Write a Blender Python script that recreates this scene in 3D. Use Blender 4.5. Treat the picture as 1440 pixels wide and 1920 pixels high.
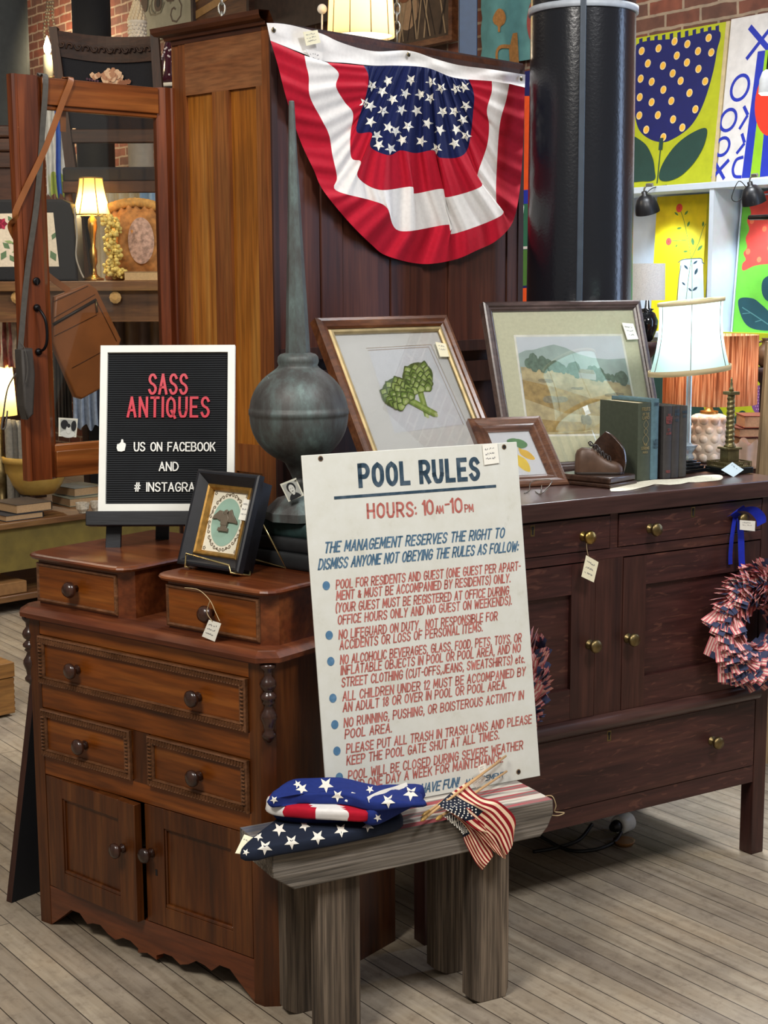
import bpy, bmesh, math, random
from mathutils import Vector, Matrix, noise
R = math.radians
random.seed(7)
for o in list(bpy.data.objects): bpy.data.objects.remove(o)
SC = bpy.context.scene
COL = SC.collection
# ---------------------------------------------------------------- camera
FPX, PITCH, ROLL, CAMH = 2818.4, .1513, -.0052, 1.5
cd = bpy.data.cameras.new('camera'); cam = bpy.data.objects.new('camera', cd); COL.objects.link(cam)
cd.sensor_fit = 'VERTICAL'; cd.sensor_height = 36; cd.lens = FPX*36/1920; cd.clip_end = 60
_f = Vector((0, math.cos(PITCH), -math.sin(PITCH))); _u0 = Vector((0, math.sin(PITCH), math.cos(PITCH))); _r0 = Vector((1, 0, 0))
_r = _r0*math.cos(ROLL)+_u0*math.sin(ROLL); _u = -_r0*math.sin(ROLL)+_u0*math.cos(ROLL)
cam.matrix_world = Matrix(((_r.x, _u.x, -_f.x, 0), (_r.y, _u.y, -_f.y, 0), (_r.z, _u.z, -_f.z, CAMH), (0, 0, 0, 1)))
SC.camera = cam
CAM = Vector((0, 0, CAMH))
# ---------------------------------------------------------------- world, lights, exposure
wd = bpy.data.worlds.new('world'); SC.world = wd; wd.use_nodes = True
wd.node_tree.nodes['Background'].inputs[0].default_value = (1.0, .93, .84, 1)
wd.node_tree.nodes['Background'].inputs[1].default_value = .22
SC.view_settings.view_transform = 'Standard'; SC.view_settings.look = 'None'
SC.view_settings.gamma = 1; SC.view_settings.use_curve_mapping = False
SC.view_settings.exposure = .25
def lamp(name, kind, loc, power, color, size=.5, target=None, sizey=None, spot=60, blend=.5):
    l = bpy.data.lights.new(name, kind); l.energy = power; l.color = color
    if kind == 'AREA':
        l.size = size
        if sizey: l.shape = 'RECTANGLE'; l.size_y = sizey
    else: l.shadow_soft_size = size
    if kind == 'SPOT': l.spot_size = R(spot); l.spot_blend = blend
    o = bpy.data.objects.new(name, l); COL.objects.link(o); o.location = loc
    if target is not None: o.rotation_euler = (Vector(target)-Vector(loc)).to_track_quat('-Z', 'Y').to_euler()
    return o
lamp('ceiling_lamp_front', 'AREA', (-1.3, .8, 3.6), 92, (1, .955, .885), .9, (-.3, 3.4, .8))
lamp('ceiling_lamp_right', 'AREA', (1.5, 1.7, 3.6), 66, (.97, .97, .98), .7, (.4, 3.7, .9))
lamp('ceiling_lamp_back', 'AREA', (1.1, 5.4, 3.4), 95, (.92, .96, 1), .6, (.5, 3.4, 0))
lamp('gallery_fill_light', 'AREA', (.55, 5.6, 3.3), 15, (.9, .95, 1), 1.2, (1.4, 6.9, 1.6))  # unseen fill light added to brighten the wall of paintings
lamp('ceiling_lamp_left', 'AREA', (-2.3, 5.6, 3.4), 34, (1, .83, .62), .9, (-1.6, 7.6, 1.0))
lamp('brick_wall_fill', 'POINT', (-2.55, 11.6, 3.1), 55, (1, .80, .55), .1)  # no fixture here, added only to brighten the far bricks
lamp('column_streak_light', 'AREA', (2.5, 4.27, 1.75), 13, (.50, .68, 1), .22, (.6, 4.5, 1.7), 1.8)  # no window here, cool strip added to put a blue streak on the column
# ---------------------------------------------------------------- helpers
def ray(px, py):
    a = px-720; b = py-960; c, s = math.cos(ROLL), math.sin(ROLL)
    x = (a*c+b*s)/FPX; y = -(-a*s+b*c)/FPX
    return Vector((x, math.cos(PITCH)+y*math.sin(PITCH), -math.sin(PITCH)+y*math.cos(PITCH)))
def atz(px, py, z): d = ray(px, py); return CAM+d*((z-CAMH)/d.z)
def aty(px, py, Y): d = ray(px, py); return CAM+d*(Y/d.y)
def atpl(px, py, P, n): d = ray(px, py); n = Vector(n); return CAM+d*((Vector(P)-CAM).dot(n)/d.dot(n))
def hx(h):
    h = h.lstrip('#'); v = [int(h[i:i+2], 16)/255 for i in (0, 2, 4)]
    return tuple([(c/12.92 if c <= .04045 else ((c+.055)/1.055)**2.4) for c in v]+[1])
MATS = {}
def newmat(name):
    m = bpy.data.materials.new(name); m.use_nodes = True; nt = m.node_tree
    return m, nt, nt.nodes['Principled BSDF']
def nd(nt, t, **kw):
    n = nt.nodes.new(t)
    for k, v in kw.items():
        if k.startswith('i_'):
            n.inputs[int(k[2:]) if k[2:].isdigit() else k[2:].replace('_', ' ')].default_value = v
        else: setattr(n, k, v)
    return n
def ramp(nt, stops):
    n = nt.nodes.new('ShaderNodeValToRGB'); el = n.color_ramp.elements
    while len(el) < len(stops): el.new(.5)
    for e, (p, c) in zip(el, stops): e.position = p; e.color = c if len(c) == 4 else tuple(c)+(1,)
    return n
def mixc(nt, a, b, fac, mode='MIX'):
    n = nt.nodes.new('ShaderNodeMix'); n.data_type = 'RGBA'; n.blend_type = mode
    L = nt.links
    for sock, v in ((n.inputs[6], a), (n.inputs[7], b), (n.inputs[0], fac)):
        if hasattr(v, 'links'): L.new(v, sock)
        else: sock.default_value = v
    return n.outputs[2]
def bump(nt, b, h, s=.3, d=.002):
    n = nd(nt, 'ShaderNodeBump'); n.inputs['Strength'].default_value = s; n.inputs['Distance'].default_value = d
    nt.links.new(h, n.inputs['Height']); nt.links.new(n.outputs[0], b.inputs['Normal'])
def plain(name, col, rough=.6, metal=0, var=.12, scale=30, bmp=.0, spec=.5, coat=0, rot=None):
    if name in MATS: return MATS[name]
    m, nt, b = newmat(name); L = nt.links
    c = hx(col) if isinstance(col, str) else col
    tc = nd(nt, 'ShaderNodeTexCoord'); no = nd(nt, 'ShaderNodeTexNoise', i_Scale=scale, i_Detail=5.0)
    L.new(tc.outputs['Object'], no.inputs['Vector'])
    lo = tuple(x*(1-var) for x in c[:3]); hi = tuple(min(1, x*(1+var)) for x in c[:3])
    r = ramp(nt, [(.3, lo), (.7, hi)]); L.new(no.outputs['Fac'], r.inputs[0]); L.new(r.outputs[0], b.inputs['Base Color'])
    b.inputs['Roughness'].default_value = rough; b.inputs['Metallic'].default_value = metal
    b.inputs['Specular IOR Level'].default_value = spec; b.inputs['Coat Weight'].default_value = coat
    if bmp: bump(nt, b, no.outputs['Fac'], bmp)
    MATS[name] = m; return m
def wood(name, stops, axis='x', sc=14, stretch=.06, rough=.38, fleck=None, bmp=.15, coat=0, fine=.35):
    if name in MATS: return MATS[name]
    m, nt, b = newmat(name); L = nt.links
    tc = nd(nt, 'ShaderNodeTexCoord'); mp = nd(nt, 'ShaderNodeMapping')
    s = [sc]*3; s['xyz'.index(axis)] = sc*stretch; mp.inputs['Scale'].default_value = s
    L.new(tc.outputs['Object'], mp.inputs[0])
    n1 = nd(nt, 'ShaderNodeTexNoise', i_Scale=1.0, i_Detail=6.0, i_Distortion=1.6); L.new(mp.outputs[0], n1.inputs['Vector'])
    r = ramp(nt, [(p, hx(c)) for p, c in stops]); L.new(n1.outputs['Fac'], r.inputs[0])
    n2 = nd(nt, 'ShaderNodeTexNoise', i_Scale=9.0, i_Detail=4.0); L.new(mp.outputs[0], n2.inputs['Vector'])
    r2 = ramp(nt, [(.35, (1-fine,)*3), (.62, (1.0,)*3)]); L.new(n2.outputs['Fac'], r2.inputs[0])
    col = mixc(nt, r.outputs[0], r2.outputs[0], 1.0, 'MULTIPLY')
    n3 = nd(nt, 'ShaderNodeTexNoise', i_Scale=3.0, i_Detail=2.0); L.new(tc.outputs['Object'], n3.inputs['Vector'])
    r3 = ramp(nt, [(.3, (.72,)*3), (.7, (1.0,)*3)]); L.new(n3.outputs['Fac'], r3.inputs[0])
    col = mixc(nt, col, r3.outputs[0], 1.0, 'MULTIPLY')
    if fleck:
        mp2 = nd(nt, 'ShaderNodeMapping'); mp2.inputs['Scale'].default_value = (9, 9, 46); mp2.inputs['Rotation'].default_value = (0, R(-14), 0)
        L.new(tc.outputs['Object'], mp2.inputs[0])
        n4 = nd(nt, 'ShaderNodeTexNoise', i_Scale=1.0, i_Detail=2.0, i_Distortion=2.5); L.new(mp2.outputs[0], n4.inputs['Vector'])
        r4 = ramp(nt, [(.60, (0,)*3), (.70, (1,)*3)]); L.new(n4.outputs['Fac'], r4.inputs[0])
        f = nd(nt, 'ShaderNodeMath', operation='MULTIPLY'); L.new(r4.outputs[0], f.inputs[0]); f.inputs[1].default_value = .22
        col = mixc(nt, col, hx(fleck), f.outputs[0])
    L.new(col, b.inputs['Base Color'])
    b.inputs['Roughness'].default_value = rough; b.inputs['Specular IOR Level'].default_value = .38; b.inputs['Coat Weight'].default_value = coat; b.inputs['Coat Roughness'].default_value = .2
    if bmp: bump(nt, b, n2.outputs['Fac'], bmp)
    MATS[name] = m; return m
def emit(name, col, st):
    if name in MATS: return MATS[name]
    m, nt, b = newmat(name); b.inputs['Base Color'].default_value = hx(col)
    b.inputs['Emission Color'].default_value = hx(col); b.inputs['Emission Strength'].default_value = st
    MATS[name] = m; return m
def glassy(name, tint=(1, 1, 1), rough=.02, refl=.09, dens=0.0):
    """thin pane: see-through with a mirror-like reflection"""
    if name in MATS: return MATS[name]
    m, nt, b = newmat(name); L = nt.links
    tr = nd(nt, 'ShaderNodeBsdfTransparent'); tr.inputs[0].default_value = tuple(tint)+(1,)
    gl = nd(nt, 'ShaderNodeBsdfGlossy'); gl.inputs['Roughness'].default_value = rough
    mx = nd(nt, 'ShaderNodeMixShader'); fr = nd(nt, 'ShaderNodeLayerWeight'); fr.inputs[0].default_value = .35
    mu = nd(nt, 'ShaderNodeMath', operation='MULTIPLY_ADD'); L.new(fr.outputs['Fresnel'], mu.inputs[0]); mu.inputs[1].default_value = .5; mu.inputs[2].default_value = refl
    L.new(mu.outputs[0], mx.inputs[0]); L.new(tr.outputs[0], mx.inputs[1]); L.new(gl.outputs[0], mx.inputs[2])
    L.new(mx.outputs[0], nt.nodes['Material Output'].inputs['Surface'])
    MATS[name] = m; return m
def shade(name, col, trans=.5, em=0.0):
    """lampshade cloth: diffuse + translucent"""
    if name in MATS: return MATS[name]
    m, nt, b = newmat(name); L = nt.links
    d = nd(nt, 'ShaderNodeBsdfDiffuse'); d.inputs[0].default_value = hx(col)
    t = nd(nt, 'ShaderNodeBsdfTranslucent'); t.inputs[0].default_value = hx(col)
    mx = nd(nt, 'ShaderNodeMixShader'); mx.inputs[0].default_value = trans
    L.new(d.outputs[0], mx.inputs[1]); L.new(t.outputs[0], mx.inputs[2]); L.new(mx.outputs[0], nt.nodes['Material Output'].inputs['Surface'])
    MATS[name] = m; return m
class B:
    def __init__(s): s.bm = bmesh.new(); s.mi = 0; s.sm = set()
    def _mi(s, fs, smooth=False):
        for f in fs: f.material_index = s.mi; f.smooth = smooth
    def box(s, x0, x1, y0, y1, z0, z1, bev=0, seg=2, M=None):
        r = bmesh.ops.create_cube(s.bm, size=1); vs = r['verts']
        mt = Matrix.Translation(((x0+x1)/2, (y0+y1)/2, (z0+z1)/2)) @ Matrix.Diagonal((x1-x0, y1-y0, z1-z0, 1))
        if M is not None: mt = M @ mt
        bmesh.ops.transform(s.bm, matrix=mt, verts=vs)
        fs = {f for v in vs for f in v.link_faces}; s._mi(fs)
        if bev:
            es = {e for v in vs for e in v.link_edges}
            rr = bmesh.ops.bevel(s.bm, geom=list(es), offset=bev, segments=seg, affect='EDGES', profile=.5); s._mi(rr['faces'], True)
        return s
    def poly(s, pts, smooth=False):
        f = s.bm.faces.new([s.bm.verts.new(p) for p in pts]); s._mi([f], smooth); return f
    def prism(s, pts, axis, lo, hi, bev=0, seg=2):
        def P(p, t): return {'x': (t, p[0], p[1]), 'y': (p[0], t, p[1]), 'z': (p[0], p[1], t)}[axis]
        a = [s.bm.verts.new(P(p, lo)) for p in pts]; b = [s.bm.verts.new(P(p, hi)) for p in pts]
        n = len(pts); fs = []
        fs.append(s.bm.faces.new(a)); fs.append(s.bm.faces.new(b[::-1]))
        for i in range(n): fs.append(s.bm.faces.new([a[i], a[i-1], b[i-1], b[i]]))
        s._mi(fs); bmesh.ops.recalc_face_normals(s.bm, faces=fs)
        if bev:
            es = {e for f in fs[:2] for e in f.edges}
            rr = bmesh.ops.bevel(s.bm, geom=list(es), offset=bev, segments=seg, affect='EDGES', profile=.5); s._mi(rr['faces'], True)
        return s
    def grid(s, rows, closeu=False, closev=False, smooth=True, mis=None):
        V = [[s.bm.verts.new(p) for p in r] for r in rows]; nr = len(V); nc = len(V[0])
        for i in range(nr if closeu else nr-1):
            for j in range(nc if closev else nc-1):
                q = [V[i][j], V[i][(j+1) % nc], V[(i+1) % nr][(j+1) % nc], V[(i+1) % nr][j]]
                try: f = s.bm.faces.new(q)
                except ValueError: continue
                f.smooth = smooth; f.material_index = s.mi if mis is None else mis(i, j)
        return V
    def lathe(s, prof, c=(0, 0, 0), n=24, axis='z', smooth=True, caps=True):
        c = Vector(c); rows = []
        for r, h in prof:
            row = []
            for k in range(n):
                a = 2*math.pi*k/n; x, y = r*math.cos(a), r*math.sin(a)
                row.append(c+Vector({'z': (x, y, h), 'y': (x, -h, y), 'x': (h, x, y)}[axis]))
            rows.append(row)
        V = s.grid(rows, closev=True, smooth=smooth)
        if caps:
            for row in (V[0], V[-1]):
                try: f = s.bm.faces.new(row); f.material_index = s.mi
                except ValueError: pass
        return s
    def tube(s, pts, r, n=8, closed=False, smooth=True):
        P = [Vector(p) for p in pts]; rows = []; up = Vector((0, 0, 1)); N = len(P); last = None
        for i in range(N):
            t = (P[(i+1) % N]-P[i-1]) if closed else (P[min(i+1, N-1)]-P[max(i-1, 0)])
            t.normalize()
            if last is None:
                a = t.cross(up) if abs(t.z) < .9 else t.cross(Vector((1, 0, 0)))
            else: a = last-t*last.dot(t)
            a.normalize(); last = a; b2 = t.cross(a); rr = r[i] if isinstance(r, (list, tuple)) else r
            rows.append([P[i]+a*rr*math.cos(2*math.pi*k/n)+b2*rr*math.sin(2*math.pi*k/n) for k in range(n)])
        V = s.grid(rows, closeu=closed, closev=True, smooth=smooth)
        if not closed:
            for row in (V[0], V[-1]):
                f = s.bm.faces.new(row); f.material_index = s.mi
        return s
    def rectring(s, w, h, prof, x0=0, y0=0, smooth=False):
        """mitred moulding around a rectangle (x right, y up, z out); prof = (inset, z)"""
        rows = [[(x0+d, y0+d, z), (x0+w-d, y0+d, z), (x0+w-d, y0+h-d, z), (x0+d, y0+h-d, z)] for d, z in prof]
        s.grid(rows, closev=True, smooth=smooth); return s
    def ribbon(s, pts, w, z=0, th=0):
        P = [Vector((p[0], p[1])) for p in pts]; n = len(P)
        for i in range(1, n-1):
            if (P[i]-P[i-1]).normalized().dot((P[i+1]-P[i]).normalized()) < .35:
                s.ribbon(P[:i+1], w, z, th); s.ribbon(P[i:], w, z+.00002, th); return s
        closed = (P[0]-P[-1]).length < 1e-6 and n > 3
        if closed: P = P[:-1]; n -= 1
        Lf, Rt = [], []
        for i in range(n):
            if closed: d0 = (P[i]-P[i-1]).normalized(); d1 = (P[(i+1) % n]-P[i]).normalized()
            else:
                d0 = (P[i]-P[i-1]).normalized() if i else None; d1 = (P[i+1]-P[i]).normalized() if i < n-1 else None
                d0 = d0 or d1; d1 = d1 or d0
            t = (d0+d1); t = t.normalized() if t.length > .2 else d1
            m = Vector((-t.y, t.x)); k = min(1/max(.45, abs(m.dot(Vector((-d1.y, d1.x))))), 1.25)
            q = P[i]
            if not closed and i == 0: q = q-d1*w*.45
            if not closed and i == n-1: q = q+d0*w*.45
            Lf.append(q+m*w*.5*k); Rt.append(q-m*w*.5*k)
        rng = range(n if closed else n-1)
        vt = [(s.bm.verts.new((a.x, a.y, z+th)), s.bm.verts.new((b.x, b.y, z+th))) for a, b in zip(Lf, Rt)]
        vb = [(s.bm.verts.new((a.x, a.y, z)), s.bm.verts.new((b.x, b.y, z))) for a, b in zip(Lf, Rt)] if th else None
        for i in rng:
            j = (i+1) % n
            fs = [s.bm.faces.new([vt[i][0], vt[i][1], vt[j][1], vt[j][0]])]
            if th:
                fs.append(s.bm.faces.new([vb[i][0], vt[i][0], vt[j][0], vb[j][0]])); fs.append(s.bm.faces.new([vt[i][1], vb[i][1], vb[j][1], vt[j][1]]))
            s._mi(fs)
        if th and not closed:
            for i in (0, n-1): s._mi([s.bm.faces.new([vt[i][0], vb[i][0], vb[i][1], vt[i][1]])])
        return s
    def disc(s, c, r, z=0, n=20, ry=None):
        s.poly([(c[0]+r*math.cos(2*math.pi*k/n), c[1]+(ry or r)*math.sin(2*math.pi*k/n), z) for k in range(n)]); return s
    def sphere(s, c, r, n=16, m=10, sc=(1, 1, 1)):
        c = Vector(c); rows = []
        for i in range(m+1):
            a = math.pi*i/m
            rows.append([c+Vector((r*sc[0]*math.sin(a)*math.cos(2*math.pi*k/n), r*sc[1]*math.sin(a)*math.sin(2*math.pi*k/n), r*sc[2]*math.cos(a))) for k in range(n)])
        s.grid(rows, closev=True); return s
    def xf(s, M): bmesh.ops.transform(s.bm, matrix=M, verts=s.bm.verts[:]); return s
def mesh(name, b, mat, recalc=True, merge=True):
    if merge: bmesh.ops.remove_doubles(b.bm, verts=b.bm.verts[:], dist=1e-6)
    if recalc: bmesh.ops.recalc_face_normals(b.bm, faces=b.bm.faces[:])
    me = bpy.data.meshes.new(name); b.bm.to_mesh(me); b.bm.free()
    for m in (mat if isinstance(mat, (list, tuple)) else [mat]): me.materials.append(m)
    return me
def part(name, b, mat, parent=None, label=None, recalc=True, merge=True, kind=None):
    me = b if isinstance(b, bpy.types.Mesh) else mesh(name, b, mat, recalc, merge)
    o = bpy.data.objects.new(name, me); COL.objects.link(o)
    if parent: o.parent = parent
    if label: o['label'] = label
    if kind: o['kind'] = kind
    return o
def tag(o, label, cat, group=None, kind=None):
    o['label'] = label; o['category'] = cat
    if group: o['group'] = group
    if kind: o['kind'] = kind
    return o
def thing(name, label, cat, loc=(0, 0, 0), rz=0, group=None, M=None):
    o = bpy.data.objects.new(name, None); COL.objects.link(o); o.empty_display_size = .05
    if M is not None: o.matrix_world = M
    else: o.location = loc; o.rotation_euler = (0, 0, rz)
    return tag(o, label, cat, group)
def single(name, b, mat, label, cat, loc=(0, 0, 0), rz=0, group=None, M=None, recalc=True, kind=None):
    o = part(name, b, mat, None, None, recalc)
    if M is not None: o.matrix_world = M
    else: o.location = loc; o.rotation_euler = (0, 0, rz)
    return tag(o, label, cat, group, kind)
def struct(name, b, mat, loc=(0, 0, 0), rz=0):
    o = part(name, b, mat); o.location = loc; o.rotation_euler = (0, 0, rz); o['kind'] = 'structure'; return o
def dup(o, **kw):
    c = o.copy(); COL.objects.link(c)
    for ch in list(o.children):
        k = dup(ch); k.parent = c
    for a, v in kw.items():
        if a in ('label', 'group'): c[a] = v
        else: setattr(c, a, v)
    return c
def lean(X, Y, Z, yaw, tilt):
    """frame with x along the face, y up the face, z out of the face"""
    u = Vector((math.cos(yaw), math.sin(yaw), 0)); v = Vector((-math.sin(yaw)*math.sin(tilt), math.cos(yaw)*math.sin(tilt), math.cos(tilt))); n = u.cross(v)
    return Matrix(((u.x, v.x, n.x, X), (u.y, v.y, n.y, Y), (u.z, v.z, n.z, Z), (0, 0, 0, 1)))
def onface(M, px, py, off=0):
    P = M @ Vector((0, 0, off)); n = M.to_3x3() @ Vector((0, 0, 1)); q = M.inverted() @ atpl(px, py, P, n); return Vector((q.x, q.y))
def cat(pts, n=6, closed=False):
    P = [Vector(p) for p in pts]; out = []; N = len(P)
    for i in range(N if closed else N-1):
        p0 = P[i-1] if (i or closed) else P[0]; p1 = P[i]; p2 = P[(i+1) % N]; p3 = P[(i+2) % N] if (closed or i+2 < N) else P[-1]
        for k in range(n):
            t = k/n; out.append(.5*((2*p1)+(p2-p0)*t+(2*p0-5*p1+4*p2-p3)*t*t+(3*p1-p0-3*p2+p3)*t**3))
    if not closed: out.append(P[-1])
    return out
# ---------------------------------------------------------------- stroke lettering (units: cap height 6)
GL = {'A': '0,0 2,6 4,0|.8,2 3.2,2', 'B': '0,0 0,6|~0,6 2.6,5.9 3.5,4.6 2.4,3.2 0,3.1|~0,3.1 2.8,3 4,1.6 2.8,.1 0,0', 'C': '~3.8,4.8 2.8,5.9 1,5.6 .1,3 1,.4 2.8,.1 3.8,1.2',
 'D': '0,0 0,6|~0,6 2.4,5.7 3.8,3.9 3.8,2.1 2.4,.3 0,0', 'E': '3.4,0 0,0 0,6 3.4,6|0,3.1 2.8,3.1', 'F': '0,0 0,6 3.3,6|0,3.1 2.7,3.1', 'G': '~3.8,4.8 2.8,5.9 1,5.6 .1,3 1,.4 2.8,.1 3.9,1.4 3.9,2.8|3.9,2.8 2.2,2.8',
 'H': '0,0 0,6|3.8,0 3.8,6|0,3 3.8,3', 'I': '0,0 0,6', 'J': '~2.8,6 2.8,1.6 2,.1 .7,.2 0,1.4', 'K': '0,0 0,6|3.6,6 0,2.4|1.3,3.6 3.8,0', 'L': '0,6 0,0 3.2,0', 'M': '0,0 .3,6 2.4,1.4 4.5,6 4.8,0', 'N': '0,0 0,6 3.8,0 3.8,6',
 'O': '~2,6 .4,5 0,3 .4,1 2,0 3.6,1 4,3 3.6,5 2,6', 'P': '0,0 0,6|~0,6 2.7,5.9 3.8,4.4 2.7,2.8 0,2.7', 'Q': '~2,6 .4,5 0,3 .4,1 2,0 3.6,1 4,3 3.6,5 2,6|2.3,1.8 4.2,-.4', 'R': '0,0 0,6|~0,6 2.7,5.9 3.8,4.4 2.7,2.8 0,2.7|1.8,2.7 3.8,0',
 'S': '~3.6,5 2.6,5.95 1,5.8 .2,4.6 1,3.4 2.8,2.7 3.7,1.5 2.8,.2 1.1,.05 .1,1.1', 'T': '0,6 3.8,6|1.9,6 1.9,0', 'U': '0,6 0,2|~0,2 .8,.2 1.9,0 3,.2 3.8,2|3.8,2 3.8,6', 'V': '0,6 1.9,0 3.8,6', 'W': '0,6 1.2,0 2.7,4.6 4.2,0 5.4,6', 'X': '0,0 3.8,6|0,6 3.8,0', 'Y': '0,6 1.9,2.9 3.8,6|1.9,2.9 1.4,0', 'Z': '0,6 3.8,6 0,0 3.8,0',
 '0': '~1.7,6 .3,5 0,3 .3,1 1.7,0 3.1,1 3.4,3 3.1,5 1.7,6', '1': '0,4.8 1,6 1,0', '2': '~.2,4.6 1.2,5.9 2.9,5.7 3.4,4.3 2.2,2.4 .1,0|.1,0 3.6,0', '8': '~1.8,3.2 .4,4.4 1.8,6 3.2,4.4 1.8,3.2|~1.8,3.2 .2,1.5 1.8,0 3.4,1.5 1.8,3.2',
 '.': '0,0 .1,.25', ',': '.4,.3 0,-.9', ':': '0,.7 .1,1|0,3.6 .1,3.9', '(': '~1.2,6.6 .2,4.6 .2,1.4 1.2,-.6', ')': '~0,6.6 1,4.6 1,1.4 0,-.6', '&': '~3.4,2.4 2,.3 .4,1 1.4,2.9 2.4,4.4 1.4,5 .8,4 3.4,.2', '-': '0,2.9 1.6,2.9', '!': '.6,6 .2,1.8|0,0 .05,.3', '#': '.8,0 1.6,6|2.4,0 3.2,6|0,2 3.8,2|.2,4 4,4', "'": '0,6 0,5',
 'e': '.4,2.2 2.4,2.4|~2.4,2.4 1.6,3.8 .4,3 .3,1 1.3,0 2.6,.8', 't': '1,5.4 .8,.6|.8,.6 1.6,0|0,3.8 1.9,3.9', 'c': '~2.3,3.2 1.2,3.8 .2,2 1,.1 2.3,.7'}
def text(b, st, p0, p1, h, sw, slant=0, z=.0008, th=0, gap=1.25, sp=2.2, jit=0):
    """letters between two baseline points; h cap height, sw stroke width"""
    k = h/6; adv = 0; items = []
    for ch in st:
        if ch == ' ': adv += sp; continue
        strokes = []
        for part_ in GL[ch].split('|'):
            cv = part_.startswith('~'); pts = [tuple(float(v) for v in q.split(',')) for q in part_.lstrip('~').split()]
            if cv: pts = [(v.x, v.y) for v in cat([Vector((a, c)) for a, c in pts], 4)]
            strokes.append(pts)
        w = max(p[0] for s_ in strokes for p in s_); dy = random.uniform(-jit, jit)
        items.append((adv, strokes, dy)); adv += w+gap
    adv -= gap; p0 = Vector(p0); p1 = Vector(p1); d = (p1-p0); wd_ = d.length; d.normalize(); nrm = Vector((-d.y, d.x)); xs = wd_/adv
    for x0, strokes, dy in items:
        for s_ in strokes:
            b.ribbon([p0+d*((x0+px_)*xs+slant*py_*k)+nrm*((py_+dy)*k) for px_, py_ in s_], sw, z, th)
def starpts(c, r, rot=0, k=.4):
    return [(c[0]+(r if i % 2 == 0 else r*k)*math.sin(rot+math.pi*i/5), c[1]+(r if i % 2 == 0 else r*k)*math.cos(rot+math.pi*i/5)) for i in range(10)]
# ---------------------------------------------------------------- materials
def floor_mat():
    m, nt, b = newmat('old floor boards'); L = nt.links
    tc = nd(nt, 'ShaderNodeTexCoord')
    br = nd(nt, 'ShaderNodeTexBrick', i_Scale=1.0, offset=.37, offset_frequency=2)
    br.inputs['Brick Width'].default_value = 3.4; br.inputs['Row Height'].default_value = .062; br.inputs['Mortar Size'].default_value = .0016; br.inputs['Mortar Smooth'].default_value = .3
    br.inputs['Color1'].default_value = hx('#998e7f'); br.inputs['Color2'].default_value = hx('#aea28f'); br.inputs['Mortar'].default_value = hx('#3d342c')
    L.new(tc.outputs['Object'], br.inputs['Vector'])
    mp = nd(nt, 'ShaderNodeMapping'); mp.inputs['Scale'].default_value = (2.5, 40, 1); L.new(tc.outputs['Object'], mp.inputs[0])
    n1 = nd(nt, 'ShaderNodeTexNoise', i_Scale=1.0, i_Detail=7.0, i_Distortion=.8); L.new(mp.outputs[0], n1.inputs['Vector'])
    r1 = ramp(nt, [(.3, (.66, .63, .60)), (.65, (1, 1, 1))]); L.new(n1.outputs['Fac'], r1.inputs[0])
    n2 = nd(nt, 'ShaderNodeTexNoise', i_Scale=3.2, i_Detail=8.0, i_Roughness=.65); L.new(tc.outputs['Object'], n2.inputs['Vector'])
    r2 = ramp(nt, [(.32, (.68, .66, .66)), (.5, (.95, .93, .90)), (.72, (1.08, 1.0, .9))]); L.new(n2.outputs['Fac'], r2.inputs[0])
    n3 = nd(nt, 'ShaderNodeTexNoise', i_Scale=30.0, i_Detail=8.0, i_Roughness=.75); L.new(tc.outputs['Object'], n3.inputs['Vector'])
    r3 = ramp(nt, [(.34, (.5, .46, .43)), (.50, (1, 1, 1))]); L.new(n3.outputs['Fac'], r3.inputs[0])
    c = mixc(nt, br.outputs['Color'], r1.outputs[0], 1.0, 'MULTIPLY'); c = mixc(nt, c, r2.outputs[0], 1.0, 'MULTIPLY'); c = mixc(nt, c, r3.outputs[0], .55, 'MULTIPLY')
    L.new(c, b.inputs['Base Color']); b.inputs['Roughness'].default_value = .55
    bump(nt, b, br.outputs['Fac'], -.5, .003)
    return m
def brick_mat():
    m, nt, b = newmat('old brick'); L = nt.links
    tc = nd(nt, 'ShaderNodeTexCoord'); mp = nd(nt, 'ShaderNodeMapping'); mp.inputs['Rotation'].default_value = (R(90), 0, 0); L.new(tc.outputs['Object'], mp.inputs[0])
    nz = nd(nt, 'ShaderNodeTexNoise', i_Scale=9.0, i_Detail=3.0); L.new(tc.outputs['Object'], nz.inputs['Vector'])
    ad = nd(nt, 'ShaderNodeMix', data_type='VECTOR'); ad.inputs[0].default_value = .02; L.new(mp.outputs[0], ad.inputs[4]); L.new(nz.outputs['Color'], ad.inputs[5])
    br = nd(nt, 'ShaderNodeTexBrick', i_Scale=1.0, offset=.5)
    br.inputs['Brick Width'].default_value = .205; br.inputs['Row Height'].default_value = .066; br.inputs['Mortar Size'].default_value = .007; br.inputs['Mortar Smooth'].default_value = .2
    br.inputs['Color1'].default_value = hx('#8a4f3c'); br.inputs['Color2'].default_value = hx('#6a4c40'); br.inputs['Mortar'].default_value = hx('#a8957f')
    L.new(ad.outputs[1], br.inputs['Vector'])
    n2 = nd(nt, 'ShaderNodeTexNoise', i_Scale=14.0, i_Detail=6.0); L.new(tc.outputs['Object'], n2.inputs['Vector'])
    r2 = ramp(nt, [(.3, (.62, .62, .64)), (.7, (1.1, 1.05, 1.0))]); L.new(n2.outputs['Fac'], r2.inputs[0])
    c = mixc(nt, br.outputs['Color'], r2.outputs[0], 1.0, 'MULTIPLY'); L.new(c, b.inputs['Base Color']); b.inputs['Roughness'].default_value = .85
    bump(nt, b, br.outputs['Fac'], -.6, .006); return m
CH = [(.25, '#522708'), (.5, '#844412'), (.75, '#a25f24')]
W_ch_x = wood('mahogany along', CH, 'x', 12, .08, .33, bmp=.08, coat=.15)
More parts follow.
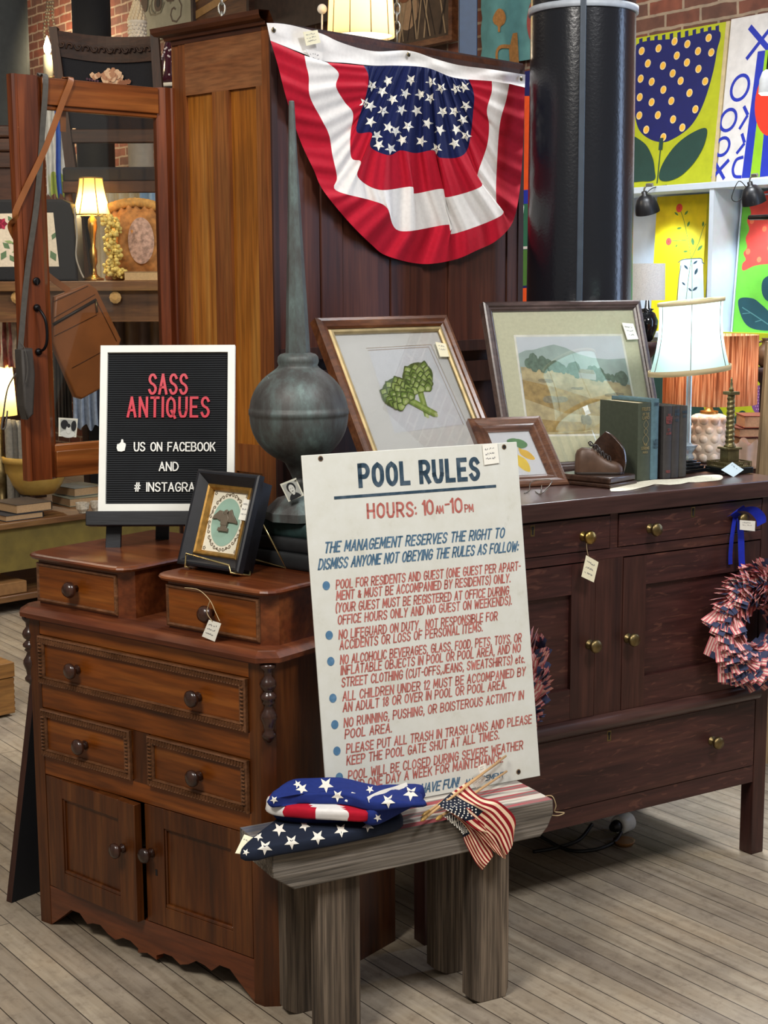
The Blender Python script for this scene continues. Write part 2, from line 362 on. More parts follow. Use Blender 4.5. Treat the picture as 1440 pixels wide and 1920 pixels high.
W_ch_z = wood('mahogany upright', [(.25, '#341707'), (.5, '#552a0c'), (.75, '#6e3e18')], 'z', 12, .08, .36, bmp=.08, coat=.1)
W_ch_r = wood('red mahogany', [(.25, '#4a2010'), (.5, '#6a3418'), (.75, '#804824')], 'x', 10, .1, .3, bmp=.12, coat=.35)
W_ch_d = wood('dark turned walnut', [(.3, '#2a1610'), (.7, '#4a2c20')], 'z', 20, .2, .28, bmp=0, coat=.4)
W_bead = wood('dull moulding', [(.3, '#5a3820'), (.7, '#84583a')], 'x', 25, .3, .36, bmp=0)
SB = [(.25, '#301817'), (.5, '#492824'), (.78, '#5b372c')]
W_sb_x = wood('quartered oak along', SB, 'x', 13, .07, .42, fleck='#8a5a48', bmp=.12)
W_sb_z = wood('quartered oak upright', [(.25, '#2c1616'), (.5, '#43251f'), (.78, '#523027')], 'z', 13, .07, .42, bmp=.12)
W_sb_top = wood('worn oak top', [(.25, '#2c1a1a'), (.5, '#4a302c'), (.78, '#62463e')], 'x', 11, .08, .3, bmp=.08, coat=.2)
WR = [(.25, '#6a3510'), (.5, '#96561f'), (.75, '#b07232')]
W_wr_z = wood('golden oak upright', WR, 'y', 16, .04, .4, bmp=.12)
W_wr_p = wood('golden oak panel', [(.25, '#703a0e'), (.5, '#a8651e'), (.75, '#c08338')], 'z', 15, .05, .38, bmp=.12)
W_wr_h = wood('oak header', [(.25, '#6a3a1c'), (.5, '#8a5530'), (.75, '#9c6840')], 'y', 14, .12, .42, bmp=.12)
W_wr_s = wood('oak stile', [(.25, '#5f3010'), (.5, '#854a20'), (.75, '#98602e')], 'z', 15, .05, .42, bmp=.12)
W_back = wood('red brown back boards', [(.25, '#381a14'), (.5, '#562c1e'), (.75, '#6a3c2a')], 'z', 12, .05, .5, bmp=.2)
W_back_d = wood('dark back boards', [(.25, '#251412'), (.5, '#3a201a'), (.75, '#4c2d24')], 'z', 12, .05, .55, bmp=.2)
W_door_z = wood('door walnut upright', [(.25, '#4a1d0a'), (.5, '#7c3c1b'), (.75, '#96552b')], 'z', 12, .06, .3, bmp=.08, coat=.3)
W_door_x = wood('door walnut across', [(.25, '#5c2a0e'), (.5, '#8c4c20'), (.75, '#a4642e')], 'x', 12, .06, .3, bmp=.08, coat=.3)
W_grey = wood('weathered barn wood', [(.25, '#4a4239'), (.48, '#7e756a'), (.7, '#aaa094')], 'x', 24, .025, .8, bmp=.9, fine=.6)
W_grey_z = wood('weathered barn post', [(.25, '#42362a'), (.48, '#6e5f50'), (.7, '#907f6c')], 'z', 24, .03, .85, bmp=.9, fine=.6)
M_dark = plain('dark void', '#0c0808', .8)
M_brass = plain('aged brass', '#9a8048', .32, 1, .25, 60)
M_brassd = plain('dull dark brass', '#7a6a48', .4, 1, .25, 60)
M_black = plain('black paint', '#111215', .45)
M_iron = plain('black iron', '#141316', .4, .6)
M_white = plain('white card', '#e9e6da', .7, 0, .05)
M_cream = plain('cream tag paper', '#e6dfc0', .7, 0, .06)
M_ink = plain('faded ink', '#6a6a70', .8)
M_string = plain('tan string', '#b09a74', .8)
M_inkred = plain('red pencil', '#b8564e', .8)
def swing_tag(parent, w, h, M, lines=3, mat=None, name='price_tag'):
    """small paper tag with scribbled lines, placed by matrix (x right, y up, z out)"""
    b = B(); b.prism([(-w/2, 0), (w/2, 0), (w/2, h), (-w/2, h)], 'z', 0, .0006)
    b.mi = 1
    for i in range(lines):
        y = h*(.75-.22*i); pts = [(-w*.32+w*.64*k/7, y+random.uniform(-.03, .03)*h) for k in range(8)]; b.ribbon(pts, h*.022, .0009)
    b.xf(M); return part(name, b, [mat or M_white, M_ink], parent)
# ---------------------------------------------------------------- the room
b = B(); b.box(-12.5, 9, -9, 8, -.06, 0); struct('floor', b, floor_mat(), (.2, 4.2, 0), -.931)
WALL_O = Vector((1.36, 7.0, 0)); WALL_R = -.931
WM = Matrix.Translation(WALL_O) @ Matrix.Rotation(WALL_R, 4, 'Z')
def onwall(px, py, off=0):
    n = WM.to_3x3() @ Vector((0, 1, 0)); q = WM.inverted() @ atpl(px, py, WM @ Vector((0, -off, 0)), n); return Vector((q.x, q.z))
b = B(); b.box(-9, 3.6, 0, .25, 0, 4.2); BRK = brick_mat(); struct('wall_back', b, BRK, WALL_O, WALL_R)
b = B(); b.box(-13, .25, 0, .25, 0, 4.2); struct('wall_left', b, BRK, WM @ Vector((-9.001, 0, 0)), WALL_R+R(90))
# ---------------------------------------------------------------- chest of drawers
chest = thing('chest_of_drawers', 'brown mahogany chest of drawers with two small boxes on its top', 'chest of drawers', (-.8223, 3.3981, 0), -.6573)
def boxes(mat, lst, name, par, bev=0):
    b = B()
    for q in lst: b.box(*q, bev=bev)
    return part(name, b, mat, par)
b = B()
b.prism([(-.025, .022), (0, 0), (.036, 0), (.036, .03), (-.025, .03)], 'z', 0, .742)
b.prism([(.688, 0), (.716, 0), (.741, .022), (.741, .03), (.688, .03)], 'z', 0, .742)
b.box(-.025, -.003, .03, .42, 0, .742); b.box(.719, .741, .03, .42, .0, .742); b.box(-.003, .719, .40, .42, .05, .742)
b.box(.338, .389, 0, .03, .416, .532)
part('carcass', b, W_ch_z, chest)
for q in ((.706, .742), (.533, .589), (.372, .416)): b = B(); b.box(.036, .688, .001, .03, *q); part('rail', b, W_ch_x, chest)
b = B(); b.box(.036, .688, .03, .40, .085, .1); part('bottom_board', b, W_ch_x, chest)
# scalloped apron
pts = [(.036, .097)]
base = [(.0, .0), (.03, .0), (.035, .035), (.06, .055), (.09, .055), (.115, .035), (.135, .042), (.16, .045), (.185, .03), (.21, .022), (.235, .034), (.26, .034), (.285, .022)]
low = [(.036, 0.0)]+[(.036+.012+p[0], p[1]) for p in base[2:]]
cx = .362; left = low+[(cx-.03, .012), (cx, .02)]
right = [(2*cx-p[0], p[1]) for p in left[::-1]][1:]
pts = [(.036, .097)]+left+right+[(.688, .097)]
b = B(); b.prism(pts, 'y', .001, .022); part('apron', b, W_ch_r, chest)
# moulded top
b = B()
def chamf(o, zlo, zhi, b, o2=None):
    o2 = o if o2 is None else o2
    def ring(o, z): return [(-.025-o, .42, z), (-.025-o, .022-o*.4, z), (-o*.4, -o, z), (.716+o*.4, -o, z), (.741+o, .022-o*.4, z), (.741+o, .42, z)]
    V = b.grid([ring(o, zlo), ring(o2, zhi)], closev=True, smooth=False); b.poly(ring(o2, zhi)); b.poly(ring(o, zlo))
chamf(.006, .738, .745, b); chamf(.019, .745, .755, b, .020); chamf(.020, .755, .765, b, .004); chamf(.004, .765, .767, b, .002)
part('top', b, wood('matt mahogany top', [(.25, '#4a2010'), (.5, '#6a3418'), (.75, '#804824')], 'x', 10, .1, .5, bmp=.1), chest)
def knob(b, x, z, y=0, r=.018, l=.034):
    b.lathe([(.009, 0), (.011, .003), (.0075, .007), (.0065, .013), (.010, .016), (r, .021), (r*1.02, .027), (r*.7, l-.002), (.001, l)], (x, y, z), 18, 'y')
def beads(b, x0, x1, z0, z1, y):
    s = .0082
    def bead(cx, cz, along):
        h = s*.42; w = .0055
        if along == 'x': q = [(cx-h, y, cz-w), (cx+h, y, cz-w), (cx+h, y, cz+w), (cx-h, y, cz+w)]; t = [(cx, y-.0065, cz-w*.8), (cx, y-.0065, cz+w*.8)]; fs = [(0, 1, 4), (1, 2, 5, 4), (2, 3, 5), (3, 0, 4, 5)]
        else: q = [(cx-w, y, cz-h), (cx+w, y, cz-h), (cx+w, y, cz+h), (cx-w, y, cz+h)]; t = [(cx-w*.8, y-.0065, cz), (cx+w*.8, y-.0065, cz)]; fs = [(0, 1, 5, 4), (1, 2, 5), (2, 3, 4, 5), (3, 0, 4)]
        v = [b.bm.verts.new(p) for p in q+t]
        for f in fs: b.bm.faces.new([v[i] for i in f]).material_index = b.mi
    n = int((x1-x0)/s)
    for i in range(n):
        for z in (z0+.009, z1-.009): bead(x0+(i+.5)*(x1-x0)/n, z, 'x')
    n = int((z1-z0-.03)/s)
    for i in range(n):
        for x in (x0+.009, x1-.009): bead(x, z0+.015+(i+.5)*(z1-z0-.03)/n, 'z')
def drawer(x0, x1, z0, z1, knobs):
    b = B(); b.box(x0, x1, -.003, .03, z0, z1, bev=.0015)
    d = part('drawer', b, W_ch_x, chest)
    b = B(); b.rectring(x1-x0, z1-z0, [(0, -.003), (0, .006), (.003, .009), (.005, .0055), (.013, .0055), (.016, .008), (.0185, .003), (.0185, -.003)])
    b.xf(Matrix(((1, 0, 0, x0), (0, 0, -1, -.003), (0, 1, 0, z0), (0, 0, 0, 1))))
    beads(b, x0, x1, z0, z1, -.0075)
    part('bead_moulding', b, W_bead, d)
    for kx in knobs:
        b = B(); knob(b, kx, (z0+z1)/2-.004, -.003); part('knob', b, W_ch_d, d)
drawer(.038, .686, .591, .704, (.168, .548)); drawer(.038, .336, .418, .531, (.185,)); drawer(.391, .686, .418, .531, (.545,))
def chest_door(x0, x1, kx, hinge, ang, keyhole):
    w = x1-x0; z0, z1 = .099, .370
    hxp = x0 if hinge < 0 else x1
    b = B(); st = .058
    for q in ((x0, x0+st, z0, z1), (x1-st, x1, z0, z1), (x0+st, x1-st, z0, z0+.045), (x0+st, x1-st, z1-.045, z1)): b.box(q[0], q[1], 0, .02, q[2], q[3], bev=.0012)
    b.box(x0+st-.003, x1-st+.003, .008, .014, z0+.04, z1-.04)
    b.box(x0+st, x1-st, .001, .009, z0+.044, z0+.053, bev=.003); b.box(x0+st, x1-st, .003, .009, z1-.050, z1-.044, bev=.002); b.box(x0+st, x0+st+.005, .003, .009, z0+.044, z1-.044, bev=.002); b.box(x1-st-.005, x1-st, .003, .009, z0+.044, z1-.044, bev=.002)
    Mr = Matrix.Translation((hxp, 0, 0)) @ Matrix.Rotation(ang, 4, 'Z') @ Matrix.Translation((-hxp, 0, 0))
    b.xf(Mr); d = part('door', b, W_ch_z, chest)
    b = B(); knob(b, kx, .262, 0, .017, .034); b.xf(Mr); part('knob', b, W_ch_d, d)
    if keyhole:
        b = B(); b.box(kx+.010, kx+.016, -.0008, .002, .212, .226); b.disc((kx+.013, .226), .005, 0, 12); b2 = b
        b.xf(Mr); part('keyhole', b, M_dark, d)
chest_door(.038, .360, .318, -1, R(-4), False); chest_door(.368, .686, .388, 1, 0, True)
for x, s in ((.733, 1), (-.010, -1)):
    b = B(); prof = [(.008, .742), (.017, .739), (.016, .733), (.009, .726), (.008, .715), (.015, .706), (.018, .698), (.015, .690), (.008, .684), (.012, .680), (.017, .674), (.017, .669), (.011, .665), (.014, .660), (.008, .655), (.011, .645), (.017, .636), (.018, .628), (.012, .612), (.010, .600), (.015, .594), (.015, .588), (.008, .582), (.004, .576)]
    b.lathe(prof[::-1], (x, .009, 0), 20); part('turned_ornament', b, W_ch_d, chest)
def glove(u0, u1):
    b = B(); zt = .873
    pg = [(u0-.004, .41), (u0-.004, .055), (u0+.012, .032), (u1-.03, .032), (u1, .058), (u1, .41)]
    b.prism(pg, 'z', .767, zt); g = part('glove_box', b, W_ch_r, chest)
    b = B()
    def ring(o, z):
        out = [(u0-.004-o, .418, z), (u0-.004-o, .05, z)]
        for k in range(5): a = math.pi+k*math.pi/8; out.append((u0+.024+(.028+o)*math.cos(a), .05+(.028+o)*math.sin(a)*.9, z))
        for k in range(5): a = 1.5*math.pi+k*math.pi/8; out.append((u1-.03+(.03+o)*math.cos(a), .052+(.03+o)*math.sin(a)*.9, z))
        return out+[(u1+o, .418, z)]
    rs = [ring(.002, zt), ring(.012, zt+.003), ring(.016, zt+.008), ring(.014, zt+.012), ring(.008, zt+.0145), ring(.004, zt+.015)]
    b.grid(rs, closev=True, smooth=False); b.poly(rs[-1]); b.poly(rs[0]); part('lid', b, W_ch_r, g)
    b = B(); x0, x1 = u0+.014, u1-.034; z0, z1 = .782, .858
    b.box(x0, x1, .028, .034, z0, z1); d = part('drawer', b, W_ch_x, g)
    b = B(); b.rectring(x1-x0+.012, z1-z0+.016, [(0, 0), (.001, .004), (.005, .006), (.009, .003), (.0135, -.001)], x0-.006, z0-.008); b.xf(Matrix(((1, 0, 0, 0), (0, 0, -1, .031), (0, 1, 0, 0), (0, 0, 0, 1)))); part('moulding', b, W_bead, g)
    b = B(); b.lathe([(.008, 0), (.006, .008), (.012, .012), (.018, .018), (.019, .024), (.014, .032), (.004, .035)], ((x0+x1)/2+.002, .028, .820), 18, 'y'); part('knob', b, W_ch_d, g)
    return g
glove(-.008, .298); glove(.417, .722)
# ---------------------------------------------------------------- sideboard
sb = thing('sideboard', 'dark oak sideboard with brass knobs, two doors and a long bottom drawer', 'sideboard', (.9721, 3.7953, 0), .5528)
SBM = Matrix.Translation((.9721, 3.7953, 0)) @ Matrix.Rotation(.5528, 4, 'Z')
b = B(); b.box(-1.075, .068, -.016, .53, .957, 1.0, bev=.003); part('top', b, W_sb_top, sb)
for x0, x1 in ((-.008, .036), (-1.04, -.996)):
    for y0, y1 in ((0, .044), (.46, .504)):
        b = B(); b.box(x0, x1, y0, y1, 0, .957, bev=.002); part('leg', b, W_sb_z, sb)
b = B()
b.box(-.004, .030, .044, .46, .2, .957); b.box(-1.034, -1.0, .044, .46, .2, .957); b.box(-.996, -.008, .48, .5, .2, .957); b.box(-.996, -.008, .03, .48, .2, .215)
b.box(-.996, -.008, .02, .48, .43, .445); b.box(-.996, -.008, .02, .48, .85, .868)
part('carcass', b, W_sb_z, sb)
for q in ((-.996, -.008, .002, .03, .200, .2455), (-.996, -.008, .001, .03, .847, .871), (-.996, -.008, .006, .03, .952, .957), (-.510, -.486, .001, .03, .871, .957)): b = B(); b.box(*q, bev=.001); part('rail', b, W_sb_x, sb)
b = B(); b.box(-.551, -.468, .001, .03, .464, .847); part('centre_stile', b, W_sb_z, sb)
b = B(); rows = []
for k in range(9):
    a = -math.pi/2+math.pi*k/8; rows.append([(-.996, .004-.024*math.cos(a), .4455+.021*math.sin(a)), (-.008, .004-.024*math.cos(a), .4455+.021*math.sin(a))])
b.grid(rows); part('half_round_moulding', b, W_sb_top, sb)
def bknob(b, x, z, r=.0165, y=0):
    b.lathe([(.012, -.001), (.012, .003), (.0065, .006), (.0055, .016), (.009, .019), (r*.97, .022), (r, .026), (r*.85, .031), (.002, .0325)], (x, y, z), 20, 'y')
def keyh(b, x, z):
    b.mi = 0; b.box(x-.006, x+.006, -.0012, .001, z-.014, z+.012); b.mi = 1; b.box(x-.002, x+.002, -.0018, 0, z-.010, z+.004); b.box(x-.0035, x+.0035, -.0018, 0, z+.002, z+.009)
def sdrawer(x0, x1, z0, z1, knobs, key, bright=False):
    b = B(); b.box(x0, x1, -.001, .025, z0, z1, bev=.001); d = part('drawer', b, W_sb_x, sb)
    for k in knobs:
        b = B(); bknob(b, k[0], k[1]); part('knob', b, M_brass if bright else M_brassd, d)
    b = B(); keyh(b, *key); part('keyhole', b, [M_brassd, M_dark], d)
sdrawer(-.992, -.512, .873, .951, ((-.915, .909), (-.592, .909)), (-.742, .936), True)
sdrawer(-.484, -.012, .873, .951, ((-.386, .909), (-.096, .909)), (-.247, .938))
sdrawer(-.992, -.012, .2475, .424, ((-.86, .339), (-.162, .339)), (-.503, .409))
def sdoor(x0, x1, kx):
    b = B(); z0, z1 = .467, .844; st = .072
    b.mi = 0; b.box(x0, x0+st, 0, .02, z0, z1); b.box(x1-st, x1, 0, .02, z0, z1)
    b.mi = 1; b.box(x0+st, x1-st, .0005, .02, z0, z0+.075); b.box(x0+st, x1-st, .0005, .02, z1-.072, z1); b.box(x0+st, x1-st, .010, .018, z0+.07, z1-.07)
    d = part('door', b, [W_sb_z, W_sb_x], sb)
    b = B(); bknob(b, kx, .645); part('knob', b, M_brassd, d)
sdoor(-.992, -.553, -.569); sdoor(-.466, -.012, -.450)
# ---------------------------------------------------------------- wardrobe
wa = thing('wardrobe', 'tall oak wardrobe with the flag bunting pinned to its dark back', 'wardrobe', (-.285, 4.0, 0), .825)
WAM = Matrix.Translation((-.285, 4.0, 0)) @ Matrix.Rotation(.825, 4, 'Z')
b = B(); b.box(0, .022, .006, .036, .02, 2.16); b.box(.003, .022, .343, .374, .02, 2.16); b.box(.006, .03, .376, .405, 0, 2.16); part('stile', b, W_wr_s, wa)
b = B(); b.box(.001, .022, .036, .343, 2.008, 2.16); part('header_panel', b, W_wr_h, wa)
b = B(); b.box(.001, .022, .167, .234, .2, 2.008); b.box(.001, .022, .036, .06, .2, 2.008); b.box(.001, .022, .036, .343, .02, .2); part('muntin', b, W_wr_s, wa)
b = B(); b.box(.002, .022, .06, .343, .99, 1.066); part('side_rail', b, W_wr_s, wa)
b = B(); b.box(.010, .018, .06, .167, .2, 2.008); b.box(.010, .018, .234, .343, .2, 2.008); part('side_panel', b, W_wr_p, wa)
xs = [.012, .058, .179, .264, .458, .541, .713, .805, .993, 1.05]
b = B()
for i in range(len(xs)-1): b.box(xs[i]+.0015, xs[i+1]-.0015, .004+(.004 if i % 2 else 0), .018, 1.31, 2.10, bev=.0015)
part('back_boards', b, W_back, wa)
b = B(); b.box(0, .02, 0, .006, .02, 2.16); b.box(1.045, 1.07, 0, .02, .02, 2.16); b.box(.012, 1.05, .0, .012, 1.295, 1.327); part('back_rail', b, W_back_d, wa)
b = B(); b.box(.012, 1.05, .05, .06, .03, 1.3); b.box(.012, 1.05, .012, .03, 1.20, 1.262); b.box(.012, 1.05, .01, .03, .03, .12); b.box(.012, .06, .012, .03, .1, 1.2); part('lower_back', b, W_back_d, wa)
b = B(); b.box(0.012, 1.06, .0, .018, 2.10, 2.165); part('back_top_board', b, W_back_d, wa)
b = B(); b.box(1.05, 1.07, .02, .40, .02, 2.16); b.box(.02, 1.06, .02, .40, .02, .05); b.box(.02, 1.06, .02, .40, 2.13, 2.16); part('carcass', b, W_back_d, wa)
b = B()
cp = [(0.002, 2.156), (-.008, 2.158), (-.010, 2.166), (-.024, 2.171), (-.030, 2.180), (-.031, 2.192), (.006, 2.194), (.03, 2.15)]
rows = [[(min(x, .03), .010, z), (x, .405-x*1.5, z), (.0+1.07, .405-x*1.5, z)] for x, z in cp]
b.grid(rows, smooth=False); b.box(.0, 1.07, .0, .40, 2.145, 2.160); part('cornice', b, wood('dark cornice', [(.3, '#3a1c0e'), (.7, '#5c3018')], 'y', 12, .1, .4), wa)
# open glass door (hinged on the wardrobe's front corner)
DM = Matrix.Translation((-.9417, 3.9515, 0)) @ Matrix.Rotation(.7127, 4, 'Z')
dr = bpy.data.objects.new('glass_door', None); COL.objects.link(dr); dr.parent = wa; dr.matrix_local = WAM.inverted() @ DM
def dpart(n, b, m, par=None, **k):
    return part(n, b, m, par or dr, **k)
b = B()
def dst(x0, x1, face):
    pr_ = [(x0, .03), (x0, .004), (x0+.006, 0), (x0+.012, 0), (x0+.016, .004), (x1-.022, .0), (x1-.018, .003), (x1-.006, .012), (x1, .014), (x1, .03)]
    if not face: pr_ = [(x0+x1-p[0], p[1]) for p in pr_]
    b.prism(pr_, 'z', .984, 2.033)
dst(0, .092, True); dst(.437, .4945, False); dpart('door_stile', b, W_door_z)
b = B(); b.box(.088, .44, .004, .03, 1.962, 2.031, bev=.002); b.box(.088, .44, .012, .03, 1.95, 1.965, bev=.003); dpart('door_rail', b, W_door_x)
b = B(); b.box(.088, .44, .003, .03, .986, 1.058, bev=.002); b.box(.088, .44, .010, .028, 1.055, 1.076, bev=.004); dpart('door_rail', b, W_door_x)
b = B(); b.prism([(.085, 1.07), (.442, 1.07), (.442, 1.964), (.085, 1.964)], 'y', .017, .0205); dpart('glass_pane', b, glassy('old window glass', (.97, .97, .95), .015, .012))
b = B(); b.lathe([(.010, 0), (.010, .003), (.006, .004)], (.046, .0, 1.509), 16, 'y'); b.mi = 1; b.box(.0445, .0475, -.006, -.0042, 1.5, 1.51); b.lathe([(.0028, .0045), (.002, .006)], (.046, 0, 1.511), 10, 'y'); dpart('lock_plate', b, [M_iron, M_dark])
b = B(); hp = cat([(.042, .001, 1.44), (.044, -.02, 1.432), (.050, -.032, 1.41), (.053, -.034, 1.38), (.052, -.032, 1.35), (.048, -.022, 1.332), (.045, .001, 1.325)], 5); b.tube(hp, .0038, 8)
for z in (1.44, 1.325): b.lathe([(.010, 0), (.009, .005), (.004, .009)], (.044, 0, z), 12, 'y')
dpart('handle', b, M_iron)
from mathutils.bvhtree import BVHTree
# ---------------------------------------------------------------- cloth materials
def cloth(name, col, var=.08, sc=90):
    return plain(name, col, .85, 0, var, sc, .12, .2)
C_red = cloth('red cotton', '#ac1229'); C_navy = cloth('navy cotton', '#141d4a'); C_cream = cloth('white cotton', '#dedad6', .05); C_blue = cloth('blue cotton', '#1f2f72'); C_star = plain('white star print', '#e9e4d8', .85, 0, .03)
C_dkred = cloth('deep red cotton', '#8c1620'); C_pink = cloth('cream stripe', '#efcfae', .05); C_ink = cloth('dark navy cotton', '#1c2333')
def bvh_of(b): b.bm.normal_update(); return BVHTree.FromBMesh(b.bm)
def stick(bvhs, P, d):
    best = None
    for t in bvhs:
        h = t.ray_cast(P, d)
        if h[0] is not None and (best is None or h[3] < best[3]): best = h
    return best
def star_on(b, bvhs, px, py, r, rot, inv, sub=2, lift=.0012, near=None):
    """sew a star on a cloth where the line from px,py meets it (points then stay on the cloth)"""
    pts = starpts((px, py), r, rot, .42); c = (px, py); vs = []
    for i in range(10):
        a, q = pts[i], pts[(i+1) % 10]
        vs.append(a); vs.append(((a[0]+q[0])/2, (a[1]+q[1])/2))
    def P(q):
        d = (inv.to_3x3() @ ray(*q)).normalized(); o = inv @ CAM; h = stick(bvhs, o, d)
        if h is None and near:
            h = min((t.find_nearest(o+d*((near-o.z)/d.z)) for t in bvhs), key=lambda h_: h_[3])
            if h[3] > .02: h = None
        return None if h is None else h[0]-d*lift
    ring = [P(q) for q in vs]; mid = [P(((q[0]+c[0])/2, (q[1]+c[1])/2)) for q in vs]; cc = P(c)
    if cc is None or any(p is None for p in ring+mid): return
    for i in range(20):
        j = (i+1) % 20; b.poly([mid[i], ring[i], ring[j], mid[j]], True); b.poly([cc, mid[i], mid[j]], True)
def resample(px, n):
    P = [Vector((a, c)) for a, c in px]; P = cat(P, 8); L = [0]
    for i in range(1, len(P)): L.append(L[-1]+(P[i]-P[i-1]).length)
    out = []; k = 0
    for i in range(n):
        t = L[-1]*i/(n-1)
        while k < len(L)-2 and L[k+1] < t: k += 1
        f = (t-L[k])/max(1e-9, L[k+1]-L[k]); out.append(P[k].lerp(P[k+1], min(1, max(0, f))))
    return out
# ---------------------------------------------------------------- bunting on the wardrobe back
bun = thing('flag_bunting', 'red, white and blue pleated flag bunting with stars hung on the wardrobe back', 'bunting', M=WAM)
WAI = WAM.inverted()
def onback(p, off): n = WAM.to_3x3() @ Vector((0, 1, 0)); return WAI @ atpl(p[0], p[1], WAM @ Vector((0, -off, 0)), n)
NS = 190
c0 = resample([(684, 124), (745, 123), (800, 127), (845, 144), (879, 150)], NS)
c1 = resample([(682, 123), (691, 144), (686, 180), (668, 245), (697, 249), (695, 276), (729, 291), (751, 282), (780, 287), (812, 282), (827, 296), (874, 285), (888, 202), (888, 173), (879, 149)], NS)
c2 = resample([(613, 117), (635, 137), (630, 162), (646, 191), (662, 213), (657, 253), (659, 296), (677, 303), (671, 332), (711, 356), (772, 350), (776, 363), (830, 354), (837, 370), (902, 350), (895, 329), (913, 274), (917, 235), (913, 206), (922, 172), (922, 152)], NS)
c3 = resample([(571, 104), (574, 122), (579, 144), (581, 181), (603, 224), (617, 253), (623, 289), (632, 332), (630, 357), (697, 376), (726, 390), (749, 433), (843, 421), (848, 439), (940, 404), (931, 379), (931, 325), (937, 235), (949, 188), (955, 157)], NS)
c4 = resample([(507, 76), (520, 119), (538, 188), (563, 264), (588, 318), (606, 357), (653, 415), (697, 459), (726, 480), (791, 495), (852, 487), (895, 469), (931, 451), (960, 419), (973, 368), (980, 289), (984, 164)], NS)
def fold(s, t):
    w = .25+.75*t; mid = math.exp(-((s-.52)/.28)**2)
    a = math.sin(s*2*math.pi*13+1.5*math.sin(s*9))*(.45+.55*mid)+.4*math.sin(s*2*math.pi*29)
    big = .012*math.sin(s*2*math.pi*3.2+.6)*t
    nz = noise.noise(Vector((s*14, t*4, 1.3)))*.006*w
    return .022+(.008+.008*mid)*a*w*(1.2-.55*t)+big+nz
def strip(ca, cb, t0, t1, n):
    rows = []
    for i in range(n+1):
        f = i/n; t = t0+(t1-t0)*f; rows.append([onback(ca[k].lerp(cb[k], f), max(.004, fold(k/(NS-1), t))) for k in range(NS)])
    return rows
bunb = []
for nm, ca, cb, t0, t1, n, m in (('blue_field', c0, c1, 0, .42, 10, C_navy), ('inner_red_stripe', c1, c2, .42, .62, 6, C_red), ('white_stripe', c2, c3, .62, .8, 6, C_cream), ('outer_red_stripe', c3, c4, .8, 1, 6, C_red)):
    b = B(); b.grid(strip(ca, cb, t0, t1, n)); bv = bvh_of(b)
    bunb.append(bv)
    part(nm, b, m, bun, recalc=False)
hz = resample([(500, 43), (540, 46), (600, 62), (640, 80), (700, 96), (766, 95), (815, 110), (860, 122), (920, 130), (985, 140)], 60)
hb = resample([(507, 76), (560, 97), (605, 114), (650, 118), (700, 123), (745, 123), (800, 127), (845, 144), (890, 151), (984, 164)], 60)
b = B(); rows = []
for i in range(6):
    f = i/5; rows.append([onback(hz[k].lerp(hb[k], f), .010+.004*math.sin(k*.5+i*.4)*(1-abs(2*f-1))+.003*noise.noise(Vector((k*.2, i*.5, 0)))+(.002 if f > .9 else 0)) for k in range(60)])
b.grid(rows); hd = part('header_band', b, C_cream, bun, recalc=False)
for q in ((513, 56), (766, 102), (977, 148)):
    p = onback(q, .017); b = B(); b.lathe([(.0065, 0), (.007, .0015), (.004, .002)], p, 16, 'y'); b.mi = 1; b.lathe([(.0042, .002), (.001, .0022)], p, 12, 'y'); part('grommet', b, [M_brassd, M_dark], bun)
b = B(); Z2 = lambda x, y: (480+x/2.769, y/2.769)
for x, y in [(655, 475), (710, 515), (775, 485), (835, 575), (905, 510), (805, 415), (855, 490), (962, 458), (910, 425), (1090, 550), (1082, 452), (1038, 462), (970, 580), (1030, 578), (1075, 622), (1040, 672), (955, 675), (890, 640), (790, 655), (725, 680), (688, 660), (760, 727), (858, 733), (638, 752), (700, 772), (1032, 745), (938, 770), (1090, 705), (603, 445), (565, 535), (595, 550), (660, 577), (755, 570), (686, 420), (838, 352), (737, 357), (595, 632), (628, 703), (610, 365)]:
    p = Z2(x, y); star_on(b, bunb, p[0], p[1], 11.5, random.uniform(-.25, .35), WAI)
part('star_print', b, C_star, bun, recalc=False, merge=False)
def px_tag(parent, inv, corners, P, n, mat, lines, name='price_tag', ink=None):
    """flat paper tag whose corners lie on a plane; P,n in world"""
    q = [inv @ atpl(c[0], c[1], P, n) for c in corners]; nn = (inv.to_3x3() @ Vector(n)).normalized()
    if nn.dot(inv @ CAM-q[0]) < 0: nn = -nn
    b = B(); a = [p+nn*.0007 for p in q]; vb = [b.bm.verts.new(p) for p in q]; va = [b.bm.verts.new(p) for p in a]
    b.bm.faces.new(va); b.bm.faces.new(vb[::-1])
    for i in range(4): b.bm.faces.new([va[i], va[i-1], vb[i-1], vb[i]])
    b.mi = 1
    def bl(u, v): return (a[0].lerp(a[1], u)).lerp(a[3].lerp(a[2], u), v)+nn*.0004
    for i in range(lines):
        v = .22+.24*i
        for k in range(9):
            u0 = .14+.07*k; u1 = u0+.05; y = v+random.uniform(-.03, .03)
            if random.random() < .15: continue
            b.poly([bl(u0, y), bl(u1, y+random.uniform(-.05, .05)), bl(u1, y+.045), bl(u0, y+.04)])
    return part(name, b, [mat, ink or M_ink], parent, recalc=False, merge=False)
nb = WAM.to_3x3() @ Vector((0, -1, 0)); Pb = WAM @ Vector((0, -.03, 0))
px_tag(bun, WAI, [(568, 60), (595, 56), (601, 80), (574, 86)], Pb, nb, M_cream, 3)
px_tag(bun, WAI, [(572, 92), (604, 98), (602, 128), (592, 126)], WAM @ Vector((0, -.022, 0)), nb, C_cream, 3, 'care_label')
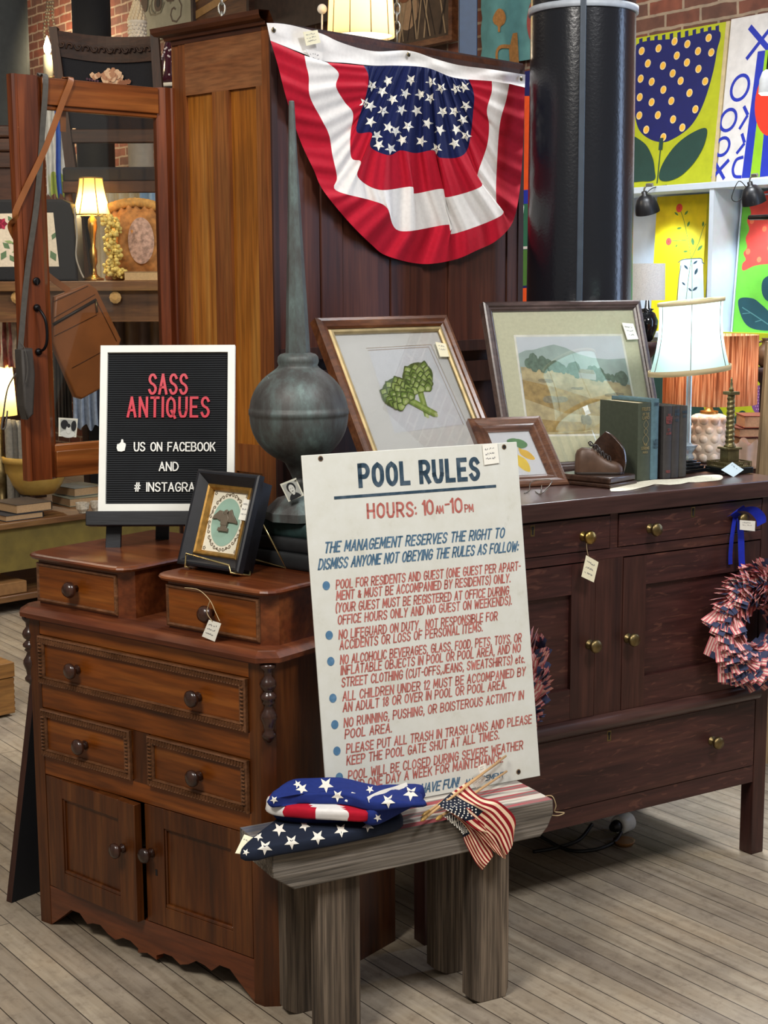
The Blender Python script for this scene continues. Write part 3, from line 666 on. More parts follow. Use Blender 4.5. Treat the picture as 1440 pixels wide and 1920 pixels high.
# ---------------------------------------------------------------- pool rules sign
SY, ST = .489, R(8.245); SW, SH = .519, .7365
SM = lean(.341-SW*math.cos(SY), 3.181-SW*math.sin(SY), .4258, SY, ST)
sign = thing('pool_rules_sign', 'tall white painted pool rules sign leaning upright on the weathered bench', 'sign', M=SM)
def sign_mat():
    m, nt, b = newmat('worn white sign paint'); L = nt.links; tc = nd(nt, 'ShaderNodeTexCoord')
    n1 = nd(nt, 'ShaderNodeTexNoise', i_Scale=14.0, i_Detail=8.0, i_Roughness=.7); L.new(tc.outputs['Object'], n1.inputs['Vector'])
    r1 = ramp(nt, [(.2, hx('#8f8b78')), (.30, hx('#c3c2b4')), (.42, hx('#cfcfc5')), (.7, hx('#d6d7d0'))]); L.new(n1.outputs['Fac'], r1.inputs[0])
    mp = nd(nt, 'ShaderNodeMapping'); mp.inputs['Scale'].default_value = (34, 16, 10); mp.inputs['Rotation'].default_value = (0, 0, .6); L.new(tc.outputs['Object'], mp.inputs[0])
    n2 = nd(nt, 'ShaderNodeTexNoise', i_Scale=1.0, i_Detail=4.0); L.new(mp.outputs[0], n2.inputs['Vector'])
    r2 = ramp(nt, [(.22, (.55, .52, .45)), (.30, (1, 1, 1))]); L.new(n2.outputs['Fac'], r2.inputs[0])
    L.new(mixc(nt, r1.outputs[0], r2.outputs[0], .7, 'MULTIPLY'), b.inputs['Base Color']); b.inputs['Roughness'].default_value = .5; return m
def worn(name, col):
    m, nt, b = newmat(name); L = nt.links; tc = nd(nt, 'ShaderNodeTexCoord')
    n1 = nd(nt, 'ShaderNodeTexNoise', i_Scale=55.0, i_Detail=5.0); L.new(tc.outputs['Object'], n1.inputs['Vector'])
    c = hx(col); hi = tuple(min(1, x*1.3+.06) for x in c[:3]); r1 = ramp(nt, [(.45, c), (.75, hi)]); L.new(n1.outputs['Fac'], r1.inputs[0]); L.new(r1.outputs[0], b.inputs['Base Color']); b.inputs['Roughness'].default_value = .55; return m
P_navy = worn('navy sign paint', '#1f3a4c'); P_blue = worn('steel blue sign paint', '#3f627c'); P_red = worn('brick red sign paint', '#a85a50'); P_dot = worn('blue dot paint', '#4a7394')
b = B(); b.box(0, SW, 0, SH, -.004, 0, bev=.0012); part('sign_panel', b, sign_mat(), sign)
sl = lambda x, y: onface(SM, x, y, 0)
def line(b, st, x0, y0, x1, y1, cap, sw, slant=.16, jit=.12, gap=1.35, sp=2.6):
    k = (sl(x0, y0-10)-sl(x0, y0)).length/10; text(b, st, sl(x0, y0), sl(x1, y1), cap*k, sw*k, slant, .0006, 0, gap, sp, jit)
b = B(); line(b, 'POOL RULES', 676, 911, 897, 897, 38, 8.6, .0, 0, 2.7, 3.6)
p0, p1 = sl(628.5, 933.5), sl(928, 911.5); k = .0012; b.ribbon([p0, p1], 5*k, .0006); part('heading_lettering', b, P_navy, sign, recalc=False, merge=False)
b = B()
line(b, 'HOURS', 690, 971, 774, 966.5, 25, 4.4, 0, .1, 2.2); line(b, ':', 780, 966, 780.6, 965.9, 22, 3.4, 0); line(b, '10', 794, 964.5, 812, 963, 25, 4.2, 0); line(b, 'AM', 818, 962.5, 831, 961.5, 13, 2.4, 0); line(b, '-', 836, 958, 843, 957, 25, 3.2, 0); line(b, '10', 846, 961, 866, 959.5, 25, 4.2, 0); line(b, 'PM', 872, 959.5, 887, 958.5, 13, 2.4, 0)
Z4 = lambda x, y: (540+x/2.88, 820+y/2.88); Z5 = lambda x, y: (560+x/2.88, 1180+y/2.88)
for st, a, c in (('POOL FOR RESIDENTS AND GUEST (ONE GUEST PER APART-', Z4(260, 818), Z4(1252, 715)), ('MENT & MUST BE ACCOMPANIED BY RESIDENTS) ONLY.', Z4(262, 878), Z4(1198, 780)),
    ('(YOUR GUEST MUST BE REGISTERED AT OFFICE DURING', Z4(258, 945), Z4(1190, 848)), ('OFFICE HOURS ONLY AND NO GUEST ON WEEKENDS).', Z4(270, 1010), Z4(1205, 900)),
    ('NO LIFEGUARD ON DUTY.  NOT RESPONSIBLE FOR', Z4(275, 1088), Z4(1128, 985)), ('ACCIDENTS OR LOSS OF PERSONAL ITEMS.', Z4(280, 1145), Z4(1048, 1045)),
    ('NO ALCOHOLIC BEVERAGES, GLASS, FOOD, PETS, TOYS, OR', Z5(225, 188), Z5(1200, 65)), ('INFLATABLE OBJECTS IN POOL OR POOL AREA, AND NO', Z5(228, 245), Z5(1195, 120)), ('STREET CLOTHING (CUT-OFFS,JEANS, SWEATSHIRTS) etc.', Z5(232, 310), Z5(1218, 178)),
    ('ALL CHILDREN UNDER 12 MUST BE ACCOMPANIED BY', Z5(238, 385), Z5(1222, 248)), ('AN ADULT 18 OR OVER IN POOL OR POOL AREA.', Z5(240, 445), Z5(1118, 318)),
    ('NO RUNNING, PUSHING, OR BOISTEROUS ACTIVITY IN', Z5(245, 527), Z5(1212, 375)), ('POOL AREA.', Z5(250, 588), Z5(500, 553)),
    ('PLEASE PUT ALL TRASH IN TRASH CANS AND PLEASE', Z5(258, 668), Z5(1255, 505)), ('KEEP THE POOL GATE SHUT AT ALL TIMES.', Z5(260, 732), Z5(1080, 590)),
    ('POOL WILL BE CLOSED DURING SEVERE WEATHER', Z5(268, 812), Z5(1208, 645)), ('AND ONE DAY A WEEK FOR MAINTENANCE.', Z5(275, 868), Z5(1100, 715))):
    line(b, st, a[0], a[1], c[0], c[1], 16, 2.5, .14, .12, 1.8, 3.2)
part('red_lettering', b, P_red, sign, recalc=False, merge=False)
b = B(); line(b, 'THE MANAGEMENT RESERVES THE RIGHT TO', 608, 1036, 944, 1007.5, 18.5, 3.1, .26, .12, 1.8, 3.2); line(b, 'DISMISS ANYONE NOT OBEYING THE RULES AS FOLLOW:', 597, 1068, 970, 1032.5, 18.5, 3.0, .26, .12, 1.8, 3.2)
line(b, 'HAVE FUN!', 789, 1487, 858.6, 1474, 16, 2.8, .3); line(b, 'MANAGEMENT', 873, 1471, 944, 1456.5, 9, 1.7, .3); part('blue_lettering', b, P_blue, sign, recalc=False, merge=False)
for q in ((611.5, 1098), (617, 1191), (620, 1240), (624, 1309), (627.5, 1358.5), (631.5, 1408), (636, 1457)):
    b = B(); b.disc(sl(*q), .0083, .0006, 20, .0092); part('bullet_dot', b, P_dot, sign, recalc=False)
for q in ((601, 860), (945, 838), (972, 1447)):
    b = B(); p = sl(*q); b.lathe([(.0058, 0.0005), (.0045, .0015), (.003, .0008)], (p.x, p.y, 0), 14); b.mi = 1; b.disc(p, .004, .0012, 12); part('screw_hole', b, [plain('rust', '#6b5136', .8), M_dark], sign)
ns = SM.to_3x3() @ Vector((0, 0, 1)); px_tag(sign, SM.inverted(), [(904, 834), (932, 830.5), (936, 868), (908, 872)], SM @ Vector((0, 0, .002)), ns, M_white, 3)
# ---------------------------------------------------------------- bench
ZB = .425; BA = atz(511, 1602, ZB); BY = .484; BM = Matrix.Translation((BA.x, BA.y, 0)) @ Matrix.Rotation(BY, 4, 'Z'); BI = BM.inverted()
bench = thing('weathered_bench', 'small bench of grey weathered barn wood painted with faded flag stripes', 'bench', M=BM)
BL = (BI @ atz(1038, 1500, ZB)).x; BD = .165
def stripe_mat():
    m, nt, b = newmat('faded flag paint on barn wood'); L = nt.links; tc = nd(nt, 'ShaderNodeTexCoord'); sp = nd(nt, 'ShaderNodeSeparateXYZ'); L.new(tc.outputs['Object'], sp.inputs[0])
    mu = nd(nt, 'ShaderNodeMath', operation='MULTIPLY'); L.new(sp.outputs[1], mu.inputs[0]); mu.inputs[1].default_value = 1/.047
    fr = nd(nt, 'ShaderNodeMath', operation='FRACT'); L.new(mu.outputs[0], fr.inputs[0]); gt = nd(nt, 'ShaderNodeMath', operation='GREATER_THAN'); L.new(fr.outputs[0], gt.inputs[0]); gt.inputs[1].default_value = .45
    c = mixc(nt, hx('#a83a42'), hx('#cfc8ba'), gt.outputs[0])
    gx = nd(nt, 'ShaderNodeMath', operation='LESS_THAN'); L.new(sp.outputs[0], gx.inputs[0]); gx.inputs[1].default_value = .22; c = mixc(nt, c, hx('#4c5060'), gx.outputs[0])
    mp = nd(nt, 'ShaderNodeMapping'); mp.inputs['Scale'].default_value = (7, 80, 30); L.new(tc.outputs['Object'], mp.inputs[0]); n1 = nd(nt, 'ShaderNodeTexNoise', i_Scale=1.0, i_Detail=6.0); L.new(mp.outputs[0], n1.inputs['Vector'])
    r1 = ramp(nt, [(.38, (0, 0, 0)), (.53, (1, 1, 1))]); L.new(n1.outputs['Fac'], r1.inputs[0]); fm = nd(nt, 'ShaderNodeMath', operation='MULTIPLY'); L.new(r1.outputs[0], fm.inputs[0]); fm.inputs[1].default_value = .85
    L.new(mixc(nt, hx('#77706a'), c, fm.outputs[0]), b.inputs['Base Color']); b.inputs['Roughness'].default_value = .8; bump(nt, b, n1.outputs['Fac'], .6); return m
b = B(); zt = ZB
prof = [(0, zt), (BL, zt), (BL+.002, zt-.03), (BL-.012, zt-.058), (BL-.03, zt-.076), (.045, zt-.080), (.0, zt-.048)]
b.prism(prof, 'y', 0, BD, bev=.0025)
b.bm.normal_update(); top = b
for f in b.bm.faces:
    if f.normal.z > .95 and abs(f.calc_center_median().z-ZB) < .004: f.material_index = 1
part('bench_top', b, [W_grey, stripe_mat()], bench, recalc=False)
def lx(px, py, y): return (BI @ atpl(px, py, BM @ Vector((0, y, 0)), BM.to_3x3() @ Vector((0, 1, 0)))).x
def bleg(x0, x1, y0, y1, cut=.014, knot=False):
    b = B(); pr_ = [(x0, zt-.075), (x1, zt-.075), (x1, cut*1.4), (x1-cut*.5, 0), (x0+cut*1.6, 0), (x0, cut)]; b.prism(pr_, 'y', y0, y1, bev=.002); part('leg', b, W_grey_z, bench)
bleg(lx(598, 1800, .02), lx(676, 1800, .02), .02, .058); x0 = lx(884, 1750, .02); bleg(x0, lx(954, 1750, .02), .02, .058)
p = BI @ atz(834, 1829, 0); q = BI @ atz(561, 1901, 0)
bleg(lx(815, 1700, p.y), lx(877, 1700, p.y), p.y, p.y+.036, .02); bleg(lx(536, 1800, q.y), lx(600, 1800, q.y), q.y, q.y+.036)
ends = [BI @ atz(1040, 1503, ZB)]
b = B(); e = Vector((BL, .012, zt-.004)); b.tube(cat([e+Vector((-.004, .01, .006)), e+Vector((.004, -.004, .008)), e+Vector((.012, -.006, -.012)), e+Vector((.010, -.004, -.026)), e+Vector((.022, -.004, -.030)), e+Vector((.034, -.006, -.033)), e+Vector((.020, -.004, -.037)), e+Vector((.004, -.002, -.034))], 5), .0011, 5); part('twine', b, M_string, bench)
# ---------------------------------------------------------------- folded flags on the bench
def bz(p, z): return BI @ atz(p[0], p[1], z)
def pillow(outline, z0, z1, nz=.003, seed=0, skew=None, inset=.93, rough=18):
    P = cat([Vector((p[0], p[1])) for p in outline], 5, True); c = sum(P, Vector((0, 0)))/len(P); b = B(); h = z1-z0
    rows = []
    for sc_, zz in ((.5, 0), (.97, 0), (1.0, .18), (1.01, .5), (1.0, .8), (inset+.03, .97), (inset-.03, 1), (.75, 1.0), (.55, 1.0), (.35, 1.02), (.15, 1.03), (.01, 1.03)):
        row = []
        for v in P:
            q = c+(v-c)*sc_; z = z0+h*zz
            k = noise.noise(Vector((q.x*rough, q.y*rough, zz*3+seed)))
            d = (v-c).normalized()*k*nz*(1.5 if .1 < zz < .97 else .4); z += (k*nz if zz > .9 else 0)
            if skew: z += skew(q)*min(1, zz*3)
            row.append((q.x+d.x, q.y+d.y, z))
        rows.append(row)
    b.grid(rows, closev=True); b.bm.normal_update(); bmesh.ops.recalc_face_normals(b.bm, faces=b.bm.faces[:]); return b
fl = thing('folded_flag', 'dark flag folded in a flat triangle of stars, bottom one on the bench', 'folded flag', M=BM, group='folded flags on the bench')
Q = [bz(p, ZB+.01) for p in ((452, 1601), (476, 1606), (513, 1597), (586, 1585), (663, 1570), (750, 1548), (735, 1526), (640, 1524), (545, 1533), (500, 1560))]
Q = [(p.x, p.y) for p in Q]
b = pillow(Q, ZB+.0005, ZB+.024, .0015, 2); bv = [bvh_of(b)]; part('flag_cloth', b, C_ink, fl)
b = B(); Z7 = lambda x, y: (430+x/4.114, 1440+y/4.114)
for x, y, r in ((385, 472, 13.5), (480, 570, 14.5), (275, 612, 15), (682, 533, 14.5), (862, 480, 14), (1070, 447, 12), (580, 445, 11), (225, 528, 9), (128, 650, 7)):
    p = Z7(x, y); star_on(b, bv, p[0], p[1], r, random.uniform(-.1, .3), BI, near=ZB+.015)
part('star_print', b, C_star, fl, recalc=False, merge=False)
px_tag(fl, BI, [(458, 1565), (481, 1573), (462, 1603), (441, 1600)], BM @ Vector((0, 0, ZB+.008)), (0, -.25, 1), M_cream, 1, 'paper_label')
fl2 = thing('folded_flag', 'thick folded flag with red and white stripes showing, upper one on the bench', 'folded flag', M=BM, group='folded flags on the bench')
def out(pts, z): return [(p.x, p.y) for p in (bz(q, z) for q in pts)]
Q = out(((512, 1524), (560, 1535), (640, 1534), (700, 1522), (700, 1505), (545, 1496)), ZB+.034)
b = pillow(Q, ZB+.0245, ZB+.043, .003, 5); bva = bvh_of(b); part('lower_fold', b, C_navy, fl2)
Q = out(((501, 1515), (560, 1524), (640, 1529), (693, 1529), (700, 1502), (600, 1492), (520, 1490)), ZB+.054)
b = pillow(Q, ZB+.043, ZB+.064, .003, 9); b.bm.normal_update()
for f in b.bm.faces:
    cx = f.calc_center_median(); q = BM @ cx; X = cx.x
    xs_ = [(BI @ atz(t, 1525, ZB+.05)).x for t in (531, 588, 640, 695)]
    f.material_index = 1 if xs_[0] < X < xs_[1] or xs_[2] < X else 0
part('striped_fold', b, [C_cream, C_red], fl2)
Q = out(((503, 1503), (560, 1498), (640, 1499), (690, 1510), (735, 1508), (790, 1490), (785, 1474), (700, 1470), (600, 1468), (546, 1470)), ZB+.075)
edge = max(p[0] for p in Q)
b = pillow(Q, ZB+.064, ZB+.086, .005, 13, skew=lambda q: -.030*max(0, (q.x-(edge-.12))/.12)); bvb = bvh_of(b); part('top_fold', b, C_blue, fl2)
Q = out(((675, 1520), (700, 1534), (745, 1514), (793, 1486), (780, 1474), (700, 1488)), ZB+.050)
b = pillow(Q, ZB+.034, ZB+.070, .004, 17, skew=lambda q: -.010*max(0, (q.x-(edge-.1))/.1)); bvc = bvh_of(b); part('side_fold', b, C_blue, fl2)
b = B()
for x, y, r in ((560, 160, 12), (745, 130, 15), (1000, 135, 14), (1085, 165, 8), (1400, 195, 15), (1225, 255, 14), (835, 215, 12), (525, 125, 8), (345, 245, 8), (1145, 385, 8), (820, 412, 9), (480, 405, 9), (1320, 320, 7)):
    p = Z7(x, y); star_on(b, [bva, bvb, bvc], p[0], p[1], r, random.uniform(-.2, .3), BI, lift=.002, near=ZB+.07)
part('star_print', b, C_star, fl2, recalc=False, merge=False)
b = B(); tp = []
for q in ((690, 1500), (715, 1488), (742, 1480), (764, 1472)):
    d = (BI.to_3x3() @ ray(*q)).normalized(); h = stick([bvb, bvc], BI @ CAM, d); tp.append(h[0]-d*.003 if h else bz(q, ZB+.09))
tp = cat(tp, 5); b.grid([[p+Vector((0, -.004, -.004)) for p in tp], [p+Vector((0, .004, .005)) for p in tp]]); part('white_tape', b, C_star, fl2, recalc=False)
px_tag(fl2, BI, [(660, 1485), (694, 1497), (688, 1518), (646, 1502)], BM @ Vector((.2, -.004, ZB+.085)), (-.2, -.75, .6), M_white, 2)
# ---------------------------------------------------------------- small stick flags
Z8 = lambda x, y: (740+x/4.5, 1400+y/4.5)
G_gold = plain('gilt wood', '#b08a4a', .4, .3); W_stick = plain('pale dowel', '#c79f6c', .6)
def drape(p, z, off):
    q = bz(p, z)
    if q.y < -off: q = BI @ atpl(p[0], p[1], BM @ Vector((0, -off, 0)), BM.to_3x3() @ Vector((0, 1, 0)))
    return q
def small_flag(label, tip, end, curves, z, off, canton=True, endz=None):
    t = thing('stick_flag', label, 'small flag', M=BM, group='small stick flags on the bench')
    a = bz(tip, z-.004); n = SM.to_3x3() @ Vector((0, 0, 1)); e = BI @ atpl(end[0], end[1], SM @ Vector((0, 0, .012)), n)
    d = (e-a).normalized(); b = B(); b.tube([a+d*.016, a+(e-a)*.5, e], [.0028, .0028, .0024], 8); part('stick', b, W_stick, t)
    b = B(); b.tube([a-d*.004, a+d*.002, a+d*.010, a+d*.020], [.0008, .0036, .0042, .0030], 8); part('gilt_tip', b, G_gold, t)
    NF = 40; cs = [resample(c, NF) for c in curves]; nv = 39
    def S(i, v):
        t_ = v*(len(cs)-1); k = min(int(t_), len(cs)-2); f = t_-k
        pts = [cs[max(0, min(len(cs)-1, k+o))][i] for o in (-1, 0, 1, 2)]
        return .5*((2*pts[1])+(pts[2]-pts[0])*f+(2*pts[0]-5*pts[1]+4*pts[2]-pts[3])*f*f+(3*pts[1]-pts[0]-3*pts[2]+pts[3])*f**3)
    rows = []
    for i in range(NF):
        row = []
        for j in range(nv+1):
            v = j/nv; p = S(i, v); w = .003*math.sin(v*9+i*.12)+.0025*noise.noise(Vector((i*.15, v*5, z*50)))
            row.append(drape((p.x, p.y), z+.004+w+.004*math.sin(math.pi*v), off+w+.004))
        rows.append(row)
    def mi(i, j):
        if canton and i < NF*.42 and j < nv*7/13: return 2
        return 0 if (j//3) % 2 == 0 else 1
    b = B(); b.grid(rows, mis=mi); part('flag_cloth', b, [C_dkred, C_pink, C_ink], t, recalc=False)
    if canton:
        b = B()
        for r_ in range(7):
            for c_ in range(8):
                i = 1.2+(c_+.5*(r_ % 2))*NF*.40/8.3; j = 1.2+r_*nv*7/13/7.2; P = rows[int(i)][int(j)]; vd = (BI @ CAM-P).normalized(); rt = vd.cross(Vector((0, 0, 1))).normalized(); up = rt.cross(vd); rr = .0021
                b.poly([P+vd*.0012+rt*x*rr+up*y*rr for x, y in starpts((0, 0), 1, 0, .55)])
        part('star_print', b, C_star, t, recalc=False, merge=False)
small_flag('small stick flag hanging lowest over the bench front edge', Z8(240, 578), Z8(880, 130), [[Z8(*p) for p in c] for c in (((415, 585), (490, 650), (560, 712), (590, 800), (640, 900), (690, 985), (738, 1043)), ((480, 570), (560, 640), (610, 700), (650, 770), (700, 870), (750, 950), (785, 985)), ((540, 560), (620, 640), (680, 700), (730, 760), (780, 830), (815, 880), (832, 922)))], ZB+.010, .004)
small_flag('small stick flag folded between the two other small flags', Z8(355, 612), Z8(945, 208), [[Z8(*p) for p in c] for c in (((470, 560), (580, 640), (680, 720), (760, 800), (830, 880)), ((520, 520), (640, 610), (740, 690), (830, 790), (925, 945)), ((600, 470), (720, 560), (830, 660), (900, 760), (938, 930)))], ZB+.017, .012, False)
small_flag('small stick flag spread on top of the other small flags', Z8(228, 622), Z8(938, 78), [[Z8(*p) for p in c] for c in (((362, 492), (470, 552), (570, 606), (640, 665), (720, 715), (790, 712), (850, 745), (885, 800)), ((415, 442), (520, 505), (625, 560), (720, 635), (800, 700), (860, 760), (905, 850), (935, 910)), ((470, 395), (575, 460), (680, 515), (780, 580), (850, 650), (905, 720), (945, 800), (972, 872)), ((535, 350), (620, 420), (720, 485), (830, 530), (900, 600), (950, 670), (980, 740), (995, 825)), ((605, 300), (660, 370), (740, 430), (860, 455), (950, 520), (1005, 580), (1022, 640), (1010, 700)))], ZB+.024, .018)
b = B(); P0 = BI @ atpl(*Z8(690, 320), SM @ Vector((0, 0, .03)), ns)
px_tag(bpy.data.objects['stick_flag.002'], BI, [Z8(700, 170), Z8(760, 140), Z8(775, 210), Z8(720, 235)], SM @ Vector((0, 0, .02)), ns, M_white, 2, 'clear_label')
px_tag(bpy.data.objects['stick_flag.001'], BI, [Z8(650, 310), Z8(740, 240), Z8(780, 270), Z8(690, 350)], SM @ Vector((0, 0, .026)), ns, M_white, 2, 'clear_label')
# ---------------------------------------------------------------- letter board and easel
LM = lean(-.668, 3.4718, .9762, -.014, .242); LW, LH = .3175, .3926
lb = thing('letter_board', 'white framed black letter board with red and white letters on a black easel', 'letter board', M=LM)
b = B(); b.rectring(LW, LH, [(0, -.016), (0, 0), (.0165, 0), (.0175, -.006)]); part('frame', b, plain('white painted frame', '#e4e4dc', .5, 0, .03), lb)
b = B(); b.box(.002, LW-.002, .002, LH-.002, -.0155, -.010); part('backing', b, M_black, lb)
b = B(); rows = []; n = 68
for i in range(n):
    y0 = .0165+(LH-.033)*i/n; s = (LH-.033)/n
    for y, z in ((y0, -.0085), (y0+s*.18, -.0062), (y0+s*.5, -.0050), (y0+s*.82, -.0062)): rows.append([(.0165, y, z), (LW-.0165, y, z)])
b.grid(rows, smooth=False); part('felt', b, plain('black grooved felt', '#1b1e22', .8, 0, .1), lb)
bl_ = lambda x, y: onface(LM, x, y, -.004)
M_lr = plain('red plastic letter', '#c41c36', .3, 0, .03); M_lw = plain('white plastic letter', '#e8e8e2', .35, 0, .03)
def bline(st, x0, x1, y, cap, sw, mat, gap=1.5, sp=4):
    b = B(); k = (bl_(x0, y-10)-bl_(x0, y)).length/10; text(b, st, bl_(x0, y), bl_(x1, y), cap*k, sw*k, 0, -.0052, .0035, gap, sp); part('plastic_letters', b, mat, lb)
bline('SASS', 280, 350, 738, 35, 4.6, M_lr, 2.2); bline('ANTIQUES', 240, 391, 781, 35, 4.6, M_lr, 2.4)
bline('US ON FACEBOOK', 252, 403, 845.5, 15.5, 2.3, M_lw); bline('AND', 299, 334, 882.5, 15.5, 2.3, M_lw); bline('# INSTAGRAM', 253, 379, 921, 15.5, 2.3, M_lw)
b = B(); hand = [(220, 833), (224, 832), (227, 829), (228, 824), (231, 824), (232, 830), (236, 832), (236, 836), (235, 840), (234, 845), (228, 847), (221, 846), (219, 840)]
q = [bl_(*p) for p in hand]; b.prism([(p.x, p.y) for p in q], 'z', -.0052, -.0015); part('thumbs_up', b, M_lw, lb)
ez = thing('easel', 'black wooden tabletop easel holding the letter board', 'easel', M=LM)
M_bw = wood('black stained wood', [(.3, '#131418'), (.7, '#24262c')], 'x', 20, .1, .5, bmp=.1)
b = B(); b.box(-.028, LW+.02, -.034, -.0005, -.03, .006, bev=.002); part('ledge', b, M_bw, ez)
for x0 in (.022, LW-.062):
    b = B(); b.prism([(x0, .29), (x0+.032, .29), (x0+.026, -.0915), (x0-.010, -.0905)], 'z', -.042, -.0305, bev=.001); part('leg', b, M_bw, ez)
b = B(); f0 = LM.inverted() @ atz(303, 1010, .8855); f0 = LM.inverted() @ Vector((-.538, 3.60, .889)); t0 = Vector((LW/2-.012, .26, -.045)); r3 = Vector((1, 0, 0))
q = [t0-r3*.014, t0+r3*.014, f0+r3*.016, f0-r3*.016]; dv = (f0-t0).normalized().cross(r3)*.010
b.grid([[p for p in q], [p+dv for p in q]], closev=True, smooth=False); b.poly(q); b.poly([p+dv for p in q][::-1]); part('leg', b, M_bw, ez)
b = B(); b.box(.01, LW-.01, .2, .225, -.056, -.043); part('cross_bar', b, M_bw, ez)
# ---------------------------------------------------------------- shadow box with eagle + wire stand
FM = lean(-.4527, 3.2151, .900, -.6616, .349); fw, fh = .183, .212
fr = thing('shadow_box_frame', 'small deep black framed eagle picture on a gold wire stand', 'picture frame', M=FM)
b = B(); b.rectring(fw, fh, [(.010, -.058), (.010, -.02), (0, -.018), (0, -.002), (.004, 0), (.008, .0), (.028, -.016), (.029, -.018)]); part('frame', b, plain('black lacquer frame', '#15161c', .4, 0, .2, 80), fr)
b = B(); b.box(.012, fw-.012, .012, fh-.012, -.057, -.040); part('backing', b, M_black, fr)
b = B(); b.rectring(fw-.054, fh-.054, [(0, -.016), (.003, -.013), (.007, -.015), (.012, -.022), (.0125, -.03)], .027, .027); part('gilt_liner', b, plain('antique gilt', '#a98040', .35, .7, .3, 60), fr)
b = B(); x0 = .037; b.box(x0, fw-x0, x0, fh-x0, -.036, -.028); cx, cy = fw/2, fh/2
b.mi = 1; b.disc((cx, cy), .041, -.0275, 40, .053)
b.mi = 3; rnd = random.Random(3)
def ell(a, k=1.0): return Vector((cx+.047*k*math.cos(a), cy+.060*k*math.sin(a)))
for i in range(22):
    a = i*2*math.pi/22+.1; p = ell(a); d = Vector((math.cos(a), math.sin(a))); t = Vector((-d.y, d.x))*(1 if i % 2 else -1)
    if abs(p.x-cx) > .050: continue
    pts = [p-d*.002+t*.007, p+d*.002+t*.003, p+d*.004-t*.002, p+d*.001-t*.005, p-d*.002-t*.003, p-t*.0005]
    b.ribbon([(v.x, v.y) for v in cat(pts, 4)], .0022, -.0276); b.disc(p+d*.001+t*.007, .0018, -.0275, 8)
for sx in (-1, 1):
    for sy in (-1, 1):
        c = Vector((cx+sx*.046, cy+sy*.061))
        for k in range(5): a = k*1.256; b.disc(c+Vector((math.cos(a), math.sin(a)))*.003, .0016, -.0275, 8)
b.mi = 0; part('mat_picture', b, [plain('cream mat', '#ded8c4', .8, 0, .04), plain('sage oval', '#8fae9d', .8, 0, .05), M_dark, plain('scroll brown', '#6f6250', .8)], fr, merge=False)
b = B()
def relief(pts, z0, z1): b.prism([(cx+x*1.12, cy+y*1.3) for x, y in pts], 'z', z0, z1, bev=.0008)
relief([(-.008, -.006), (.008, -.006), (.010, .006), (.004, .014), (-.004, .014), (-.010, .006)], -.027, -.021)
relief([(-.006, .012), (-.010, .018), (-.018, .019), (-.030, .010), (-.034, .003), (-.022, .004), (-.009, .0)], -.027, -.0225)
relief([(.006, .012), (.006, .019), (.012, .022), (.018, .014), (.030, .004), (.033, -.001), (.020, .0), (.009, .0)], -.027, -.0225)
relief([(-.003, .012), (.003, .012), (.005, .018), (.001, .021), (-.005, .018)], -.026, -.0205)
relief([(-.013, -.016), (.013, -.016), (.012, -.010), (-.012, -.010)], -.027, -.021); relief([(-.008, -.011), (.008, -.011), (.007, -.005), (-.007, -.005)], -.027, -.022)
part('eagle', b, plain('bronze relief', '#6c6152', .5, .2), fr)
nf = FM.to_3x3() @ Vector((0, 0, 1)); px_tag(fr, FM.inverted(), [(458, 935), (470, 938), (463, 977), (447, 974)], FM @ Vector((0, 0, -.012)), nf, M_white, 3)
st = thing('wire_stand', 'twisted gold wire stand under the small black framed eagle picture', 'stand', M=FM)
M_gw = plain('gold wire', '#d8c48a', .25, .9, .1)
FI = FM.inverted(); zt_ = .8895
def gl(p): return FI @ Vector(p)
b = B()
y1 = FI @ atpl(346, 1064, FM @ Vector((0, 0, .006)), nf)
A = [FI @ atpl(q[0], q[1], FM @ Vector((0, 0, .006)), nf) for q in ((347, 1062), (349, 1038), (430, 1060), (432, 1074))]
foot = [gl(atz(470, 1082, zt_)), gl(atz(474, 1045, .91)), gl(atz(476, 1050, .905)), gl(atz(536, 1066, zt_)), gl(atz(474, 1046, zt_))]
b.tube([A[0], A[1], A[2], A[3], gl(atz(468, 1079, zt_)), gl(atz(471, 1047, .905))], .0021, 6)
b.tube([gl(atz(471, 1047, .905)), gl(atz(537, 1065, zt_)), Vector((fw-.03, .13, -.062))], .0021, 6)
b.tube([A[0], Vector((.02, -.006, -.05)), Vector((.02, .10, -.062)), Vector((fw-.03, .13, -.062))], .0021, 6)
part('wire', b, M_gw, st)
# ---------------------------------------------------------------- price tag on the chest knob
CHM = Matrix.Translation((-.8223, 3.3981, 0)) @ Matrix.Rotation(-.6573, 4, 'Z'); CHI = CHM.inverted(); nc = CHM.to_3x3() @ Vector((0, -1, 0))
t = thing('price_tag', 'white price tag hanging by string from the right box knob of the chest', 'tag', M=CHM)
px_tag(t, CHI, [(392, 1162), (415, 1169), (403, 1203), (379, 1193)], CHM @ Vector((0, -.004, 0)), nc, M_white, 3, 'card')
b = B(); b.tube(cat([CHI @ atpl(q[0], q[1], CHM @ Vector((0, -.006, 0)), nc) for q in ((346, 1102), (372, 1106), (393, 1125), (404, 1148), (412, 1165))], 6), .0009, 5); b.tube(cat([CHI @ atpl(q[0], q[1], CHM @ Vector((0, -.006, 0)), nc) for q in ((394, 1126), (388, 1148), (398, 1165))], 6), .0009, 5); part('string', b, M_string, t)
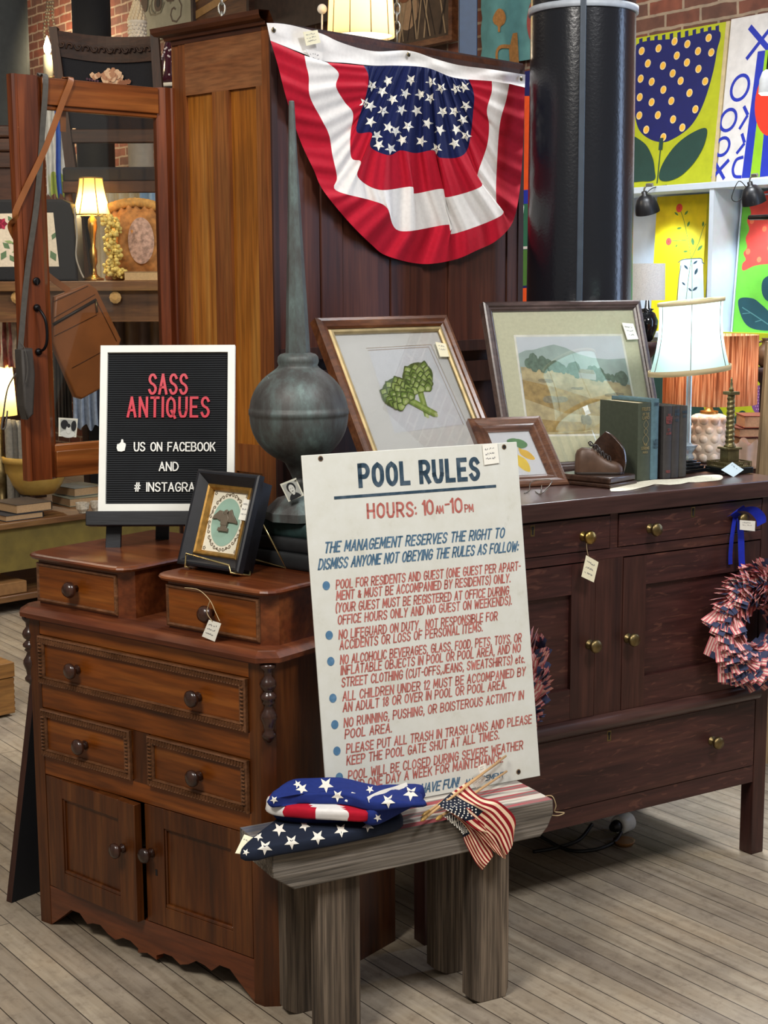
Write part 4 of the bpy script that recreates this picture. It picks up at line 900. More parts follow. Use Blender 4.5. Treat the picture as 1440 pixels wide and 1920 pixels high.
# ---------------------------------------------------------------- books under the finial
def book(name, label, w, h, d, cov, grp=None, flat=False, M=None, title=None, page='#cbb892', cat_='book'):
    """standing book: x thickness, y depth (spine at y=0), z height; flat=True lays it with z as thickness"""
    t = thing(name, label, cat_, M=M, group=grp); c = .0028
    def put(b):
        if flat: b.xf(Matrix(((0, 0, 1, 0), (0, 1, 0, 0), (1, 0, 0, 0), (0, 0, 0, 1))))
        return b
    b = B(); b.box(0, c, .002, d, 0, h, bev=.0008); b.box(w-c, w, .002, d, 0, h, bev=.0008)
    rows = []
    for k in range(9):
        a = math.pi*k/8; x = w/2-(w/2)*math.cos(a); y = .004-.006*math.sin(a); rows.append([(x, y, 0), (x, y, h*.5), (x, y, h)])
    b.grid(rows); rows = [[(p[0], p[1]+.0022, p[2]) for p in r] for r in rows]; b.grid(rows); part('cover', put(b), cov, t)
    b = B(); b.box(c, w-c, .004, d-.004, .003, h-.003); part('pages', put(b), plain('old pages '+page, page, .9, 0, .12, 200), t)
    if title:
        b = B(); title(b, w, h); part('spine_lettering', put(b), title.mat, t, recalc=False, merge=False)
    return t
M_bk = [plain('dark teal book cloth', '#1d3534', .65, 0, .25, 60, .1), plain('black book cloth', '#17191b', .6, 0, .2, 60, .1), plain('blackish green book cloth', '#181f1f', .6, 0, .2, 60, .1)]
BKM = CHM @ Matrix.Translation((.452, .222, 0))
for i, (z, th, lab) in enumerate(((.8895, .034, 'black cloth book, bottom of the stack under the copper finial'), (.924, .031, 'plain black book in the middle of the stack under the copper finial'), (.9555, .033, 'dark teal decorated book on top of the stack under the copper finial'))):
    book('book', lab, th, .235-.01*i, .165, M_bk[(1, 1, 0)[i]], 'books under the copper finial', True, BKM @ Matrix.Translation((.004*i, .003*i, z)) @ Matrix.Rotation(R(2*i-2), 4, 'Z'))
# ---------------------------------------------------------------- copper finial
FY = 3.262
def copper():
    m, nt, b = newmat('verdigris copper'); L = nt.links; tc = nd(nt, 'ShaderNodeTexCoord'); mp = nd(nt, 'ShaderNodeMapping'); mp.inputs['Scale'].default_value = (14, 14, 5); L.new(tc.outputs['Object'], mp.inputs[0])
    n1 = nd(nt, 'ShaderNodeTexNoise', i_Scale=1.0, i_Detail=9.0, i_Roughness=.68); L.new(mp.outputs[0], n1.inputs['Vector'])
    r1 = ramp(nt, [(.30, hx('#2e2826')), (.46, hx('#464644')), (.58, hx('#55605e')), (.68, hx('#6d807c')), (.80, hx('#98aaa4'))]); L.new(n1.outputs['Fac'], r1.inputs[0]); L.new(r1.outputs[0], b.inputs['Base Color'])
    b.inputs['Roughness'].default_value = .55; b.inputs['Metallic'].default_value = .25; bump(nt, b, n1.outputs['Fac'], .15); return m
F0 = aty(563, 985, FY); zf = lambda y: aty(563, y, FY).z-F0.z
kx = FY/FPX*1.008
fi = thing('copper_finial', 'tall verdigris copper roof finial with a ball and long spike', 'finial', (F0.x, FY, 1.0-.0105))
zb0 = F0.z-(1.0-.0105)
MC = copper()
def prof(lst): return [(max(.0005, r*kx), zf(y)+zb0) for r, y in lst]
b = B(); pts = [(23.5, 661), (33, 664), (37, 670), (38, 678), (34, 687)]
for k in range(0, 13): a = math.radians(64-64*k/12); pts.append((38+54*math.cos(a)**.9 if k else 34, 773-77*math.sin(a)))
sph = [(92*math.cos(math.radians(a)), 773-92*math.sin(math.radians(a))*(1.0 if a < 0 else .98)) for a in range(62, 2, -6)]
pts = [(23.5, 661), (33, 664), (37.5, 669), (38.5, 678), (36, 685), (40, 690)]+[p for p in sph if p[0] > 46]+[(92, 766), (93.4, 767), (93.4, 776), (92, 777.5)]+[(92*math.cos(math.radians(a)), 779-92*math.sin(math.radians(a))*.98) for a in range(-2, -74, -6)]
pts += [(27, 868), (25, 872), (19, 884), (15, 893), (13, 898), (15, 900), (15, 906), (12, 909), (12, 924)]
b.lathe(prof(pts)[::-1], (0, 0, 0), 40); part('ball', b, MC, fi)
b = B(); b.lathe(prof([(4.2, 189), (5.2, 191), (8.5, 300), (13.5, 430), (19, 560), (23, 663)])[::-1], (0, 0, 0), 8, smooth=False)
for v in b.bm.verts: v.co.x -= max(0, v.co.z-zf(661)-zb0)*.012
part('spike', b, MC, fi)
b = B(); b.lathe(prof([(11, 920), (14, 926), (42, 934), (64, 954), (68, 958), (68, 973), (60, 973)])[::-1], (0, 0, 0), 8, smooth=False)
b.xf(Matrix.Translation((0, 0, -min(v.co.z for v in b.bm.verts)+.0005))); part('base_plate', b, MC, fi)
t = thing('photo_tag', 'small black and white portrait photo tied to the finial neck', 'photograph')
nfv = Vector((.25, -1, -.15)).normalized(); PP = aty(548, 918, FY-.07)
def photo(t, inv, c, P, n):
    q = [atpl(x, y, P, n) for x, y in c]; b = B()
    def bl(u, v, k=0): return inv @ ((q[0].lerp(q[1], u)).lerp(q[3].lerp(q[2], u), v)+n*(.0004*k))
    b.poly([bl(0, 0), bl(1, 0), bl(1, 1), bl(0, 1)]); b.poly([bl(0, 0, -2), bl(0, 1, -2), bl(1, 1, -2), bl(1, 0, -2)]); b.mi = 1; b.poly([bl(.08, .08, 1), bl(.92, .08, 1), bl(.92, .92, 1), bl(.08, .92, 1)])
    def oval(cx, cy, rx, ry, m, k, n_=20, a0=0, a1=2*math.pi): b.mi = m; b.poly([bl(cx+rx*math.cos(a0+(a1-a0)*i/n_), cy+ry*math.sin(a0+(a1-a0)*i/n_), k) for i in range(n_)])
    return b, oval
b, oval = photo(t, Matrix(), [(525, 908), (555, 896), (570, 929), (541, 941)], PP, nfv)
oval(.5, 1.0, .36, .34, 2, 2, 20, math.pi, 2*math.pi); oval(.5, .36, .26, .27, 2, 2); oval(.5, .62, .10, .14, 3, 3); oval(.5, .43, .17, .24, 3, 4); oval(.43, .40, .025, .015, 2, 5, 8); oval(.57, .40, .025, .015, 2, 5, 8); oval(.5, .55, .06, .018, 2, 5, 8)
part('print', b, [plain('photo border', '#dcdac8', .5), plain('photo grey', '#a9aaa2', .5), plain('photo black', '#27282a', .5), plain('photo light', '#cfcfc6', .5)], t, recalc=False, merge=False)
b = B(); b.tube(cat([atpl(552, 902, PP, nfv), atpl(562, 896, PP, nfv), Vector((F0.x+.012, FY-.022, aty(563, 892, FY).z))], 4), .0008, 5); part('wire_loop', b, M_iron, t)
# ---------------------------------------------------------------- pictures on the sideboard
def picture(name, label, M, w, h, prof, fmat, liner=None):
    t = thing(name, label, 'picture', M=M)
    b = B(); b.rectring(w, h, prof); part('frame', b, fmat, t)
    if liner: b = B(); b.rectring(w, h, liner[0]); part('gilt_liner', b, liner[1], t)
    b = B(); b.box(.006, w-.006, .006, h-.006, prof[0][1], prof[0][1]+.003); part('backing', b, M_dark, t)
    return t
G_pic = glassy('picture glass', (1, 1, 1), .012, .05)
W_fr = wood('walnut picture frame', [(.25, '#4a2714'), (.5, '#6e4024'), (.75, '#8a5a38')], 'x', 12, .3, .28, bmp=.05, coat=.4)
W_fr2 = wood('umber picture frame', [(.25, '#3a2a26'), (.5, '#574440'), (.75, '#6c5852')], 'x', 12, .3, .35, bmp=.05, coat=.3)
W_fr3 = wood('carved oak frame', [(.25, '#4a2c20'), (.5, '#6c4632'), (.75, '#835c44')], 'x', 30, .12, .35, bmp=.2, coat=.2)
# artichokes
ay, at_ = .6808, .5471; aw, ah = .446, .495
AO = Vector((-.0277, 3.683, 1.04)); sc_ = Vector((-math.sin(ay)*math.sin(at_), math.cos(ay)*math.sin(at_), math.cos(at_))); AO = AO-sc_*((1.04-1.001)/sc_.z)
AM = lean(AO.x, AO.y, AO.z, ay, at_); ah = .4385+(1.04-1.001)/sc_.z
art = picture('artichoke_picture', 'framed artichoke print with wood and gilt frame leaning behind the sign', AM, aw, ah, [(0, -.03), (0, -.004), (.003, 0), (.012, .002), (.020, -.002), (.026, -.003), (.031, -.008)], W_fr, ([(.031, -.010), (.036, -.004), (.042, -.004), (.046, -.008), (.048, -.012)], plain('gilt liner', '#a8946a', .45, .5, .2)))
al = lambda x, y: onface(AM, x, y, -.013)
b = B(); b.box(.045, aw-.045, .045, ah-.045, -.02, -.0135)
b.mi = 1; q = [al(*p) for p in ((690, 655), (807, 648), (874, 795), (740, 812))]; b.poly([(p.x, p.y, -.0130) for p in (q[0], q[1], q[2], q[3])])
b.mi = 2
def seg(*pts, w=.0014, z=-.0128): b.ribbon([al(*p) for p in pts], w, z)
seg((687, 653), (808, 646), (876, 797), w=.0012); seg((690, 657), (804, 650.5), (869, 796), w=.0018)
b.mi = 1; q = [al(*p) for p in ((730, 790), (770, 765), (830, 775), (812, 800), (770, 806))]
part('mat_print', b, [plain('pale mat board', '#f3f3ee', .85, 0, .02), plain('watercolour paper', '#f2f5f8', .85, 0, .03), plain('mat line', '#b39b7c', .8)], art, recalc=False, merge=False)
GR = [plain('artichoke green '+c, c, .8, 0, .15, 50) for c in ('#4c6c26', '#86a848', '#b0ca6a', '#d4e29c')]
b = B()
def petal(cx, cy, a, L, w, m, z):
    pts = []
    for k in range(9): t = k/8; pts.append((w*math.sin(math.pi*t)**.8*(1-.35*t), L*t))
    pts = [(x, y) for x, y in pts]+[(-x, y) for x, y in pts[::-1]]
    ca, sa = math.cos(a), math.sin(a); b.mi = m; q = [al(cx+x*ca+y*sa, cy-(y*ca-x*sa)) for x, y in pts]; b.poly([(p.x, p.y, z) for p in q])
def stem(p0, p1, w0, w1, z):
    d = (Vector(p1)-Vector(p0)).normalized(); n = Vector((-d.y, d.x))
    for s0, s1, m in ((-1, 1, 1), (-.5, .35, 2)):
        q = [Vector(p0)+n*w0*s0, Vector(p1)+n*w1*s0, Vector(p1)+n*w1*s1, Vector(p0)+n*w0*s1]; q = [al(*v) for v in q]; b.mi = m; b.poly([(v.x, v.y, z+.00005*m) for v in q])
    b.mi = 3; e = al(*p1); b.disc(e, .0055, z+.0003, 12, .007)
def choke(cx, cy, ax, ry, rx, z):
    """overlapping rounded scales, tip rows first; ax = direction of the tip on the picture"""
    A_ = Vector(ax).normalized(); S_ = Vector((-A_.y, A_.x)); rr = random.Random(int(cx)); lay = 0
    def scale(c, d, L, w):
        nonlocal lay
        n = Vector((-d.y, d.x)); lay += 1
        for m, f, sh in ((0, 1.06, 0), (1+lay % 2, .80, .10), (3, .42, .24)):
            pts = []
            for k in range(13):
                t = k/12; pts.append((t, w*f*math.sin(math.pi*min(1, .12+t*.88))**.7*(1-.5*t*t)))
            out = [c+d*L*(sh*.6+t*f)+n*y for t, y in pts]+[c+d*L*(sh*.6+t*f)-n*y for t, y in pts[::-1]]
            b.mi = m; q = [al(*v) for v in out]; b.poly([(p.x, p.y, z+lay*.00005+.000012*m) for p in q])
    b.mi = 0; q_ = []
    for k in range(24): a_ = 2*math.pi*k/24; v = Vector((cx, cy))+A_*ry*.86*math.sin(a_)+S_*rx*.88*math.cos(a_); q_.append(al(*v))
    b.poly([(p.x, p.y, z) for p in q_])
    for row in range(6):
        s_ = .50-.26*row; half = math.sqrt(max(.05, 1-(s_*.80)**2)); n = (3, 4, 4, 5, 4, 3)[row]
        for i in sorted(range(n), key=lambda i: -abs((i+.5)/n-.5)):
            f = ((i+.5)/n-.5)*2; c = Vector((cx, cy))+A_*ry*(s_-.12*f*f)+S_*rx*half*f*.74
            d = (A_+S_*f*(.55-.03*row)).normalized(); scale(c-d*ry*.20, d, ry*(.56+rr.uniform(-.05, .05)), rx*(.27 if n < 5 else .23))
stem((786, 728), (801, 780), 5.5, 5, -.0127); choke(783, 706, (-.25, -1), 31, 33, -.0126); stem((762, 748), (817, 778), 6, 5.5, -.0108); choke(742, 736, (-.8, -.8), 31, 33, -.0106)
part('artichoke_drawing', b, GR, art, recalc=False, merge=False)
b = B(); b.box(.046, aw-.046, .046, ah-.046, -.0088, -.0080); part('glass', b, G_pic, art)
na = AM.to_3x3() @ Vector((0, 0, 1)); px_tag(art, AM.inverted(), [(816, 641), (836, 645), (842, 669), (825, 669)], AM @ Vector((0, 0, -.004)), na, M_cream, 2)
# landscape
LPM = lean(.333, 3.9092, 1.001, .452, .3202); pw, ph = .5075, .4723
lp = picture('landscape_picture', 'large framed hillside landscape watercolour leaning at the back of the sideboard', LPM, pw, ph, [(0, -.025), (0, -.003), (.004, 0), (.012, .001), (.016, -.003), (.020, -.003), (.0245, -.007), (.0265, -.008)], W_fr2)
ll = lambda x, y: onface(LPM, x, y, -.011)
b = B(); b.box(.02, pw-.02, .02, ph-.02, -.02, -.011); part('mat', b, plain('linen mat', '#c9c7a8', .85, 0, .06, 120), lp)
PC = [plain('painted sky', '#c9cfd2', .9, 0, .03), plain('painted far hill', '#9fb0a8', .9, 0, .12, 30), plain('painted field', '#b5a67c', .9, 0, .25, 45), plain('painted trees', '#5f7563', .9, 0, .3, 90), plain('painted ochre grass', '#a48a52', .9, 0, .3, 60), plain('painted rock', '#8a8266', .9, 0, .25, 120), plain('painted barn', '#a7a79c', .9, 0, .1), plain('mat bevel', '#e4e2d4', .8)]
b = B()
def pg(m, pts, z): b.mi = m; q = [ll(*p) for p in pts]; b.poly([(p.x, p.y, z) for p in q])
TL, TR, BRc, BLc = (967, 632), (1164, 630), (1199, 812), (992, 815)
pg(7, [(963, 628), (1167, 626), (1203, 816), (989, 819)], -.0108); pg(0, [TL, TR, BRc, BLc], -.0106)
pg(1, [(972, 663), (985, 657), (1000, 656), (1020, 650), (1038, 646), (1060, 652), (1085, 664), (1110, 671), (1140, 674), (1172, 672), (1184, 735), (976, 700)], -.0104)
pg(2, [(976, 688), (1010, 690), (1060, 699), (1110, 711), (1150, 716), (1181, 722), BRc, BLc], -.0102)
pg(4, [(979, 712), (1040, 726), (1110, 748), (1187, 752), (1194, 786), (1060, 775), (984, 748)], -.0101); pg(4, [(987, 783), (1050, 790), (1100, 792), (1096, 808), (992, 812)], -.0101)
rr = random.Random(5)
for i in range(46):
    x = 990+rr.random()*182; base = 688+max(0, (x-1000))*.17; r = 4+rr.random()*6*(1.3 if x < 1100 else 1); b.mi = 3; c = ll(x, base-r*.7); b.disc(c, r*.0014, -.0100+.00001*i, 9, r*.0016*(1.5 if rr.random() < .3 else 1))
for cx, cy, rx, ry in ((1024, 714, 16, 5), (1040, 748, 32, 9), (1085, 728, 14, 4), (1096, 785, 12, 14), (1150, 740, 20, 5)):
    for k in range(5): b.mi = 5; c = ll(cx+rr.uniform(-.7, .7)*rx, cy+rr.uniform(-.3, .3)*ry); b.disc(c, rx*.5*.0014, -.0098+.00001*k, 8, ry*.7*.0014)
pg(6, [(1084, 699), (1087, 692), (1112, 694), (1117, 703), (1117, 713), (1086, 709)], -.0095); pg(5, [(1084, 699), (1087, 692), (1112, 694), (1115, 702)], -.0094)
part('watercolour', b, PC, lp, recalc=False, merge=False)
b = B(); b.box(.024, pw-.024, .024, ph-.024, -.0072, -.0064); part('glass', b, G_pic, lp)
nl = LPM.to_3x3() @ Vector((0, 0, 1)); px_tag(lp, LPM.inverted(), [(1166, 605), (1187, 607), (1197, 636), (1176, 637)], LPM @ Vector((0, 0, -.002)), nl, M_white, 3)
# lemons
KM = lean(.2725, 3.6397, 1.004, .339, .8468); kw, kh = .2019, .2354
km = picture('lemon_picture', 'small lemon picture in a wide oak frame beside the pool sign', KM, kw, kh, [(0, -.02), (0, -.002), (.004, .002), (.012, .003), (.024, -.003), (.030, -.002), (.034, -.004), (.040, -.008), (.044, -.010)], W_fr3)
kl = lambda x, y: onface(KM, x, y, -.012)
b = B(); b.box(.04, kw-.04, .04, kh-.04, -.018, -.012)
def kp(m, pts, z): b.mi = m; q = cat([kl(*p) for p in pts], 5, True); b.poly([(p.x, p.y, z) for p in q])
kp(2, [(972, 838), (978, 842), (990, 846), (1000, 855), (1003, 861), (996, 862), (985, 858), (975, 850)], -.0117); kp(1, [(966, 852), (975, 855), (986, 862), (993, 874), (994, 884), (988, 884), (977, 878), (967, 866)], -.0114); kp(3, [(966, 824), (978, 825), (988, 832), (987, 838), (977, 841), (968, 836)], -.0111); kp(3, [(950, 826), (962, 822), (972, 826), (966, 834), (956, 834)], -.0110)
part('lemon_print', b, [plain('white print paper', '#e3e5ea', .8, 0, .02), plain('lemon yellow', '#f4d21c', .7, 0, .1, 60), plain('deep lemon yellow', '#ecbe16', .7, 0, .1, 60), plain('lemon leaf', '#4c8a4a', .7, 0, .2, 60)], km, recalc=False, merge=False)
b = B(); b.box(.042, kw-.042, .042, kh-.042, -.0098, -.0092); part('glass', b, G_pic, km)
kst = thing('wire_easel', 'small metal wire easel under the lemon picture', 'stand', M=SBM); SBI = SBM.inverted()
sz = lambda x, y, z=1.002: SBI @ atz(x, y, z)
b = B(); ty = Vector((0, 0, 0))
f1 = [sz(983, 925), sz(992, 920, 1.004), sz(997, 903, 1.022), sz(1031, 899, 1.028), sz(1032, 908, 1.018), sz(1014, 926, 1.003), sz(1004, 921, 1.003)]
b.tube(cat(f1, 4), .0014, 6); b.tube([sz(1014, 926, 1.003), sz(1016, 905, 1.003), sz(1040, 880, 1.003)], .0014, 6); part('wire', b, plain('dark steel wire', '#6e665c', .3, .9), kst)
# ---------------------------------------------------------------- baby shoe book end
sa = .84; SO = atz(1144, 917, 1.0); SHM = Matrix.Translation((SO.x, SO.y, 1.0005)) @ Matrix.Rotation(sa, 4, 'Z')
W_be = wood('bookend walnut', [(.3, '#2c1a12'), (.7, '#4c3224')], 'x', 20, .1, .3, bmp=0, coat=.4)
be = thing('shoe_bookend', 'bronzed baby shoe bookend on a stepped wooden base by the green book', 'bookend', M=SHM)
b = B(); b.box(0, .122, 0, .160, 0, .010, bev=.003); b.box(.003, .119, .003, .157, .010, .026, bev=.004); part('base', b, W_be, be)
b = B(); pts = cat([Vector(p) for p in ((.028, .026), (.022, .055), (.030, .090), (.060, .118), (.082, .128))], 6); pts2 = cat([Vector(p) for p in ((.082, .128), (.112, .100), (.132, .060), (.136, .026))], 6)
b.prism([(p.x, p.y) for p in pts+pts2[1:]], 'x', .098, .106, bev=.0015); part('back_plate', b, W_be, be)
M_shoe = plain('bronzed leather', '#523b2c', .45, .15, .25, 40, .2)
b = B(); sec = [(.000, .012, .050), (.004, .019, .062), (.016, .0235, .070), (.030, .0235, .070), (.042, .0225, .066), (.052, .0215, .056), (.062, .0215, .046), (.074, .0225, .037), (.088, .0235, .030), (.102, .0225, .026), (.112, .017, .021), (.118, .008, .013)]
rows = []
for x, w, h in sec:
    row = []; an = max(0, min(1, (.058-x)/.03))
    for k in range(25):
        a = math.pi*k/24; c_, s_ = math.cos(a), math.sin(a); hw = w*(1-.30*an*(s_**3)); zz = .004+h*s_**(.62+.2*(1-an))
        if an > .3 and abs(c_) < .62: zz -= .012*an*(1-(c_/.62)**2)
        row.append((x+.006*an*(zz/.07)*(1 if x > .03 else .3), hw*math.copysign(abs(c_)**.75, c_), zz))
    rows.append(row)
b.grid(rows); b.poly(rows[0])
part_sh = Matrix.Translation((.022, .120, .026)) @ Matrix.Rotation(R(-52), 4, 'Z')
b.xf(part_sh); part('shoe_upper', b, M_shoe, be)
b = B(); so = []
for x, w, h in sec: so.append((x, w+.0028))
pg_ = [(x, w) for x, w in so]+[(x, -w) for x, w in so[::-1]]; b.prism(pg_, 'z', 0, .006, bev=.0015); b.xf(part_sh); part('shoe_sole', b, plain('bronzed sole', '#2a201a', .5, .1), be)
b = B()
for k in range(5):
    x = .047+.0085*k; h = (.066, .058, .050, .0435, .0385)[k]
    for sg in (-1, 1): b.tube(cat([Vector((x, .013*sg, h-.004)), Vector((x+.002, .006*sg, h+.0055)), Vector((x+.006, -.006*sg, h+.0045)), Vector((x+.007, -.013*sg, h-.008))], 4), .0014, 6)
for sg in (-1, 1): b.tube(cat([Vector((.046, 0, .071)), Vector((.040, .010*sg, .079)), Vector((.034, .020*sg, .074)), Vector((.042, .010*sg, .070)), Vector((.047, 0, .071))], 5), .0014, 6); b.tube(cat([Vector((.047, 0, .071)), Vector((.056, .012*sg, .070)), Vector((.060, .020*sg, .056))], 5), .0013, 6)
b.xf(part_sh); part('laces', b, plain('bronzed lace', '#2a211d', .5, .3), be)
# ---------------------------------------------------------------- books on the sideboard
class T:
    def __init__(s, mat, f): s.mat = mat; s.f = f
    def __call__(s, b, w, h): s.f(b, w, h)
def spine_text(b, w, h, lines, y=-.0034):
    for st, zc, cap, fr_ in lines:
        tb = B(); text(tb, st, (w*(.5-fr_/2), zc*h), (w*(.5+fr_/2), zc*h), cap, cap*.16, 0, 0, 0, 1.6)
        for f in tb.bm.faces: b.poly([(v.co.x, y+.0008*abs(v.co.x-w/2)/(w/2), v.co.y) for v in f.verts])
        tb.bm.free()
M_gilt = plain('dull gilt stamp', '#8e7f55', .5, .3); M_rst = plain('faded red stamp', '#7c3c38', .7); M_dks = plain('dark stamp', '#2c3f4c', .7)
def orn(b, w, h, zc):
    y = -.0036
    for s_ in (-1, 1):
        pts = cat([Vector((w*.5, zc*h-.03)), Vector((w*(.5+.22*s_), zc*h-.012)), Vector((w*(.5-.15*s_), zc*h+.006)), Vector((w*(.5+.18*s_), zc*h+.022)), Vector((w*.5, zc*h+.036))], 5); tb = B(); tb.ribbon([(p.x, p.y) for p in pts], .0012)
        for f in tb.bm.faces: b.poly([(v.co.x, y, v.co.y) for v in f.verts])
        tb.bm.free()
def f1_(b, w, h): spine_text(b, w, h, (('FRUITS', .90, .008, .6), ('OF THE', .84, .006, .5), ('LAND', .79, .008, .5), ('THE', .45, .006, .3), ('STRONG', .40, .007, .6), ('MAN', .35, .006, .35))); orn(b, w, h, .6)
G1 = plain('olive green book cloth', '#3c4334', .7, 0, .12, 80, .1); G2 = plain('slate blue book cloth', '#4d6a74', .7, 0, .15, 80, .1); G3 = plain('charcoal book cloth', '#34302f', .7, 0, .15, 80, .1); G4 = plain('umber book cloth', '#3b3732', .7, 0, .15, 80, .1)
P1 = atz(1181, 901, 1.0); yb = .56
def bm(px, py, extra=0): p = atz(px, py, 1.0); return Matrix.Translation((p.x, p.y, 1.0015)) @ Matrix.Rotation(yb, 4, 'Z')
def at_u(u, v): return SBM @ Matrix.Translation((u, v, 1.0015)) @ Matrix.Rotation(yb-.5528, 4, 'Z')
u1 = (SBI @ atz(1183, 901, 1.0)).x; ue = (SBI @ atz(1281, 893, 1.0)).x; vb_ = .150
tot = ue-u1; ws = [.26, .17, .03, .20, .17, .16]
grp = 'old books between the shoe bookend and the lamp'
x = u1
book('book', 'olive green book with gilt spine ornament standing next to the shoe bookend', tot*.255, .197, .150, G1, grp, False, at_u(x, vb_), T(M_gilt, f1_)); x += tot*.26
book('book', 'tall slate blue book standing behind the olive green one', tot*.155, .205, .155, G2, grp, False, at_u(x, vb_+.001), T(M_dks, lambda b, w, h: spine_text(b, w, h, (('STORY', .92, .007, .6), ('LIFE', .47, .006, .6), ('THAT IS', .43, .006, .6), ('NEW', .39, .006, .6))))); x += tot*.235
book('book', 'charcoal book with faded red title standing third from the shoe bookend', tot*.165, .185, .14, G3, grp, False, at_u(x, vb_-.003), T(M_rst, lambda b, w, h: spine_text(b, w, h, (('THE', .86, .006, .35), ('HIDDEN', .81, .009, .7), ('VALLEY', .76, .008, .7), ('BY', .66, .006, .3), ('A. LANE', .61, .006, .6), ('PRESS', .08, .006, .5))))); x += tot*.17
book('book', 'charcoal book with dark stamped title standing second from the lamp', tot*.155, .184, .14, G3, grp, False, at_u(x, vb_-.002), T(M_dks, lambda b, w, h: spine_text(b, w, h, (('STORY', .92, .006, .6), ('OF MEN', .87, .007, .6), ('OLD', .79, .006, .4))))); x += tot*.16
book('book', 'umber brown book standing next to the glass lamp', tot*.165, .183, .14, G4, grp, False, at_u(x, vb_), T(M_dks, lambda b, w, h: spine_text(b, w, h, (('THE PARK', .9, .006, .6), ('DAY', .84, .006, .4)))))
# ---------------------------------------------------------------- doily
P = [sz(*q, 1.001) for q in ((1146, 921), (1180, 919), (1212, 912), (1232, 908), (1262, 909), (1290, 905), (1320, 903), (1352, 899), (1350, 890), (1310, 892), (1280, 897), (1220, 900), (1180, 906), (1150, 911))]
b = B(); Pc = cat([Vector((p.x, p.y)) for p in P], 4, True); rows = [[(p.x, p.y, 1.0008+.0025*max(0, noise.noise(Vector((p.x*40, p.y*40, 2))))) for p in Pc]]; c = sum(Pc, Vector((0, 0)))/len(Pc)
rows.append([((p.x-c.x)*.8+c.x, (p.y-c.y)*.8+c.y, 1.0015+.003*max(0, noise.noise(Vector((p.x*30, p.y*30, 5))))) for p in Pc]); b.grid(rows, closev=True); b.poly(rows[1])
single('lace_runner', b, cloth('cream lace', '#d8d2be', .12, 160), 'cream lace runner lying under the books and lamp on the sideboard', 'doily', M=SBM)
# ---------------------------------------------------------------- table lamp
LX = SBI @ atz(1306, 884, 1.0); LYW = 3.955; lo = aty(1288, 880, LYW); lk = LYW/FPX*1.012
zl = lambda y: aty(1288, y, LYW).z
lam = thing('table_lamp', 'lit table lamp with pale bell shade, glass column and black stepped base', 'lamp', (lo.x, LYW, 1.002))
rel = lambda y: zl(y)-1.002
LT = Matrix.Rotation(R(-3.5), 4, 'Y')
b = B(); rows = []
N6 = 6
for f in range(0, 13):
    t = f/12; r = (60+14*t**1.6-5*math.sin(math.pi*t)*.8)*lk; z = rel(566)+(rel(694)-rel(566))*t
    row = []
    for k in range(N6*4):
        a = 2*math.pi*k/(N6*4)+.35; ph = (k % 4)/4; rr_ = r*(1-.03*math.sin(math.pi*ph)); row.append((rr_*math.cos(a), rr_*math.sin(a), z))
    rows.append(row)
b.grid(rows, closev=True)
def shear(o):
    for v in o.bm.verts: v.co.z += .10*(v.co.x)*(1 if v.co.z > .1 else 0)
    return o
part('lamp_shade', shear(b), shade('pale silk shade', '#cfe8e0', .5), lam)
b = B()
for z, r, h in ((566, 60, .010), (694, 74.5, .014)):
    zz = rel(z); b.lathe([(r*lk-.001, zz-h/2), (r*lk+.0015, zz-h/2), (r*lk+.002, zz+h/2), (r*lk-.001, zz+h/2)], (0, 0, 0), 36, caps=False)
part('shade_trim', shear(b), shade('beige trim', '#b9a785', .15), lam)
b = B()
for k in range(N6):
    a = 2*math.pi*k/N6+.35; b.tube([(rows[f][k*4][0]*1.006, rows[f][k*4][1]*1.006, rows[f][k*4][2]) for f in range(13)], .0010, 5)
part('shade_rib', shear(b), plain('dark seam', '#5c5a50', .8), lam)
b = B(); b.lathe([(.006*1.5, rel(842)), (6*lk, rel(836)), (5.6*lk, rel(790)), (5.2*lk, rel(700)), (6*lk, rel(690)), (4*lk, rel(680)), (.001, rel(679))], (0, 0, 0), 12, smooth=False)
b.lathe([(9*lk, rel(866)), (13*lk, rel(858)), (9*lk, rel(850)), (17*lk, rel(838)), (20*lk, rel(834)), (10*lk, rel(833)), (6*lk, rel(830))], (0, 0, 0), 8, smooth=False)
m, nt, bs = newmat('clear crystal'); bs.inputs['Base Color'].default_value = (.80, .90, .98, 1); bs.inputs['Roughness'].default_value = .06; bs.inputs['Transmission Weight'].default_value = .75; bs.inputs['IOR'].default_value = 1.45
part('glass_column', b, m, lam)
b = B(); hb_ = rel(863)
for i, (s, z0, z1) in enumerate(((.036, 0, .010), (.032, .010, .018), (.026, .018, .026), (.019, .026, hb_+.002))): b.box(-s, s, -s, s, z0, z1, bev=.002)
b.xf(Matrix.Rotation(.55, 4, 'Z')); part('base', b, plain('black lacquer', '#0d0f14', .15, 0, .1, 30, 0, .5, .5), lam)
b = B(); b.sphere((0, 0, rel(628)), .020, 14, 10, (1, 1, 1.25)); b.lathe([(.006, rel(690)), (.009, rel(660)), (.008, rel(645))], (0, 0, 0), 12); part('bulb', b, emit('bulb glow', '#e8f6ff', 4), lam)
l = lamp('table_lamp_bulb', 'POINT', (lo.x, LYW, zl(606)), 1.9, (.72, .93, 1.0), .025)
